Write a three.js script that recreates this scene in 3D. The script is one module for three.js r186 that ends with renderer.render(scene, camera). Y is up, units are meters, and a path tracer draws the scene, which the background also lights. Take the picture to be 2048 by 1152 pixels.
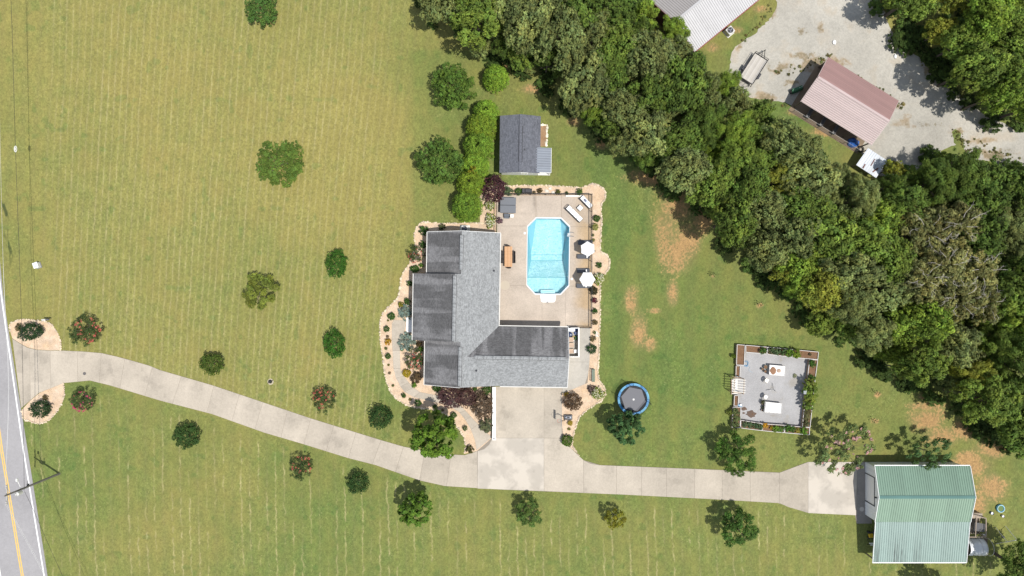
import * as THREE from 'three';
import { mergeGeometries } from 'three/addons/utils/BufferGeometryUtils.js';
import { RoundedBoxGeometry } from 'three/addons/geometries/RoundedBoxGeometry.js';

// ---------- camera, sky, sun, exposure ----------
const CH = 95, F = 1420;                       // camera height above the lawn (m); focal length in pixels of the 2048 px wide photo
const scene = new THREE.Scene();
const camera = new THREE.PerspectiveCamera(2 * Math.atan(576 / F) * 180 / Math.PI, 16 / 9, 1, 5000);
camera.position.set(0, CH, 0);
camera.up.set(0, 0, -1);
camera.lookAt(0, 0, 0);
const renderer = new THREE.WebGLRenderer({ antialias: true });
renderer.toneMapping = THREE.LinearToneMapping;
renderer.toneMappingExposure = 1.13;
renderer.shadowMap.enabled = true;
{
  const W = 256, H = 128, d = new Float32Array(W * H * 4);
  for (let y = 0; y < H; y++) {
    const e = ((y + 0.5) / H - 0.5) * Math.PI, t = Math.max(0, Math.sin(e));
    const k = Math.pow(t, 0.55);
    for (let x = 0; x < W; x++) {
      const o = (y * W + x) * 4;
      d[o] = 0.66 + (0.30 - 0.66) * k; d[o + 1] = 0.70 + (0.36 - 0.70) * k; d[o + 2] = 0.74 + (0.48 - 0.74) * k; d[o + 3] = 1;
    }
  }
  const t = new THREE.DataTexture(d, W, H, THREE.RGBAFormat, THREE.FloatType);
  t.mapping = THREE.EquirectangularReflectionMapping; t.magFilter = THREE.LinearFilter; t.needsUpdate = true;
  scene.background = t; scene.environment = t;
}
const sun = new THREE.DirectionalLight(new THREE.Color(1, 0.955, 0.88), 4.1);
sun.name = 'sun';
sun.position.set(0.326 * 120, 120, 0.21 * 120);
sun.target.position.set(0, 0, 0);
sun.castShadow = true;
Object.assign(sun.shadow.camera, { left: -90, right: 90, top: 70, bottom: -70, near: 1, far: 260 });
sun.shadow.mapSize.set(4096, 4096);
scene.add(sun, sun.target);

// ---------- helpers ----------
const V = (x, y, z) => new THREE.Vector3(x, y, z);
const gx = (px, h = 0) => (px - 1024) / F * (CH - h), gz = (py, h = 0) => (py - 576) / F * (CH - h);
const P = (px, py, h = 0, y = 0) => V(gx(px, h), y, gz(py, h));        // place on the ground under what is seen at height h
const M_PX = CH / F;                                                    // metres per pixel on the ground
function rngOf(s) { let a = (s * 2654435761) >>> 0; return () => { a = (a + 0x6d2b79f5) | 0; let t = Math.imul(a ^ (a >>> 15), 1 | a); t = (t + Math.imul(t ^ (t >>> 7), 61 | t)) ^ t; return ((t ^ (t >>> 14)) >>> 0) / 4294967296; }; }
const clamp = (x, a = 0, b = 1) => Math.min(b, Math.max(a, x)), lerp = (a, b, t) => a + (b - a) * t;
const sstep = (a, b, x) => { const t = clamp((x - a) / (b - a)); return t * t * (3 - 2 * t); };
const mat = (rgb, roughness = 0.9, o = {}) => { const m = new THREE.MeshStandardMaterial({ roughness, metalness: 0, ...o }); m.color.setRGB(...rgb); return m; };
const pmat = (rgb, roughness = 0.9, o = {}) => { const m = new THREE.MeshPhysicalMaterial({ roughness, metalness: 0, ...o }); m.color.setRGB(...rgb); return m; };
const taken = {};
const numbered = (n) => { const k = taken[n] = (taken[n] ?? -1) + 1; return k ? `${n}_${String(k).padStart(3, '0')}` : n; };
function tag(o, label, category, group) { o.userData = { label, category }; if (group) o.userData.group = group; return o; }
function thing(name, label, category, pos, turn = 0, group) {
  const o = new THREE.Group(); o.name = numbered(name); scene.add(o);
  if (pos) o.position.copy(pos); o.rotation.y = turn;
  return tag(o, label, category, group);
}
const shade = (m) => { m.castShadow = m.receiveShadow = true; return m; };
function part(parent, name, geo, material) {
  const m = shade(new THREE.Mesh(Array.isArray(geo) ? mg(geo) : geo, material)); m.name = name; parent.add(m); return m;
}
function struct(name, geo, material) { const m = shade(new THREE.Mesh(Array.isArray(geo) ? mg(geo) : geo, material)); m.name = numbered(name); m.userData.kind = 'structure'; scene.add(m); return m; }
function structGroup(name) { const g = new THREE.Group(); g.name = numbered(name); g.userData.kind = 'structure'; scene.add(g); return g; }
function mg(list) {
  return mergeGeometries(list.map((g) => { g = g.index ? g.toNonIndexed() : g; for (const k of Object.keys(g.attributes)) if (!['position', 'normal', 'uv'].includes(k)) g.deleteAttribute(k); return g; }));
}
const box = (w, h, d, x = 0, y = 0, z = 0) => new THREE.BoxGeometry(w, h, d).translate(x, y, z);
const rbox = (w, h, d, x = 0, y = 0, z = 0, r = 0.03) => new RoundedBoxGeometry(w, h, d, 2, Math.min(r, w / 2.1, h / 2.1, d / 2.1)).translate(x, y, z);
const cyl = (r0, r1, h, x = 0, y = 0, z = 0, n = 16) => new THREE.CylinderGeometry(r1, r0, h, n).translate(x, y + h / 2, z);   // r0 below, r1 above
function bar(a, b, r, n = 8, r1 = r) {
  const d = b.clone().sub(a), g = new THREE.CylinderGeometry(r1, r, d.length(), n);
  g.applyQuaternion(new THREE.Quaternion().setFromUnitVectors(V(0, 1, 0), d.normalize()));
  return g.translate((a.x + b.x) / 2, (a.y + b.y) / 2, (a.z + b.z) / 2);
}
function beam(a, b, w, h) {   // box from a to b, h upright
  const d = b.clone().sub(a), L = d.length(), g = new THREE.BoxGeometry(L, h, w);
  const m = new THREE.Matrix4(), x = d.normalize(), z = V(0, 1, 0).cross(x).lengthSq() < 1e-6 ? V(0, 0, 1) : V().crossVectors(x, V(0, 1, 0)).normalize(), y = V().crossVectors(z, x);
  m.makeBasis(x, y, z); g.applyMatrix4(m);
  return g.translate((a.x + b.x) / 2, (a.y + b.y) / 2, (a.z + b.z) / 2);
}
const tube = (pts, r, n = 6, seg = 6) => new THREE.TubeGeometry(new THREE.CatmullRomCurve3(pts), Math.max(8, pts.length * seg), r, n);
// polygon in world x, z; a slab from y0 to y1
function slab(pts, y0, y1, bevel = 0) {
  const s = new THREE.Shape(pts.map((p) => new THREE.Vector2(p.x, -p.z)));
  const g = new THREE.ExtrudeGeometry(s, { depth: y1 - y0 - 2 * bevel, bevelEnabled: bevel > 0, bevelSize: bevel, bevelOffset: -bevel, bevelThickness: bevel, bevelSegments: 1, steps: 1 });
  return g.rotateX(-Math.PI / 2).translate(0, y0 + bevel, 0);
}
const pxs = (list, h = 0) => list.map(([x, y]) => P(x, y, h));
const shrink = (pts, d) => { const c = pts.reduce((a, p) => a.add(p), V(0, 0, 0)).multiplyScalar(1 / pts.length); return pts.map((p) => p.clone().add(c.clone().sub(p).normalize().multiplyScalar(d))); };
function smoothLoop(pts, seg = 4) { const c = new THREE.CatmullRomCurve3(pts, true, 'centripetal'); return c.getPoints(pts.length * seg).slice(0, -1); }

// ---------- noise and textures ----------
const NT = new Float32Array(65536); { const r = rngOf(77); for (let i = 0; i < 65536; i++) NT[i] = r(); }
function vn(x, y) {
  const ix = Math.floor(x), iy = Math.floor(y); let fx = x - ix, fy = y - iy; fx = fx * fx * (3 - 2 * fx); fy = fy * fy * (3 - 2 * fy);
  const a = ix & 255, b = (ix + 1) & 255, c = (iy & 255) << 8, d = ((iy + 1) & 255) << 8;
  const t0 = NT[a + c], t1 = NT[b + c], t2 = NT[a + d], t3 = NT[b + d];
  return t0 + (t1 - t0) * fx + (t2 - t0 + (t0 - t1 - t2 + t3) * fx) * fy;
}
const fbm = (x, y, n = 4) => { let s = 0, a = 0.5, t = 0; for (let i = 0; i < n; i++) { s += a * vn(x, y); t += a; a *= 0.5; x = x * 2.03 + 17.3; y = y * 2.03 + 9.1; } return s / t; };
// tileable: n cells per side
function tn(u, v, n, o = 0) {
  const x = u * n, y = v * n, ix = Math.floor(x), iy = Math.floor(y); let fx = x - ix, fy = y - iy; fx = fx * fx * (3 - 2 * fx); fy = fy * fy * (3 - 2 * fy);
  const m = (k) => ((k % n) + n) % n, H = (i, j) => NT[((m(i) * 7 + o * 31) & 255) + (((m(j) * 13 + o * 57 + ((m(i) >> 3) * 5)) & 255) << 8)];
  return lerp(lerp(H(ix, iy), H(ix + 1, iy), fx), lerp(H(ix, iy + 1), H(ix + 1, iy + 1), fx), fy);
}
const tf = (u, v, n, oct = 4, o = 0) => { let s = 0, a = 0.5, t = 0; for (let i = 0; i < oct; i++) { s += a * tn(u, v, n, o + i); t += a; a *= 0.55; n *= 2; } return s / t; };
const SR = new Uint8Array(4097); for (let i = 0; i <= 4096; i++) { const c = i / 4096; SR[i] = Math.round(255 * (c <= 0.0031308 ? 12.92 * c : 1.055 * Math.pow(c, 1 / 2.4) - 0.055)); }
const sr = (c) => SR[Math.round(clamp(c) * 4096)];
function texture(W, H, fn, { srgb = true, wrap = true } = {}) {      // fn(u, v, out): linear colour out; v runs up
  const d = new Uint8Array(W * H * 4), o = [0, 0, 0];
  for (let y = 0, i = 0; y < H; y++) for (let x = 0; x < W; x++, i += 4) {
    fn((x + 0.5) / W, (y + 0.5) / H, o);
    if (srgb) { d[i] = sr(o[0]); d[i + 1] = sr(o[1]); d[i + 2] = sr(o[2]); } else { d[i] = clamp(o[0]) * 255; d[i + 1] = clamp(o[1]) * 255; d[i + 2] = clamp(o[2]) * 255; }
    d[i + 3] = 255;
  }
  const t = new THREE.DataTexture(d, W, H, THREE.RGBAFormat);
  t.magFilter = THREE.LinearFilter; t.minFilter = THREE.LinearMipmapLinearFilter; t.generateMipmaps = true;
  if (wrap) t.wrapS = t.wrapT = THREE.RepeatWrapping;
  if (srgb) t.colorSpace = THREE.SRGBColorSpace;
  t.needsUpdate = true; return t;
}
const tiled = (t, metres) => { const c = t.clone(); c.repeat.set(1 / metres, 1 / metres); c.needsUpdate = true; return c; };
const gray = (fn) => (u, v, o) => { o[0] = o[1] = o[2] = fn(u, v); };
const multi = (base, fn) => (u, v, o) => { const k = fn(u, v); o[0] = base[0] * k; o[1] = base[1] * k; o[2] = base[2] * k; };
const noiseBump = texture(512, 512, gray((u, v) => 0.5 * tf(u, v, 24, 4) + 0.5 * tn(u, v, 170, 5)), { srgb: false });
// ---------- the ground: lawn colours laid out on the real place (metres), grass in patches, mown rows, bare clay ----------
const GW = 72, GD = 43;                                    // half extents of the close ground
const inPoly = (x, y, pts) => { let c = false; for (let i = 0, j = pts.length - 1; i < pts.length; j = i++) { const [xi, yi] = pts[i], [xj, yj] = pts[j]; if ((yi > y) !== (yj > y) && x < (xj - xi) * (y - yi) / (yj - yi) + xi) c = !c; } return c; };
const polyDist = (x, y, pts) => { let d = 1e9; for (let i = 0, j = pts.length - 1; i < pts.length; j = i++) { const ax = pts[j][0], ay = pts[j][1], bx = pts[i][0] - ax, by = pts[i][1] - ay, t = clamp(((x - ax) * bx + (y - ay) * by) / (bx * bx + by * by)); d = Math.min(d, Math.hypot(x - ax - bx * t, y - ay - by * t)); } return d; };
const driveLow = [[43, 816], [78, 786], [128, 766], [180, 761], [221, 771], [320, 801], [424, 828], [528, 865], [606, 888], [696, 916], [751, 930], [840, 961], [890, 972], [1000, 979], [1244, 989], [1420, 998], [1556, 1006], [1613, 1025], [1712, 1032]];
const driveTop = [[25, 677], [39, 686], [55, 695], [73, 699.5], [99, 701], [125, 701], [167, 703], [203, 706], [234, 713], [260, 720], [300, 731.5], [320, 740], [424, 770], [528, 805], [620, 836], [720, 867], [762, 880], [807, 893], [832, 898], [896, 908.5], [929, 910], [954, 902]];
const yOn = (line, x) => { for (let i = 1; i < line.length; i++) if (x <= line[i][0]) { const [a, b] = line[i - 1], [c, d] = line[i]; return b + (d - b) * clamp((x - a) / (c - a)); } return line[line.length - 1][1]; };
const CLAY = [[1362, 492, 36, 52], [1350, 418, 34, 36], [1300, 352, 46, 15], [1275, 665, 20, 40], [1346, 590, 14, 30], [1312, 622, 14, 6], [1148, 243, 14, 10], [1205, 285, 12, 14], [1066, 178, 26, 12], [1012, 128, 26, 14], [1850, 842, 34, 26], [1880, 875, 36, 22], [1945, 930, 40, 26], [1982, 975, 34, 34], [1960, 1010, 20, 26], [1845, 792, 10, 8], [1930, 860, 30, 20], [1425, 95, 16, 12], [1470, 60, 20, 8], [1520, 18, 18, 8], [1600, 225, 26, 7], [1655, 262, 30, 8], [1850, 812, 30, 10], [1990, 900, 40, 20], [1427, 553, 5, 5], [1520, 611, 6, 5], [1755, 789, 6, 5], [1750, 843, 6, 5], [1405, 440, 22, 26], [1330, 470, 24, 60], [1262, 600, 14, 30], [1300, 690, 14, 16]];
const TAN = [[650, 300, 120, 130, .8], [690, 200, 110, 90, .5], [560, 110, 160, 90, .35], [640, 420, 120, 100, .45], [760, 480, 70, 120, .4], [420, 420, 160, 160, .25], [740, 600, 70, 120, .35], [600, 700, 200, 90, .3], [1000, 160, 60, 40, .5], [1110, 230, 60, 40, .4], [1560, 660, 70, 18, .5], [1480, 890, 60, 8, .6], [300, 1090, 150, 60, .5], [480, 960, 60, 50, .5], [1100, 1060, 500, 60, .25], [1980, 1040, 60, 60, .6], [1400, 450, 80, 80, .25], [160, 720, 60, 30, .3]];
const LUSH = [[1230, 470, 26, 120, .8], [1225, 690, 24, 90, .7], [1490, 60, 40, 40, 1.0], [1560, 205, 40, 30, .9], [1600, 240, 40, 20, .9], [800, 790, 50, 40, .8], [1520, 760, 300, 90, .35], [1560, 700, 30, 60, .3], [820, 120, 70, 80, .45], [1210, 330, 60, 30, .6], [150, 760, 90, 30, .5], [150, 960, 100, 80, .4], [1700, 1060, 100, 50, .45], [1820, 880, 60, 40, .6], [910, 880, 30, 30, .9], [760, 720, 40, 60, .35], [20, 300, 40, 260, .4], [540, 945, 30, 30, .5]];
const blob = (x, y, [cx, cy, sx, sy]) => Math.exp(-(((x - cx) / sx) ** 2 + ((y - cy) / sy) ** 2));
const LT = 256, layTan = new Float32Array(LT * LT), layLush = new Float32Array(LT * LT), layClay = new Float32Array(LT * LT), laySide = new Float32Array(LT * LT);
for (let j = 0; j < LT; j++) for (let i = 0; i < LT; i++) {            // slow blobs once on a coarse grid
  const x = i / (LT - 1) * (2 * GW / M_PX) + 1024 - GW / M_PX, y = j / (LT - 1) * (2 * GD / M_PX) + 576 - GD / M_PX, k = j * LT + i;
  for (const b of TAN) layTan[k] += b[4] * blob(x, y, b);
  for (const b of LUSH) layLush[k] += b[4] * blob(x, y, b);
  for (const b of CLAY) layClay[k] = Math.max(layClay[k], blob(x, y, b));
  const ly = x < 1712 ? yOn(driveLow, x) : 1120;
  let s = 0;                                                            // 0: big front lawn, 1: beyond the drive, 2: behind the house
  if (x > 20 && y > ly) s = 1; else if (x > 1000 && y > 110) s = 2; else if (x > 830 && y > 100 && y < 450) s = 1.6;
  laySide[k] = s;
}
for (let pass = 0; pass < 3; pass++) { const c = laySide.slice(); for (let j = 1; j < LT - 1; j++) for (let i = 1; i < LT - 1; i++) { const k = j * LT + i; laySide[k] = (c[k] * 2 + c[k - 1] + c[k + 1] + c[k - LT] + c[k + LT]) / 6; } }
const lay = (a, x, y) => { const u = clamp((x - 1024 + GW / M_PX) / (2 * GW / M_PX)) * (LT - 1.001), v = clamp((y - 576 + GD / M_PX) / (2 * GD / M_PX)) * (LT - 1.001), i = u | 0, j = v | 0, k = j * LT + i; return lerp(lerp(a[k], a[k + 1], u - i), lerp(a[k + LT], a[k + LT + 1], u - i), v - j); };
function lawnColour(wx, wz, o) {
  const x = wx / M_PX + 1024, y = wz / M_PX + 576;
  const big = fbm(wx * 0.045 + 31, wz * 0.04 + 12, 3), mid = fbm(wx * 0.33 + 5, wz * 0.3, 3), fine = vn(wx * 5.1, wz * 4.3), grit = vn(wx * 14.7 + 3, wz * 13.1);
  const side = lay(laySide, x, y);
  let green = lerp(0.36, 0.74, sstep(0, 1, side));
  green += (big - 0.5) * 1.0 + (mid - 0.5) * 0.65 + (fbm(wx * 1.1 + 20, wz * 0.8, 2) - 0.5) * 0.45 - lay(layTan, x, y) * 0.55 + lay(layLush, x, y) * 0.7;
  green = clamp(green, -0.15, 1.25);
  let r = lerp(0.246, 0.142, green), g = lerp(0.222, 0.176, green), b = lerp(0.064, 0.044, green);
  // rows left by the mower
  let line = 0;
  const front = 1 - sstep(0.05, 0.5, side), south = sstep(0.6, 0.95, side) * (1 - sstep(1.05, 1.4, side)), back = sstep(1.3, 1.7, side);
  if (front > 0.02 || south > 0.02) {
    const n = front > south;
    const u = (n ? x + (y - 400) * (0.065 + 0.00008 * (x - 350)) : x - (y - 1000) * 0.03) + (n ? 5 : 9) * fbm(wx * 0.05, wz * 0.10, 2) + (n ? 1.2 : 3.0) * vn(wx * 0.3, wz * 1.1) + (n ? 1 : 2.6) * vn(wx * 2, wz * 3.1 + 9);
    const sp = n ? 12.6 : 17.2, c = u / sp, id = Math.floor(c), f = Math.abs(c - id - 0.5) * sp, wv = vn(id * 7.31, wz * 0.13 + id * 3.1);
    const on = (n ? 0.6 + 0.4 * sstep(0.35, 0.9, wv) : 0.15 + 0.85 * sstep(0.3, 0.75, wv)) * (n ? 0.45 + 0.55 * sstep(0.15, 0.75, vn(id * 3.3 + 50, wz * 1.3)) : sstep(0.1, 0.7, vn(id * 3.3 + 50, wz * 1.3))) * (0.35 + 0.65 * vn(wx * 9, wz * 4 + 30));
    const core = 1 - sstep(0.2, n ? 1.5 : 1.9, f), halo = 1 - sstep(0.5, 4.5, f);
    line = on * (core * (n ? 0.52 : 0.62) + halo * (n ? 0.24 : 0.16)) * (n ? front * (sstep(850, 690, x) * 0.85 + 0.1) : south * sstep(0, 18, y - (x < 1712 ? yOn(driveLow, x) : 1060) - 12));
    if (n) line *= sstep(60, 140, x);
    const band = Math.sin(u / sp * Math.PI) * 0.03; r *= 1 + band; g *= 1 + band;
  }
  if (back > 0.02) { const band = back * Math.sin((x + y * 0.03 + 5 * fbm(wx * 0.1, wz * 0.1, 2)) / 7.5) * 0.05 * sstep(0.35, 0.65, big); r *= 1 + band; g *= 1 + band * 0.8; }
  const speck = sstep(0.86, 0.97, grit) * sstep(0.35, 0.7, mid) * 0.5;
  line = clamp(line + speck);
  r = lerp(r, 0.42, line); g = lerp(g, 0.365, line); b = lerp(b, 0.18, line);
  const weed = sstep(0.72, 0.86, fbm(wx * 0.8 + 90, wz * 0.75, 2)) * 0.45;
  r *= 1 - 0.45 * weed; g *= 1 - 0.2 * weed; b *= 1 - 0.3 * weed;
  // bare clay
  const cl = lay(layClay, x, y), halo_ = clamp(sstep(0.10, 0.7, cl + (mid - 0.5) * 0.7)) * 0.6; r = lerp(r, 0.31, halo_); g = lerp(g, 0.232, halo_); b = lerp(b, 0.105, halo_);
  const dirt = clamp(0.85 * sstep(0.03, 0.2, cl) * sstep(0.34, 0.82, cl * 0.95 + (mid - 0.5) * 1.25 + (fine - 0.5) * 0.6 + (grit - 0.5) * 0.3));
  r = lerp(r, 0.40 + (grit - .5) * 0.08, dirt * 0.92); g = lerp(g, 0.235 + (grit - .5) * 0.05, dirt * 0.92); b = lerp(b, 0.105, dirt * 0.92);
  // dark ditch by the road
  const dx = x - 8 - (y - 400) * 0.1 - 3 * Math.sin(y * 0.09);
  if (y > 395 && y < 560) { const d = (1 - sstep(1.5, 5, Math.abs(dx))) * sstep(395, 410, y) * sstep(560, 480, y) * sstep(0.3, 0.6, vn(wx * 3, wz * 1.2)); r *= 1 - 0.7 * d; g *= 1 - 0.62 * d; b *= 1 - 0.6 * d; }
  const k = 0.78 + 0.30 * fine * (0.5 + 0.9 * mid) + 0.34 * (grit - 0.38) + 0.16 * (vn(wx * 27, wz * 24) - 0.5);
  o[0] = r * k; o[1] = g * k; o[2] = b * k;
}
const lawnTex = (x0) => texture(2048, 2048, (u, v, o) => lawnColour(x0 + u * GW, GD - v * 2 * GD, o), { wrap: false });
const lawnMat = (t) => { const b = noiseBump.clone(); b.repeat.set(GW / 9, 2 * GD / 9); b.needsUpdate = true; return new THREE.MeshStandardMaterial({ map: t, roughness: 1, bumpMap: b, bumpScale: 0.05 }); };
const farTex = texture(512, 512, (u, v, o) => { const k = tf(u, v, 8, 5), s = tn(u, v, 128, 9); o[0] = lerp(0.24, 0.13, k) * (0.8 + 0.4 * s); o[1] = lerp(0.215, 0.16, k) * (0.8 + 0.4 * s); o[2] = lerp(0.075, 0.042, k) * (0.8 + 0.4 * s); });
const poolPx = [[1072, 434.3], [1122.8, 435], [1140.3, 452.5], [1138.4, 572.3], [1121.5, 590], [1070, 589.5], [1052.8, 571], [1054, 452]];
const poolPts = pxs(poolPx);
{
  const pos = [], uv = [], groups = [];
  const put = (outer, holes, uvf) => {
    const a = outer.map(([x, z]) => new THREE.Vector2(x, -z)), hs = holes.map((h) => h.map(([x, z]) => new THREE.Vector2(x, -z)));
    if (THREE.ShapeUtils.isClockWise(a)) a.reverse();
    for (const h of hs) if (!THREE.ShapeUtils.isClockWise(h)) h.reverse();
    const all = a.concat(...hs), start = pos.length / 3;
    for (const f of THREE.ShapeUtils.triangulateShape(a, hs)) for (const k of f) { const p = all[k]; pos.push(p.x, 0, -p.y); uv.push(...uvf(p.x, -p.y)); }
    groups.push([start, pos.length / 3 - start]);
  };
  put([[-GW, -GD], [0, -GD], [0, GD], [-GW, GD]], [], (x, z) => [(x + GW) / GW, (GD - z) / (2 * GD)]);
  put([[0, -GD], [GW, -GD], [GW, GD], [0, GD]], [poolPts.map((p) => [p.x, p.z])], (x, z) => [x / GW, (GD - z) / (2 * GD)]);
  const B = 2200; put([[-B, -B], [B, -B], [B, B], [-B, B]], [[[-GW, -GD], [GW, -GD], [GW, GD], [-GW, GD]]], (x, z) => [x / 40, z / 40]);
  const g = new THREE.BufferGeometry();
  g.setAttribute('position', new THREE.Float32BufferAttribute(pos, 3)); g.setAttribute('uv', new THREE.Float32BufferAttribute(uv, 2)); g.computeVertexNormals();
  groups.forEach(([a, n], i) => g.addGroup(a, n, i));
  struct('ground', g, [lawnMat(lawnTex(-GW)), lawnMat(lawnTex(0)), new THREE.MeshStandardMaterial({ map: farTex, roughness: 1 })]);
}

// ---------- surface materials ----------
const concTex = texture(1024, 1024, gray((u, v) => 0.80 + 0.28 * (tf(u, v, 5, 5) - 0.5) + 0.10 * (tn(u, v, 90, 3) - 0.5) + 0.08 * (tn(u, v, 340, 4) - 0.5) - 0.10 * sstep(0.58, 0.8, tf(u, v, 9, 3, 7)) - 0.10 * sstep(0.6, 0.9, tn(u * 1.0, 0.5, 9, 3)) * tn(u, v, 7, 9)));
const conc = [1, 0.96, 1.04, 0.93, 1.0, 1.02].map((k, i) => { const t = tiled(concTex, 11 + i); t.offset.set(i * 0.37, i * 0.21); return mat([0.55 * k, 0.485 * k, 0.40 * k], 0.9, { map: t, bumpMap: tiled(noiseBump, 3), bumpScale: 0.006 }); });
const freshTex = texture(1024, 1024, gray((u, v) => { const s = tf(u + 0.06 * tn(u, v, 6, 2), v * 1 + u * 0, 4, 5); return 0.80 + 0.30 * sstep(0.3, 0.7, s) - 0.07 * sstep(0.6, 0.75, tf(u, v, 12, 4, 3)) + 0.06 * (tn(u, v, 300, 4) - 0.5); }));
const concFresh = mat([0.52, 0.47, 0.405], 0.85, { map: tiled(freshTex, 7) });
const jointMat = mat([0.26, 0.225, 0.185], 1);
const asphalt = mat([0.36, 0.35, 0.36], 0.95, { map: tiled(texture(1024, 1024, gray((u, v) => 0.86 + 0.22 * (tf(u, v, 3, 4) - 0.5) + 0.16 * (tn(u, v, 420, 6) - 0.5) + 0.08 * (tn(u, v, 60, 2) - 0.5))), 14), bumpMap: tiled(noiseBump, 1.2), bumpScale: 0.006 });
const gravelTex = texture(1024, 1024, (u, v, o) => { const a = tf(u, v, 6, 5), s = tn(u, v, 400, 2), w = tn(u, v, 150, 6), k = 0.80 + 0.26 * (a - 0.5) + 0.22 * (s - 0.5) + 0.14 * (w - 0.5), t = sstep(0.56, 0.74, tf(u, v, 5, 4, 11)) * 0.55; o[0] = k * lerp(1, 0.86, t); o[1] = k * lerp(0.975, 0.76, t); o[2] = k * lerp(0.945, 0.60, t); });
const gravel = mat([0.43, 0.425, 0.415], 1, { map: tiled(gravelTex, 21), bumpMap: tiled(noiseBump, 2.2), bumpScale: 0.03 });
const padGravel = mat([0.46, 0.465, 0.485], 1, { map: tiled(gravelTex, 9), bumpMap: tiled(noiseBump, 1.4), bumpScale: 0.02 });
const mulchTex = texture(1024, 1024, (u, v, o) => { const k = 0.72 + 0.34 * (tf(u, v, 10, 4) - 0.5) + 0.45 * (tn(u, v, 330, 3) - 0.5) + 0.22 * (tn(u, v, 150, 8) - 0.5), t = tf(u, v, 7, 3, 5); o[0] = k; o[1] = k * lerp(0.80, 0.70, t); o[2] = k * lerp(0.62, 0.44, t); });
const mulch = mat([0.86, 0.86, 0.86], 1, { map: tiled(mulchTex, 6), bumpMap: tiled(noiseBump, 1.5), bumpScale: 0.03 });
const stoneMat = mat([0.58, 0.49, 0.38], 0.95), white = mat([0.80, 0.80, 0.79], 0.55), offWhite = mat([0.66, 0.65, 0.62], 0.7), black = mat([0.018, 0.018, 0.02], 0.6), darkGrey = mat([0.05, 0.052, 0.06], 0.7), steel = mat([0.45, 0.46, 0.47], 0.4, { metalness: 0.7 });
const woodMat = (rgb, o = {}) => mat(rgb, 0.8, { map: tiled(woodTex, 1.2), ...o });
const woodTex = texture(256, 256, gray((u, v) => 0.78 + 0.36 * (tn(u * 0.25, v, 32, 1) * 0.6 + tn(u, v, 8, 3) * 0.4 - 0.5) + 0.1 * (tn(u, v, 120, 5) - 0.5)));

// ---------- road ----------
const roadEdge = (y) => y < 600 ? 8 + (y - 600) * 0.095 : y < 816 ? 8 + (y - 600) * 0.156 : 41.7 + (y - 816) * 0.157;
const whiteLine = (y) => y < 600 ? 4 + (y - 600) * 0.12 : y < 900 ? 4 + (y - 600) * 0.1433 : 47 + (y - 900) * 0.1647;
{
  const road = structGroup('road');
  const ys = []; for (let y = -700; y <= 1900; y += 40) ys.push(y);
  const strip = (a, b, y0, y1) => slab([...ys.map((y) => P(a(y), y)), ...ys.slice().reverse().map((y) => P(b(y), y))], y0, y1);
  part(road, 'asphalt', strip((y) => roadEdge(y) - 99, (y) => roadEdge(y) + 0.8 * Math.sin(y * 0.31), -0.1, 0.02), asphalt);
  const wl = mat([0.78, 0.78, 0.77], 0.7), yl = mat([0.72, 0.46, 0.10], 0.7);
  part(road, 'white_edge_line', strip((y) => whiteLine(y) - 1.3, (y) => whiteLine(y) + 1.3, 0.015, 0.024), wl);
  part(road, 'white_edge_line', strip((y) => whiteLine(y) - 88.5, (y) => whiteLine(y) - 86, 0.015, 0.024), wl);
  for (const o of [-45.3, -41.6]) part(road, 'yellow_centre_line', strip((y) => whiteLine(y) + o - 1.1, (y) => whiteLine(y) + o + 1.0, 0.015, 0.024), yl);
}

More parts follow.
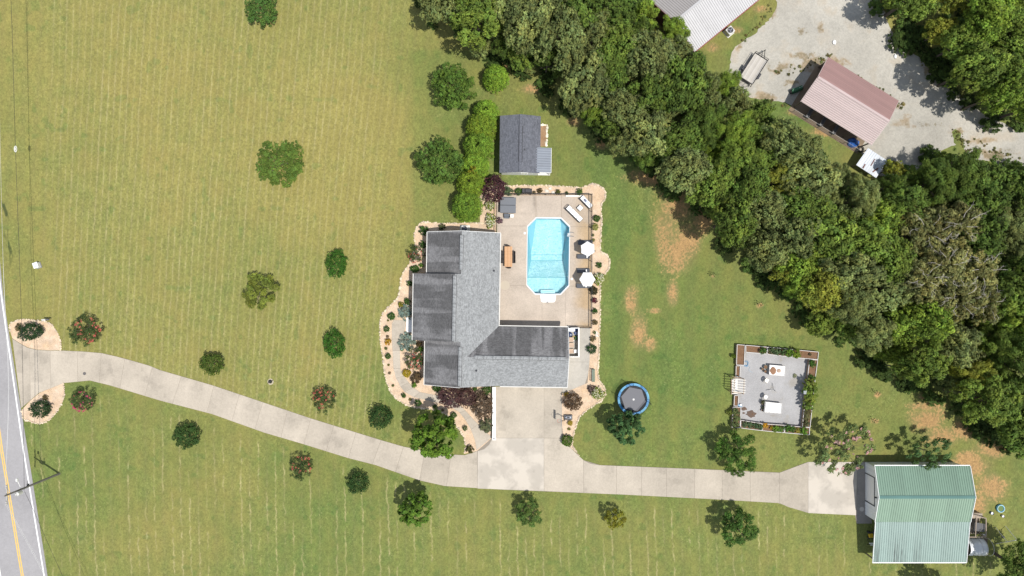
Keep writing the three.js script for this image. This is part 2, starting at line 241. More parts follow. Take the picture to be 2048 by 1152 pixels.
// ---------- drive, court, apron: concrete slabs ----------
const slabRng = rngOf(5);
function slabPiece(parent, pts, m = conc[(slabRng() * conc.length) | 0], y1 = 0.055) { return part(parent, 'concrete_slab', slab(shrink(pts, 0.017), -0.08, y1, 0.008), m); }
{
  const drive = structGroup('driveway');
  const st = [[25, 43], [59, 62], [101, 102], [155, 156], [203, 199], [250, 240], [305, 290], [363, 345], [428, 414], [479, 464], [526, 510], [575, 562], [622, 608], [668, 652], [712, 697], [762, 745], [807, 791], [850, 839], [902, 893], [954, 955]];
  const along = (line, a, b) => [[a, yOn(line, a)], ...line.filter(([x]) => x > a + 1 && x < b - 1), [b, yOn(line, b)]];
  const bed = [...driveTop, [984, 876], [990, 773], [1124, 773], [1124, 850], [1128, 887], [1142, 896], [1166, 920], [1200, 930], [1400, 938], [1559, 945], [1615, 924], [1714, 924], [1728, 924], [1740, 1047], [1713, 1047], [1710, 1030], ...driveLow.slice(0, -1).reverse()];
  part(drive, 'slab_joints', slab(pxs(bed), -0.1, 0.03), jointMat);
  for (let i = 0; i < st.length - 1; i++) slabPiece(drive, pxs([...along(driveTop, st[i][0], st[i + 1][0]), ...along(driveLow, st[i][1], st[i + 1][1]).reverse()]));
  slabPiece(drive, pxs([[990.5, 773], [1088, 773], [1088, 876], [990.5, 876]]), conc[0]);
  slabPiece(drive, pxs([[1088, 773], [1124, 773], [1124, 848], [1123, 876], [1088, 876]]), conc[3]);
  slabPiece(drive, pxs([[955, 902], [968, 898], [978, 889], [985, 876], [1088, 876], [1088, 982], [955, 977]]), concFresh);
  slabPiece(drive, pxs([[1088, 876], [1123, 876], [1128, 887], [1142, 896], [1155, 909], [1167, 920], [1167, 985.5], [1088, 982]]), conc[2]);
  const topE = [[1167, 920], [1180, 927], [1200, 930], [1400, 938], [1443, 940], [1517, 943.5], [1559, 945]], lowE = driveLow.slice(12), xs = [1167, 1233, 1283, 1333, 1389, 1444, 1500, 1559];
  for (let i = 0; i < xs.length - 1; i++) slabPiece(drive, pxs([...along(topE, xs[i], xs[i + 1]), ...along(lowE, xs[i], xs[i + 1]).reverse()]));
  slabPiece(drive, pxs([[1559, 945], [1616, 923.6], [1616, 1025.5], [1576, 1014], [1559, 1006]]), conc[3]);
  slabPiece(drive, pxs([[1616, 923.6], [1714, 923.6], [1712, 1030.5], [1616, 1026]]), concFresh);
  slabPiece(drive, pxs([[1714, 923.6], [1730, 923.6], [1744, 1047], [1713, 1047]]), mat([0.34, 0.315, 0.29], 0.9, { map: tiled(concTex, 9) }));
  const cover = part(drive, 'drain_cover', new THREE.CylinderGeometry(0.21, 0.21, 0.03, 20).translate(...P(169.6, 747, 0, 0.06).toArray()), mat([0.12, 0.11, 0.11], 0.8));
  const round = part(drive, 'round_cover', new THREE.CylinderGeometry(0.3, 0.3, 0.04, 24).translate(...P(1723, 1018, 0, 0.06).toArray()), mat([0.45, 0.42, 0.39], 0.9));
  const side = structGroup('side_patio');
  part(side, 'slab_joints', slab(pxs([[1124, 773], [1138, 773], [1138, 655], [1181, 655], [1179, 724], [1175, 766], [1137, 782], [1124, 786]]), -0.1, 0.03), jointMat);
  const cool = mat([0.52, 0.485, 0.43], 0.9, { map: tiled(concTex, 13) });
  slabPiece(side, pxs([[1130, 655], [1181, 655], [1179, 724], [1130, 724]]), cool);
  slabPiece(side, pxs([[1124.5, 724], [1179, 724], [1176, 750], [1170, 768], [1137, 782], [1124.5, 786]]), cool);
}
{ // front walk
  const L = [[787.5, 640], [783.6, 648], [783.6, 678], [785, 701], [787, 737], [792, 756], [801, 773], [809, 784], [828, 794], [862, 802.5], [884, 807], [904, 815], [919, 825], [931, 840], [942, 859], [950, 881], [953, 900]];
  const Rr = [[811, 640], [811, 655], [804, 678], [800, 701], [801, 737], [808, 752], [818, 765], [826, 775], [840, 784], [866, 789], [890, 795], [914, 806], [931, 821], [942, 833], [956, 848], [966, 860], [984, 874]];
  const walk = structGroup('front_walk');
  part(walk, 'slab_joints', slab(pxs([...L, ...Rr.slice().reverse()]), -0.1, 0.03), jointMat);
  for (const [a, b] of [[0, 2], [2, 3], [3, 4], [4, 5], [5, 6], [6, 7], [7, 8], [8, 9], [9, 10], [10, 11], [11, 12], [12, 13], [13, 14], [14, 16]]) slabPiece(walk, pxs([...L.slice(a, b + 1), ...Rr.slice(a, b + 1).reverse()]), conc[[0, 2, 4][(a * 7) % 3]], 0.05);
}

// ---------- planting beds of pale chips, edged with stone ----------
const bedRng = rngOf(11);
const stoneGeo = (() => { const g = new THREE.IcosahedronGeometry(1, 1), p = g.attributes.position, r = rngOf(3); const k = new Map(); for (let i = 0; i < p.count; i++) { const key = [p.getX(i).toFixed(3), p.getY(i).toFixed(3), p.getZ(i).toFixed(3)].join(); if (!k.has(key)) k.set(key, 0.78 + 0.4 * r()); const f = k.get(key); p.setXYZ(i, p.getX(i) * f, p.getY(i) * f * 0.7, p.getZ(i) * f); } g.computeVertexNormals(); return g; })();
function stones(parent, line, spacing, size, material = stoneMat) {
  const list = [], m = new THREE.Matrix4(), q = new THREE.Quaternion();
  for (let i = 1; i < line.length; i++) { const a = line[i - 1], b = line[i], n = Math.max(1, Math.round(a.distanceTo(b) / spacing)); for (let k = 0; k < n; k++) list.push(a.clone().lerp(b, (k + bedRng() * 0.6) / n)); }
  const im = shade(new THREE.InstancedMesh(stoneGeo, material, list.length)); im.name = 'stone_edging'; im.userData.kind = 'stuff';
  const c = new THREE.Color();
  list.forEach((p, i) => { const s = size * (0.6 + 0.8 * bedRng()); q.setFromEuler(new THREE.Euler(bedRng() * 0.5, bedRng() * 6.3, bedRng() * 0.5)); m.compose(p.clone().add(V((bedRng() - .5) * 0.08, 0.05, (bedRng() - .5) * 0.08)), q, V(s * (0.8 + 0.5 * bedRng()), s * 0.8, s)); im.setMatrixAt(i, m); const k = 0.75 + 0.5 * bedRng(); im.setColorAt(i, c.setRGB(k, k * (0.95 + 0.05 * bedRng()), k * (0.88 + 0.1 * bedRng()))); });
  parent.add(im);
}
function bed(outer, inner, y = 0.025) {
  const b = structGroup('planting_bed'), o = new THREE.CatmullRomCurve3(pxs(outer), false, 'centripetal').getPoints(outer.length * 5);
  o.forEach((p) => { p.x += (bedRng() - .5) * 0.1; p.z += (bedRng() - .5) * 0.1; });
  part(b, 'bark_chips', slab([...o, ...pxs(inner)], -0.05, y), mulch);
  stones(b, o, 0.22, 0.125);
  return b;
}
bed([[985, 448], [932, 446], [898, 447], [861, 445], [844, 445], [833, 455], [829, 470], [830, 490], [824, 515], [817, 531], [807, 545], [802, 559], [800, 580], [797, 594], [788, 604], [775, 616], [767, 626], [761, 642], [761, 678], [766, 717], [772, 758], [784, 786], [804, 805], [829, 814], [862, 818], [895, 830], [912, 850], [925, 869], [931.5, 892], [928, 908]], [[954, 902], [984, 876], [987, 770], [930, 770], [930, 470], [993, 466], [993, 448]]);
bed([[960, 378], [985, 373], [1012, 372], [1053, 371], [1093, 371], [1136, 374], [1167, 374], [1178, 370], [1188, 368], [1199, 371.5], [1208, 380], [1211, 390], [1208.5, 399.5], [1203, 407], [1203, 428], [1202.5, 454], [1201, 480], [1202, 504], [1211, 508], [1218, 518], [1219, 533], [1212, 546], [1202, 554], [1200, 595], [1199, 670], [1198.5, 760], [1209, 776], [1210, 789], [1202, 802], [1184, 813], [1166, 826], [1155, 841], [1149, 862], [1145, 880], [1146, 893], [1158, 911]], [[1142, 896], [1128, 887], [1123.5, 876], [1124, 787], [1137, 782], [1170, 768], [1176, 750], [1179, 724], [1181, 655], [1183, 655], [1183, 391], [994, 391], [994, 449], [960, 449]], 0.022);
bed([[21, 663], [21, 648], [40, 640], [62, 640], [78, 642], [97, 645.5], [108, 655], [118, 672], [122, 690], [121, 700]], [[99, 700.5], [73, 699], [55, 694.5], [39, 685.5], [25, 676.5]]);
bed([[127, 767], [129, 785], [125, 805], [112, 825], [98, 840], [80, 847], [62, 843], [47, 837], [43, 820]], [[60, 802], [78, 787], [101, 775]]);
{ // little bed beside the garden shed
  const b = structGroup('planting_bed'); part(b, 'bark_chips', slab(pxs([[1081, 250], [1094, 250], [1093.5, 293], [1080, 293]]), -0.05, 0.024), mat([0.42, 0.36, 0.30], 1, { map: tiled(mulchTex, 4) }));
  stones(b, pxs([[1081, 250], [1094, 250], [1094, 272], [1092.5, 293]]), 0.2, 0.15, mat([0.74, 0.70, 0.62], 0.95));
}

// ---------- gravel yard and road among the trees ----------
{
  const poly = [[1552, -60], [1551, 2], [1545, 35], [1527, 50], [1500, 67], [1485, 83], [1470, 102], [1452, 129], [1460, 144], [1478, 160], [1480, 188], [1520, 198], [1572, 208], [1622, 238], [1700, 288], [1722, 310], [1760, 350], [1810, 355], [1850, 335], [1895, 300], [1912, 287], [1908, 280], [1903, 262], [1910, 256], [1922, 268], [1934, 296], [1950, 318], [2048, 345], [2130, 370], [2130, 300], [2048, 269], [1992, 242], [1942, 205], [1904, 178], [1865, 150], [1840, 119], [1812, 86], [1784, 55], [1762, 14], [1745, -60]];
  const pts = []; for (let i = 0; i < poly.length; i++) { const a = P(...poly[i]), b = P(...poly[(i + 1) % poly.length]), n = Math.max(1, Math.round(a.distanceTo(b) / 0.35)); for (let k = 0; k < n; k++) { const p = a.clone().lerp(b, k / n), w = 1.3 * (fbm(p.x * 0.5, p.z * 0.5, 3) - 0.5) + 0.5 * (vn(p.x * 2.3, p.z * 2.3) - 0.5), w2 = 1.3 * (fbm(p.x * 0.5 + 40, p.z * 0.5, 3) - 0.5); pts.push(p.add(V(w, 0, w2))); } }
  const DIRT = [[1645, 128, 46, 16, .8], [1610, 110, 26, 12, .6], [1560, 135, 30, 12, .5], [1580, 165, 20, 8, .5], [1535, 195, 30, 10, .7], [1500, 150, 14, 14, .4], [1600, 60, 18, 10, .5], [1640, 55, 8, 12, .4], [1690, 150, 14, 8, .7], [1745, 185, 22, 12, .9], [1790, 208, 14, 12, .8], [1812, 240, 16, 10, .5], [1715, 160, 20, 8, .7], [1860, 140, 22, 14, .8], [1895, 165, 24, 10, .9], [1930, 190, 24, 8, .8], [1820, 100, 14, 16, .7], [1915, 262, 14, 8, .9], [1960, 282, 30, 7, .5], [1545, 25, 10, 20, .6], [1480, 90, 8, 14, .5], [1780, 40, 8, 30, .6], [1850, 250, 60, 6, .35], [1990, 310, 40, 14, .7]];
  const X0 = 1435, Y0 = -65, XW = 700, YH = 430, dt = texture(1400, 860, (u, v, o) => {
    const px = X0 + u * XW, py = Y0 + (1 - v) * YH, wx = px * M_PX, wz = py * M_PX, m = fbm(wx * 0.6, wz * 0.6, 4), s1 = vn(wx * 6, wz * 6), s2 = vn(wx * 15, wz * 15), big = fbm(wx * 0.13 + 7, wz * 0.13, 3);
    let d = 0; for (const b of DIRT) { const q = blob(px, py, b); if (q > 0.02) d = Math.max(d, q * (0.5 + b[4])); }
    const m2 = fbm(wx * 2.1 + 3, wz * 2.1, 4), t = clamp(sstep(0.30, 1.0, d * 0.75 + (m - 0.5) * 1.5 + (m2 - 0.5) * 1.1) * 0.85 * sstep(0.05, 0.3, d) + 0.35 * sstep(0.5, 0.75, m) * sstep(0.4, 0.65, big)), w = sstep(0.5, 0.95, d * 0.7 + (s1 - 0.5) * 0.7 + (m2 - 0.5) * 1.5) * 0.6 * sstep(0.1, 0.4, d), k = (0.80 + 0.2 * (big - 0.5) + 0.22 * (m - 0.5) + 0.14 * (s1 - 0.5) + 0.14 * (s2 - 0.5)) * (1 + 0.1 * sstep(0.5, 0.75, big));
    o[0] = lerp(lerp(0.50, 0.40, t), 0.20, w) * k; o[1] = lerp(lerp(0.475, 0.315, t), 0.165, w) * k; o[2] = lerp(lerp(0.42, 0.215, t), 0.085, w) * k;
  }, { wrap: false });
  dt.repeat.set(1 / (XW * M_PX), 1 / (YH * M_PX)); dt.offset.set(-gx(X0) / (XW * M_PX), gz(Y0 + YH) / (YH * M_PX));
  struct('gravel_yard', slab(pts, -0.06, 0.012), new THREE.MeshStandardMaterial({ map: dt, roughness: 1, bumpMap: tiled(noiseBump, 2.2), bumpScale: 0.03 }));
}
// ---------- roofs ----------
const shingle = (base, stain, o) => texture(1024, 1024, (u, v, out) => {            // 12 m square; v runs up the slope
  const row = v * 84, ri = Math.floor(row), fr = row - ri, col = (u * 40 + NT[(ri * 37) & 65535] * 3), ci = Math.floor(col), fc = col - ci;
  let k = 0.9 + 0.28 * (NT[((ci * 71 + ri * 131) & 0xffff)] - 0.5) + 0.34 * (tn(u, v, 340, 2 + o) - 0.5) + 0.30 * (tn(u, v, 110, 3 + o) - 0.5) + 0.14 * (tf(u, v, 20, 3, o) - 0.5);
  k *= 1 - 0.28 * sstep(0.80, 0.97, fr); k *= fc < 0.05 ? 0.9 : 1;
  const st = stain * sstep(0.50, 0.72, tf(u * 1, v * 0.0 + 0.31 * u, 9, 3, 7 + o) * 0.55 + tf(u, v * 1, 3, 3, 2 + o) * 0.45 + 0.0) ;
  const streak = stain * 0.9 * sstep(0.55, 0.74, 0.6 * tn(u, 0.3, 26, o) + 0.4 * tn(u, v, 6, o + 3));
  k *= 1 - 0.46 * clamp(st + streak);
  out[0] = base[0] * k; out[1] = base[1] * k; out[2] = base[2] * k;
});
const roofTexLight = shingle([0.295, 0.305, 0.312], 0, 0), roofTexShadeStain = shingle([0.215, 0.212, 0.218], 1, 4), roofTexShed = shingle([0.135, 0.142, 0.168], 0.0, 2);  // second set: darker base paints in slope shade, streaks are algae stain
const roofMat = (t, ou = 0, ov = 0) => { const c = tiled(t, 12); c.offset.set(ou, ov); return new THREE.MeshStandardMaterial({ map: c, roughness: 0.95, bumpMap: tiled(noiseBump, 2), bumpScale: 0.012 }); };
// a slope: polygon in x, z with a height function, given thickness; uv from uvf in metres
function slope(parent, name, pts, hf, thick, material, uvf) {
  const c = pts.map(([x, z]) => new THREE.Vector2(x, -z)); let P2 = pts.slice();
  if (THREE.ShapeUtils.isClockWise(c)) { c.reverse(); P2.reverse(); }
  const pos = [], uv = [], put = (x, y, z) => { pos.push(x, y, z); uv.push(...uvf(x, z)); };
  for (const [a, b, d] of THREE.ShapeUtils.triangulateShape(c, [])) {
    for (const k of [a, b, d]) put(P2[k][0], hf(...P2[k]), P2[k][1]);
    for (const k of [a, d, b]) put(P2[k][0], hf(...P2[k]) - thick, P2[k][1]);
  }
  for (let i = 0; i < P2.length; i++) { const p = P2[i], q = P2[(i + 1) % P2.length], ph = hf(...p), qh = hf(...q); put(p[0], ph, p[1]); put(p[0], ph - thick, p[1]); put(q[0], qh - thick, q[1]); put(p[0], ph, p[1]); put(q[0], qh - thick, q[1]); put(q[0], qh, q[1]); }
  const g = new THREE.BufferGeometry(); g.setAttribute('position', new THREE.Float32BufferAttribute(pos, 3)); g.setAttribute('uv', new THREE.Float32BufferAttribute(uv, 2)); g.computeVertexNormals();
  return part(parent, name, g, material);
}
// a gable prism of walls: section [[a, h], ...] across, extruded along
function prism(section, from, to) {
  const g = new THREE.ExtrudeGeometry(new THREE.Shape(section.map(([a, h]) => new THREE.Vector2(a, h))), { depth: to - from, bevelEnabled: false });
  return g.translate(0, 0, from);
}
function windowAt(parent, x, y, z, w, h, axis, name = 'window') {       // axis: 'x' faces along x, 'z' along z
  const W = axis === 'x' ? [0.05, h, w] : [w, h, 0.05], f = new THREE.Group(); 
  const win = part(parent, name, [box(axis === 'x' ? 0.06 : w + 0.14, 0.07, axis === 'x' ? w + 0.14 : 0.06, x, y + h / 2, z), box(axis === 'x' ? 0.08 : w + 0.14, 0.07, axis === 'x' ? w + 0.14 : 0.08, x, y - h / 2, z), ...[-1, 0, 1].map((s) => axis === 'x' ? box(0.06, h, s ? 0.07 : 0.04, x, y, z + s * w / 2) : box(s ? 0.07 : 0.04, h, 0.06, x + s * w / 2, y, z))], white);
  part(win, 'pane', box(...W.map((k) => k * 0.98), x, y, z).scale(1, 1, 1), glassDark);
  return win;
}
const glassDark = pmat([0.04, 0.05, 0.06], 0.06, { clearcoat: 1 });

// ---------- the house ----------
{
  const H = thing('house', 'large L-shaped house with grey shingle roof beside the swimming pool', 'house', V(0, 0, 0));
  const cx = -3, cz = 2.7; H.position.set(cx, 0, cz); H.rotation.y = -0.0165;
  const G = new THREE.Group(); void G;
  const siding = mat([0.55, 0.54, 0.51], 0.8), brick = mat([0.34, 0.22, 0.17], 0.9);
  const X = (x) => x - cx, Z = (z) => z - cz, E = 2.9, T = 0.16;
  const eastX = -1.69, zTop = -7.15, zA = -1.72, zB = 6.9, zBot = 12.66, ridgeT = -6.5, ridgeM = -7.26, ridgeL = -6.45, wT = -11.12, wM = -12.83, wL = -11.2;
  const wingN = 4.93, wingS = 12.70, wingR = 8.8, wingE = 7.33;
  const he = (x) => E + (X(eastX) - x) * 0.5, hw = (x0) => (x) => E + (x - X(x0)) * 0.5;
  const seam = (r, w) => r;   // ridge lines
  const p = (list) => list.map(([x, z]) => [X(x), Z(z)]), s5 = Math.sqrt(1.25);
  const light = roofMat(roofTexLight), light2 = roofMat(roofTexLight, 0.4, 0.3);
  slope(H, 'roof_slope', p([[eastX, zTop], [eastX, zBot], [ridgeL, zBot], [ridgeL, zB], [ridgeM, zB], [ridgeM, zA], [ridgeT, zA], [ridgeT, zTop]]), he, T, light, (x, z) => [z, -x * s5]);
  // each west slope springs so that it meets the east slope at its ridge
  const west = (r, w, z0, z1, m) => { const rh = E + (eastX - r) * 0.5, eh = E, k = (rh - eh) / (r - w); slope(H, 'roof_slope', p([[w, z0], [r, z0], [r, z1], [w, z1]]), (x) => eh + (x - X(w)) * k, T, m, (x, z) => [z, x * s5]); return [rh, k]; };
  const [hT] = west(ridgeT, wT, zTop, zA, roofMat(roofTexShadeStain, 0.1, 0.2)), [hM] = west(ridgeM, wM, zA + 0.003, zB - 0.003, roofMat(roofTexShadeStain, 0.55, 0.6)), [hL] = west(ridgeL, wL, zB, zBot, roofMat(roofTexShadeStain, 0.8, 0.05));
  const wk = (z) => z < Z(wingR) ? E + (z - Z(wingN)) * ((hW - E) / (wingR - wingN)) : E + (Z(wingS) - z) * ((hW - E) / (wingS - wingR)), hW = 4.86;
  slope(H, 'roof_slope', p([[-5.9, wingN], [wingE, wingN], [wingE, wingR], [-5.9, wingR]]), (x, z) => wk(z), T, roofMat(roofTexShadeStain, 0.3, 0.75), (x, z) => [x, z * s5]);
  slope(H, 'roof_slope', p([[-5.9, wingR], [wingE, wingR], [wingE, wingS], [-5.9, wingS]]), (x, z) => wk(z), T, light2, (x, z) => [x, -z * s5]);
  // walls under the roofs
  const blockWall = (w, r, rh, z0, z1, name = 'wall') => part(H, name, prism([[X(w) + 0.4, -0.2], [X(eastX) - 0.4, -0.2], [X(eastX) - 0.4, E - 0.02], [X(r), rh - 0.22], [X(w) + 0.4, E - 0.02]], Z(z0), Z(z1)), siding);
  blockWall(wT, ridgeT, hT, zTop + 0.3, zA); blockWall(wM, ridgeM, hM, zA + 0.006, zB - 0.006); blockWall(wL, ridgeL, hL, zB, zBot - 0.32);
  part(H, 'wall', [box(X(wingE) - 0.3 - X(-2.4), E + 0.12, wingS - wingN - 0.8, (X(wingE) - 0.3 + X(-2.4)) / 2, E / 2 - 0.12, Z((wingN + wingS) / 2))], siding);
  { const g = new THREE.Shape([new THREE.Vector2(Z(wingN) + 0.4, E - 0.1), new THREE.Vector2(Z(wingR), hW - 0.22), new THREE.Vector2(Z(wingS) - 0.4, E - 0.1)]); const e = new THREE.ExtrudeGeometry(g, { depth: 0.2, bevelEnabled: false }).rotateY(-Math.PI / 2); part(H, 'gable_wall', e.translate(X(wingE) - 0.35, 0.004, 0), siding); }
  // gutters and white rake boards
  const gut = (x0, z0, x1, z1, y = E - 0.14) => part(H, 'gutter', [box(Math.max(0.10, Math.abs(x1 - x0)), 0.12, Math.max(0.10, Math.abs(z1 - z0)), X((x0 + x1) / 2), y, Z((z0 + z1) / 2))], offWhite);
  gut(wT - 0.07, zTop, wT - 0.07, zA - 0.05); gut(wM - 0.07, zA, wM - 0.07, zB); gut(wL - 0.07, zB + 0.1, wL - 0.07, zBot); gut(eastX + 0.07, zTop, eastX + 0.07, wingN - 0.15); gut(eastX, wingN - 0.07, wingE, wingN - 0.07); gut(-1.4, wingS + 0.07, wingE, wingS + 0.07);
  const rake = (a, b) => part(H, 'rake_board', beam(a, b, 0.05, 0.2), white);
  for (const [w, r, rh, z, s] of [[wT, ridgeT, hT, zTop, -1], [wL, ridgeL, hL, zBot, 1]]) { rake(V(X(w), E - 0.12, Z(z) + s * 0.027), V(X(r), rh - 0.12, Z(z) + s * 0.027)); if (s < 0) rake(V(X(r), rh - 0.12, Z(z) + s * 0.027), V(X(eastX), E - 0.12, Z(z) + s * 0.027)); }
  rake(V(X(wingE) + 0.027, E - 0.12, Z(wingN)), V(X(wingE) + 0.027, hW - 0.12, Z(wingR))); rake(V(X(wingE) + 0.027, hW - 0.12, Z(wingR)), V(X(wingE) + 0.027, E - 0.12, Z(wingS)));
  // ridge vents in lengths, covered with cap shingles
  const capM = roofMat(roofTexLight, 0.2, 0.5), line = mat([0.07, 0.07, 0.075], 1);
  const caps = (a, b) => { const L = a.distanceTo(b), n = Math.round(L / 1.22), ang = Math.atan2(-(b.z - a.z), b.x - a.x); const c = new THREE.Group();
    for (let i = 0; i < n; i++) { const q = a.clone().lerp(b, (i + 0.5) / n); for (const s of [0]) { const m = part(H, 'ridge_cap', capGeo, capM); m.scale.x = L / n * 0.975; m.position.copy(q); m.rotation.y = ang; } }
    part(H, 'ridge_flashing', beam(a.clone().add(V(0, 0.045, 0)), b.clone().add(V(0, 0.045, 0)), 0.5, 0.03), line); };
  const capGeo = (() => { const s = new THREE.Shape([new THREE.Vector2(-0.23, -0.02), new THREE.Vector2(0.23, -0.02), new THREE.Vector2(0.2, 0.05), new THREE.Vector2(0, 0.13), new THREE.Vector2(-0.2, 0.05)]); return new THREE.ExtrudeGeometry(s, { depth: 1, bevelEnabled: false }).translate(0, 0.03, -0.5).rotateY(Math.PI / 2); })();
  caps(V(X(ridgeT), hT, Z(zTop + 0.5)), V(X(ridgeT), hT, Z(zA - 0.5))); caps(V(X(ridgeM), hM, Z(zA + 0.2)), V(X(ridgeM), hM, Z(zB - 0.15))); caps(V(X(ridgeL), hL, Z(zB + 0.6)), V(X(ridgeL), hL, Z(zBot - 0.2))); caps(V(X(-4.7), hW, Z(wingR)), V(X(wingE - 0.4), hW, Z(wingR)));
  // pipe vents
  for (const [px, py] of [[954.5, 741], [986, 541]]) { const w = P(px, py, 3.9); w.sub(H.position); const y = he(w.x); part(H, 'vent_pipe', [cyl(0.05, 0.05, 0.4, w.x, y - 0.1, w.z), new THREE.ConeGeometry(0.16, 0.12, 14).translate(w.x, y + 0.07, w.z)], darkGrey); }
  // porch slab and door on the west, windows, garage doors on the south
  part(H, 'porch', box(1.4, 0.2, 2.0, X(-13.4), 0.1, Z(5.1)), white);
  const door = part(H, 'front_door', box(0.06, 2.1, 1.0, X(wM) + 0.38, 1.25, Z(5.1)), mat([0.25, 0.05, 0.04], 0.5)); part(door, 'handle', box(0.06, 0.1, 0.04, X(wM) + 0.33, 1.2, Z(5.45)), steel);
  for (const [z, w] of [[-5.4, 1.6], [-3.2, 1.2]]) windowAt(H, X(wT) + 0.39, 1.7, Z(z), w, 1.3, 'x');
  for (const z of [0.2, 2.6]) windowAt(H, X(wM) + 0.39, 1.7, Z(z), 1.3, 1.3, 'x');
  windowAt(H, X(wL) + 0.39, 1.7, Z(9.8), 1.8, 1.3, 'x');
  for (const z of [-5, -1.5, 2.2]) windowAt(H, X(eastX) - 0.39, 1.7, Z(z), 1.6, 1.3, 'x');
  for (const x of [0.6, 4.6]) { const gd = part(H, 'garage_door', [0, 1, 2, 3].map((k) => box(2.7, 0.53, 0.06, X(x), 0.3 + k * 0.55, Z(wingS) - 0.39)), white); void gd; }
  windowAt(H, X(3), 1.7, Z(wingN) + 0.39, 1.5, 1.2, 'z');
}

// ribbed sheet-metal slope made of panels; origin corner, unit vectors along the eave and up the slope
const ribProfile = (w, ribs, hgt, base = 0.02) => { const pts = [[0, 0]]; const s = w / ribs; for (let i = 0; i < ribs; i++) { const x = i * s + s * 0.5; pts.push([x - 0.06, 0], [x - 0.025, hgt], [x + 0.025, hgt], [x + 0.06, 0]); } pts.push([w, 0]); const top = pts.map(([x, y]) => new THREE.Vector2(x, y + base)); return new THREE.Shape([...top, new THREE.Vector2(w, 0), new THREE.Vector2(0, 0)]); };
function metalSlope(parent, o, along, up, La, Lu, panelW, ribs, hgt, mats, name = 'roof_panel') {
  const n = Math.max(1, Math.round(La / panelW)), w = La / n, g = new THREE.ExtrudeGeometry(ribProfile(w, ribs, hgt), { depth: Lu, bevelEnabled: false });
  const nrm = V().crossVectors(along, up).normalize(); if (nrm.y < 0) nrm.negate();
  let m = new THREE.Matrix4().makeBasis(along, nrm, up);
  if (m.determinant() < 0) { o = o.clone().addScaledVector(along, La); along = along.clone().negate(); m = new THREE.Matrix4().makeBasis(along, nrm, up); }
  { const p = g.attributes.position, u = g.attributes.uv; for (let i = 0; i < p.count; i++) u.setXY(i, p.getX(i), p.getZ(i)); }
  g.applyMatrix4(m); g.computeVertexNormals();
  mats = mats.map((m) => { if (!m.userData.ribbed) return m; const c = m.clone(); c.map = (m.userData.deep ? ribTexDeep : ribTex).clone(); c.map.repeat.set(ribs / w * ribSign(m), 1 / 6); c.map.offset.y = m.map.offset.y; c.map.needsUpdate = true; return c; });
  for (let i = 0; i < n; i++) { const q = part(parent, name, g, mats[(i * 7 + 3) % mats.length]); q.position.copy(o).addScaledVector(along, i * w); }
}
const ribTex = texture(64, 512, gray((u, v) => { const d = Math.abs(u - 0.5); return (0.97 - 0.09 * (1 - sstep(0.05, 0.22, Math.abs(d - 0.13))) * (0.7 + 0.3 * tn(0.5, v, 20, 1))) * (0.94 + 0.12 * tf(0.3, v, 9, 3)); }));  // darker bands along the rib flanks paint in their shade
const metalMats = (rgb, spread = 0.05, o = {}) => [0, 1, 2, 3].map((k) => { const f = 1 + spread * (k - 1.5) / 1.5; const t = tiled(metalWear, 9); t.offset.set(k * 0.23, k * 0.31); const q = mat(rgb.map((c) => c * f), 0.5, { map: t }); q.userData.ribbed = !!o.ribbed; q.userData.deep = !!o.deep; return q; });
const ribTexDeep = texture(64, 256, gray((u, v) => { const d = Math.abs(u - 0.5); return (1.0 - 0.5 * sstep(0.26, 0.36, d)) * (0.94 + 0.12 * tf(0.3, v, 9, 3)); }));  // valleys between ribs darkened in the colour to stand in for rib shade
const ribSign = () => 1;
const metalWear = texture(512, 512, gray((u, v) => 0.88 + 0.16 * (tf(u, v, 4, 4) - 0.5) + 0.10 * (tn(u, 0.5, 90, 3) - 0.5) + 0.06 * (tn(u, v, 200, 4) - 0.5)));
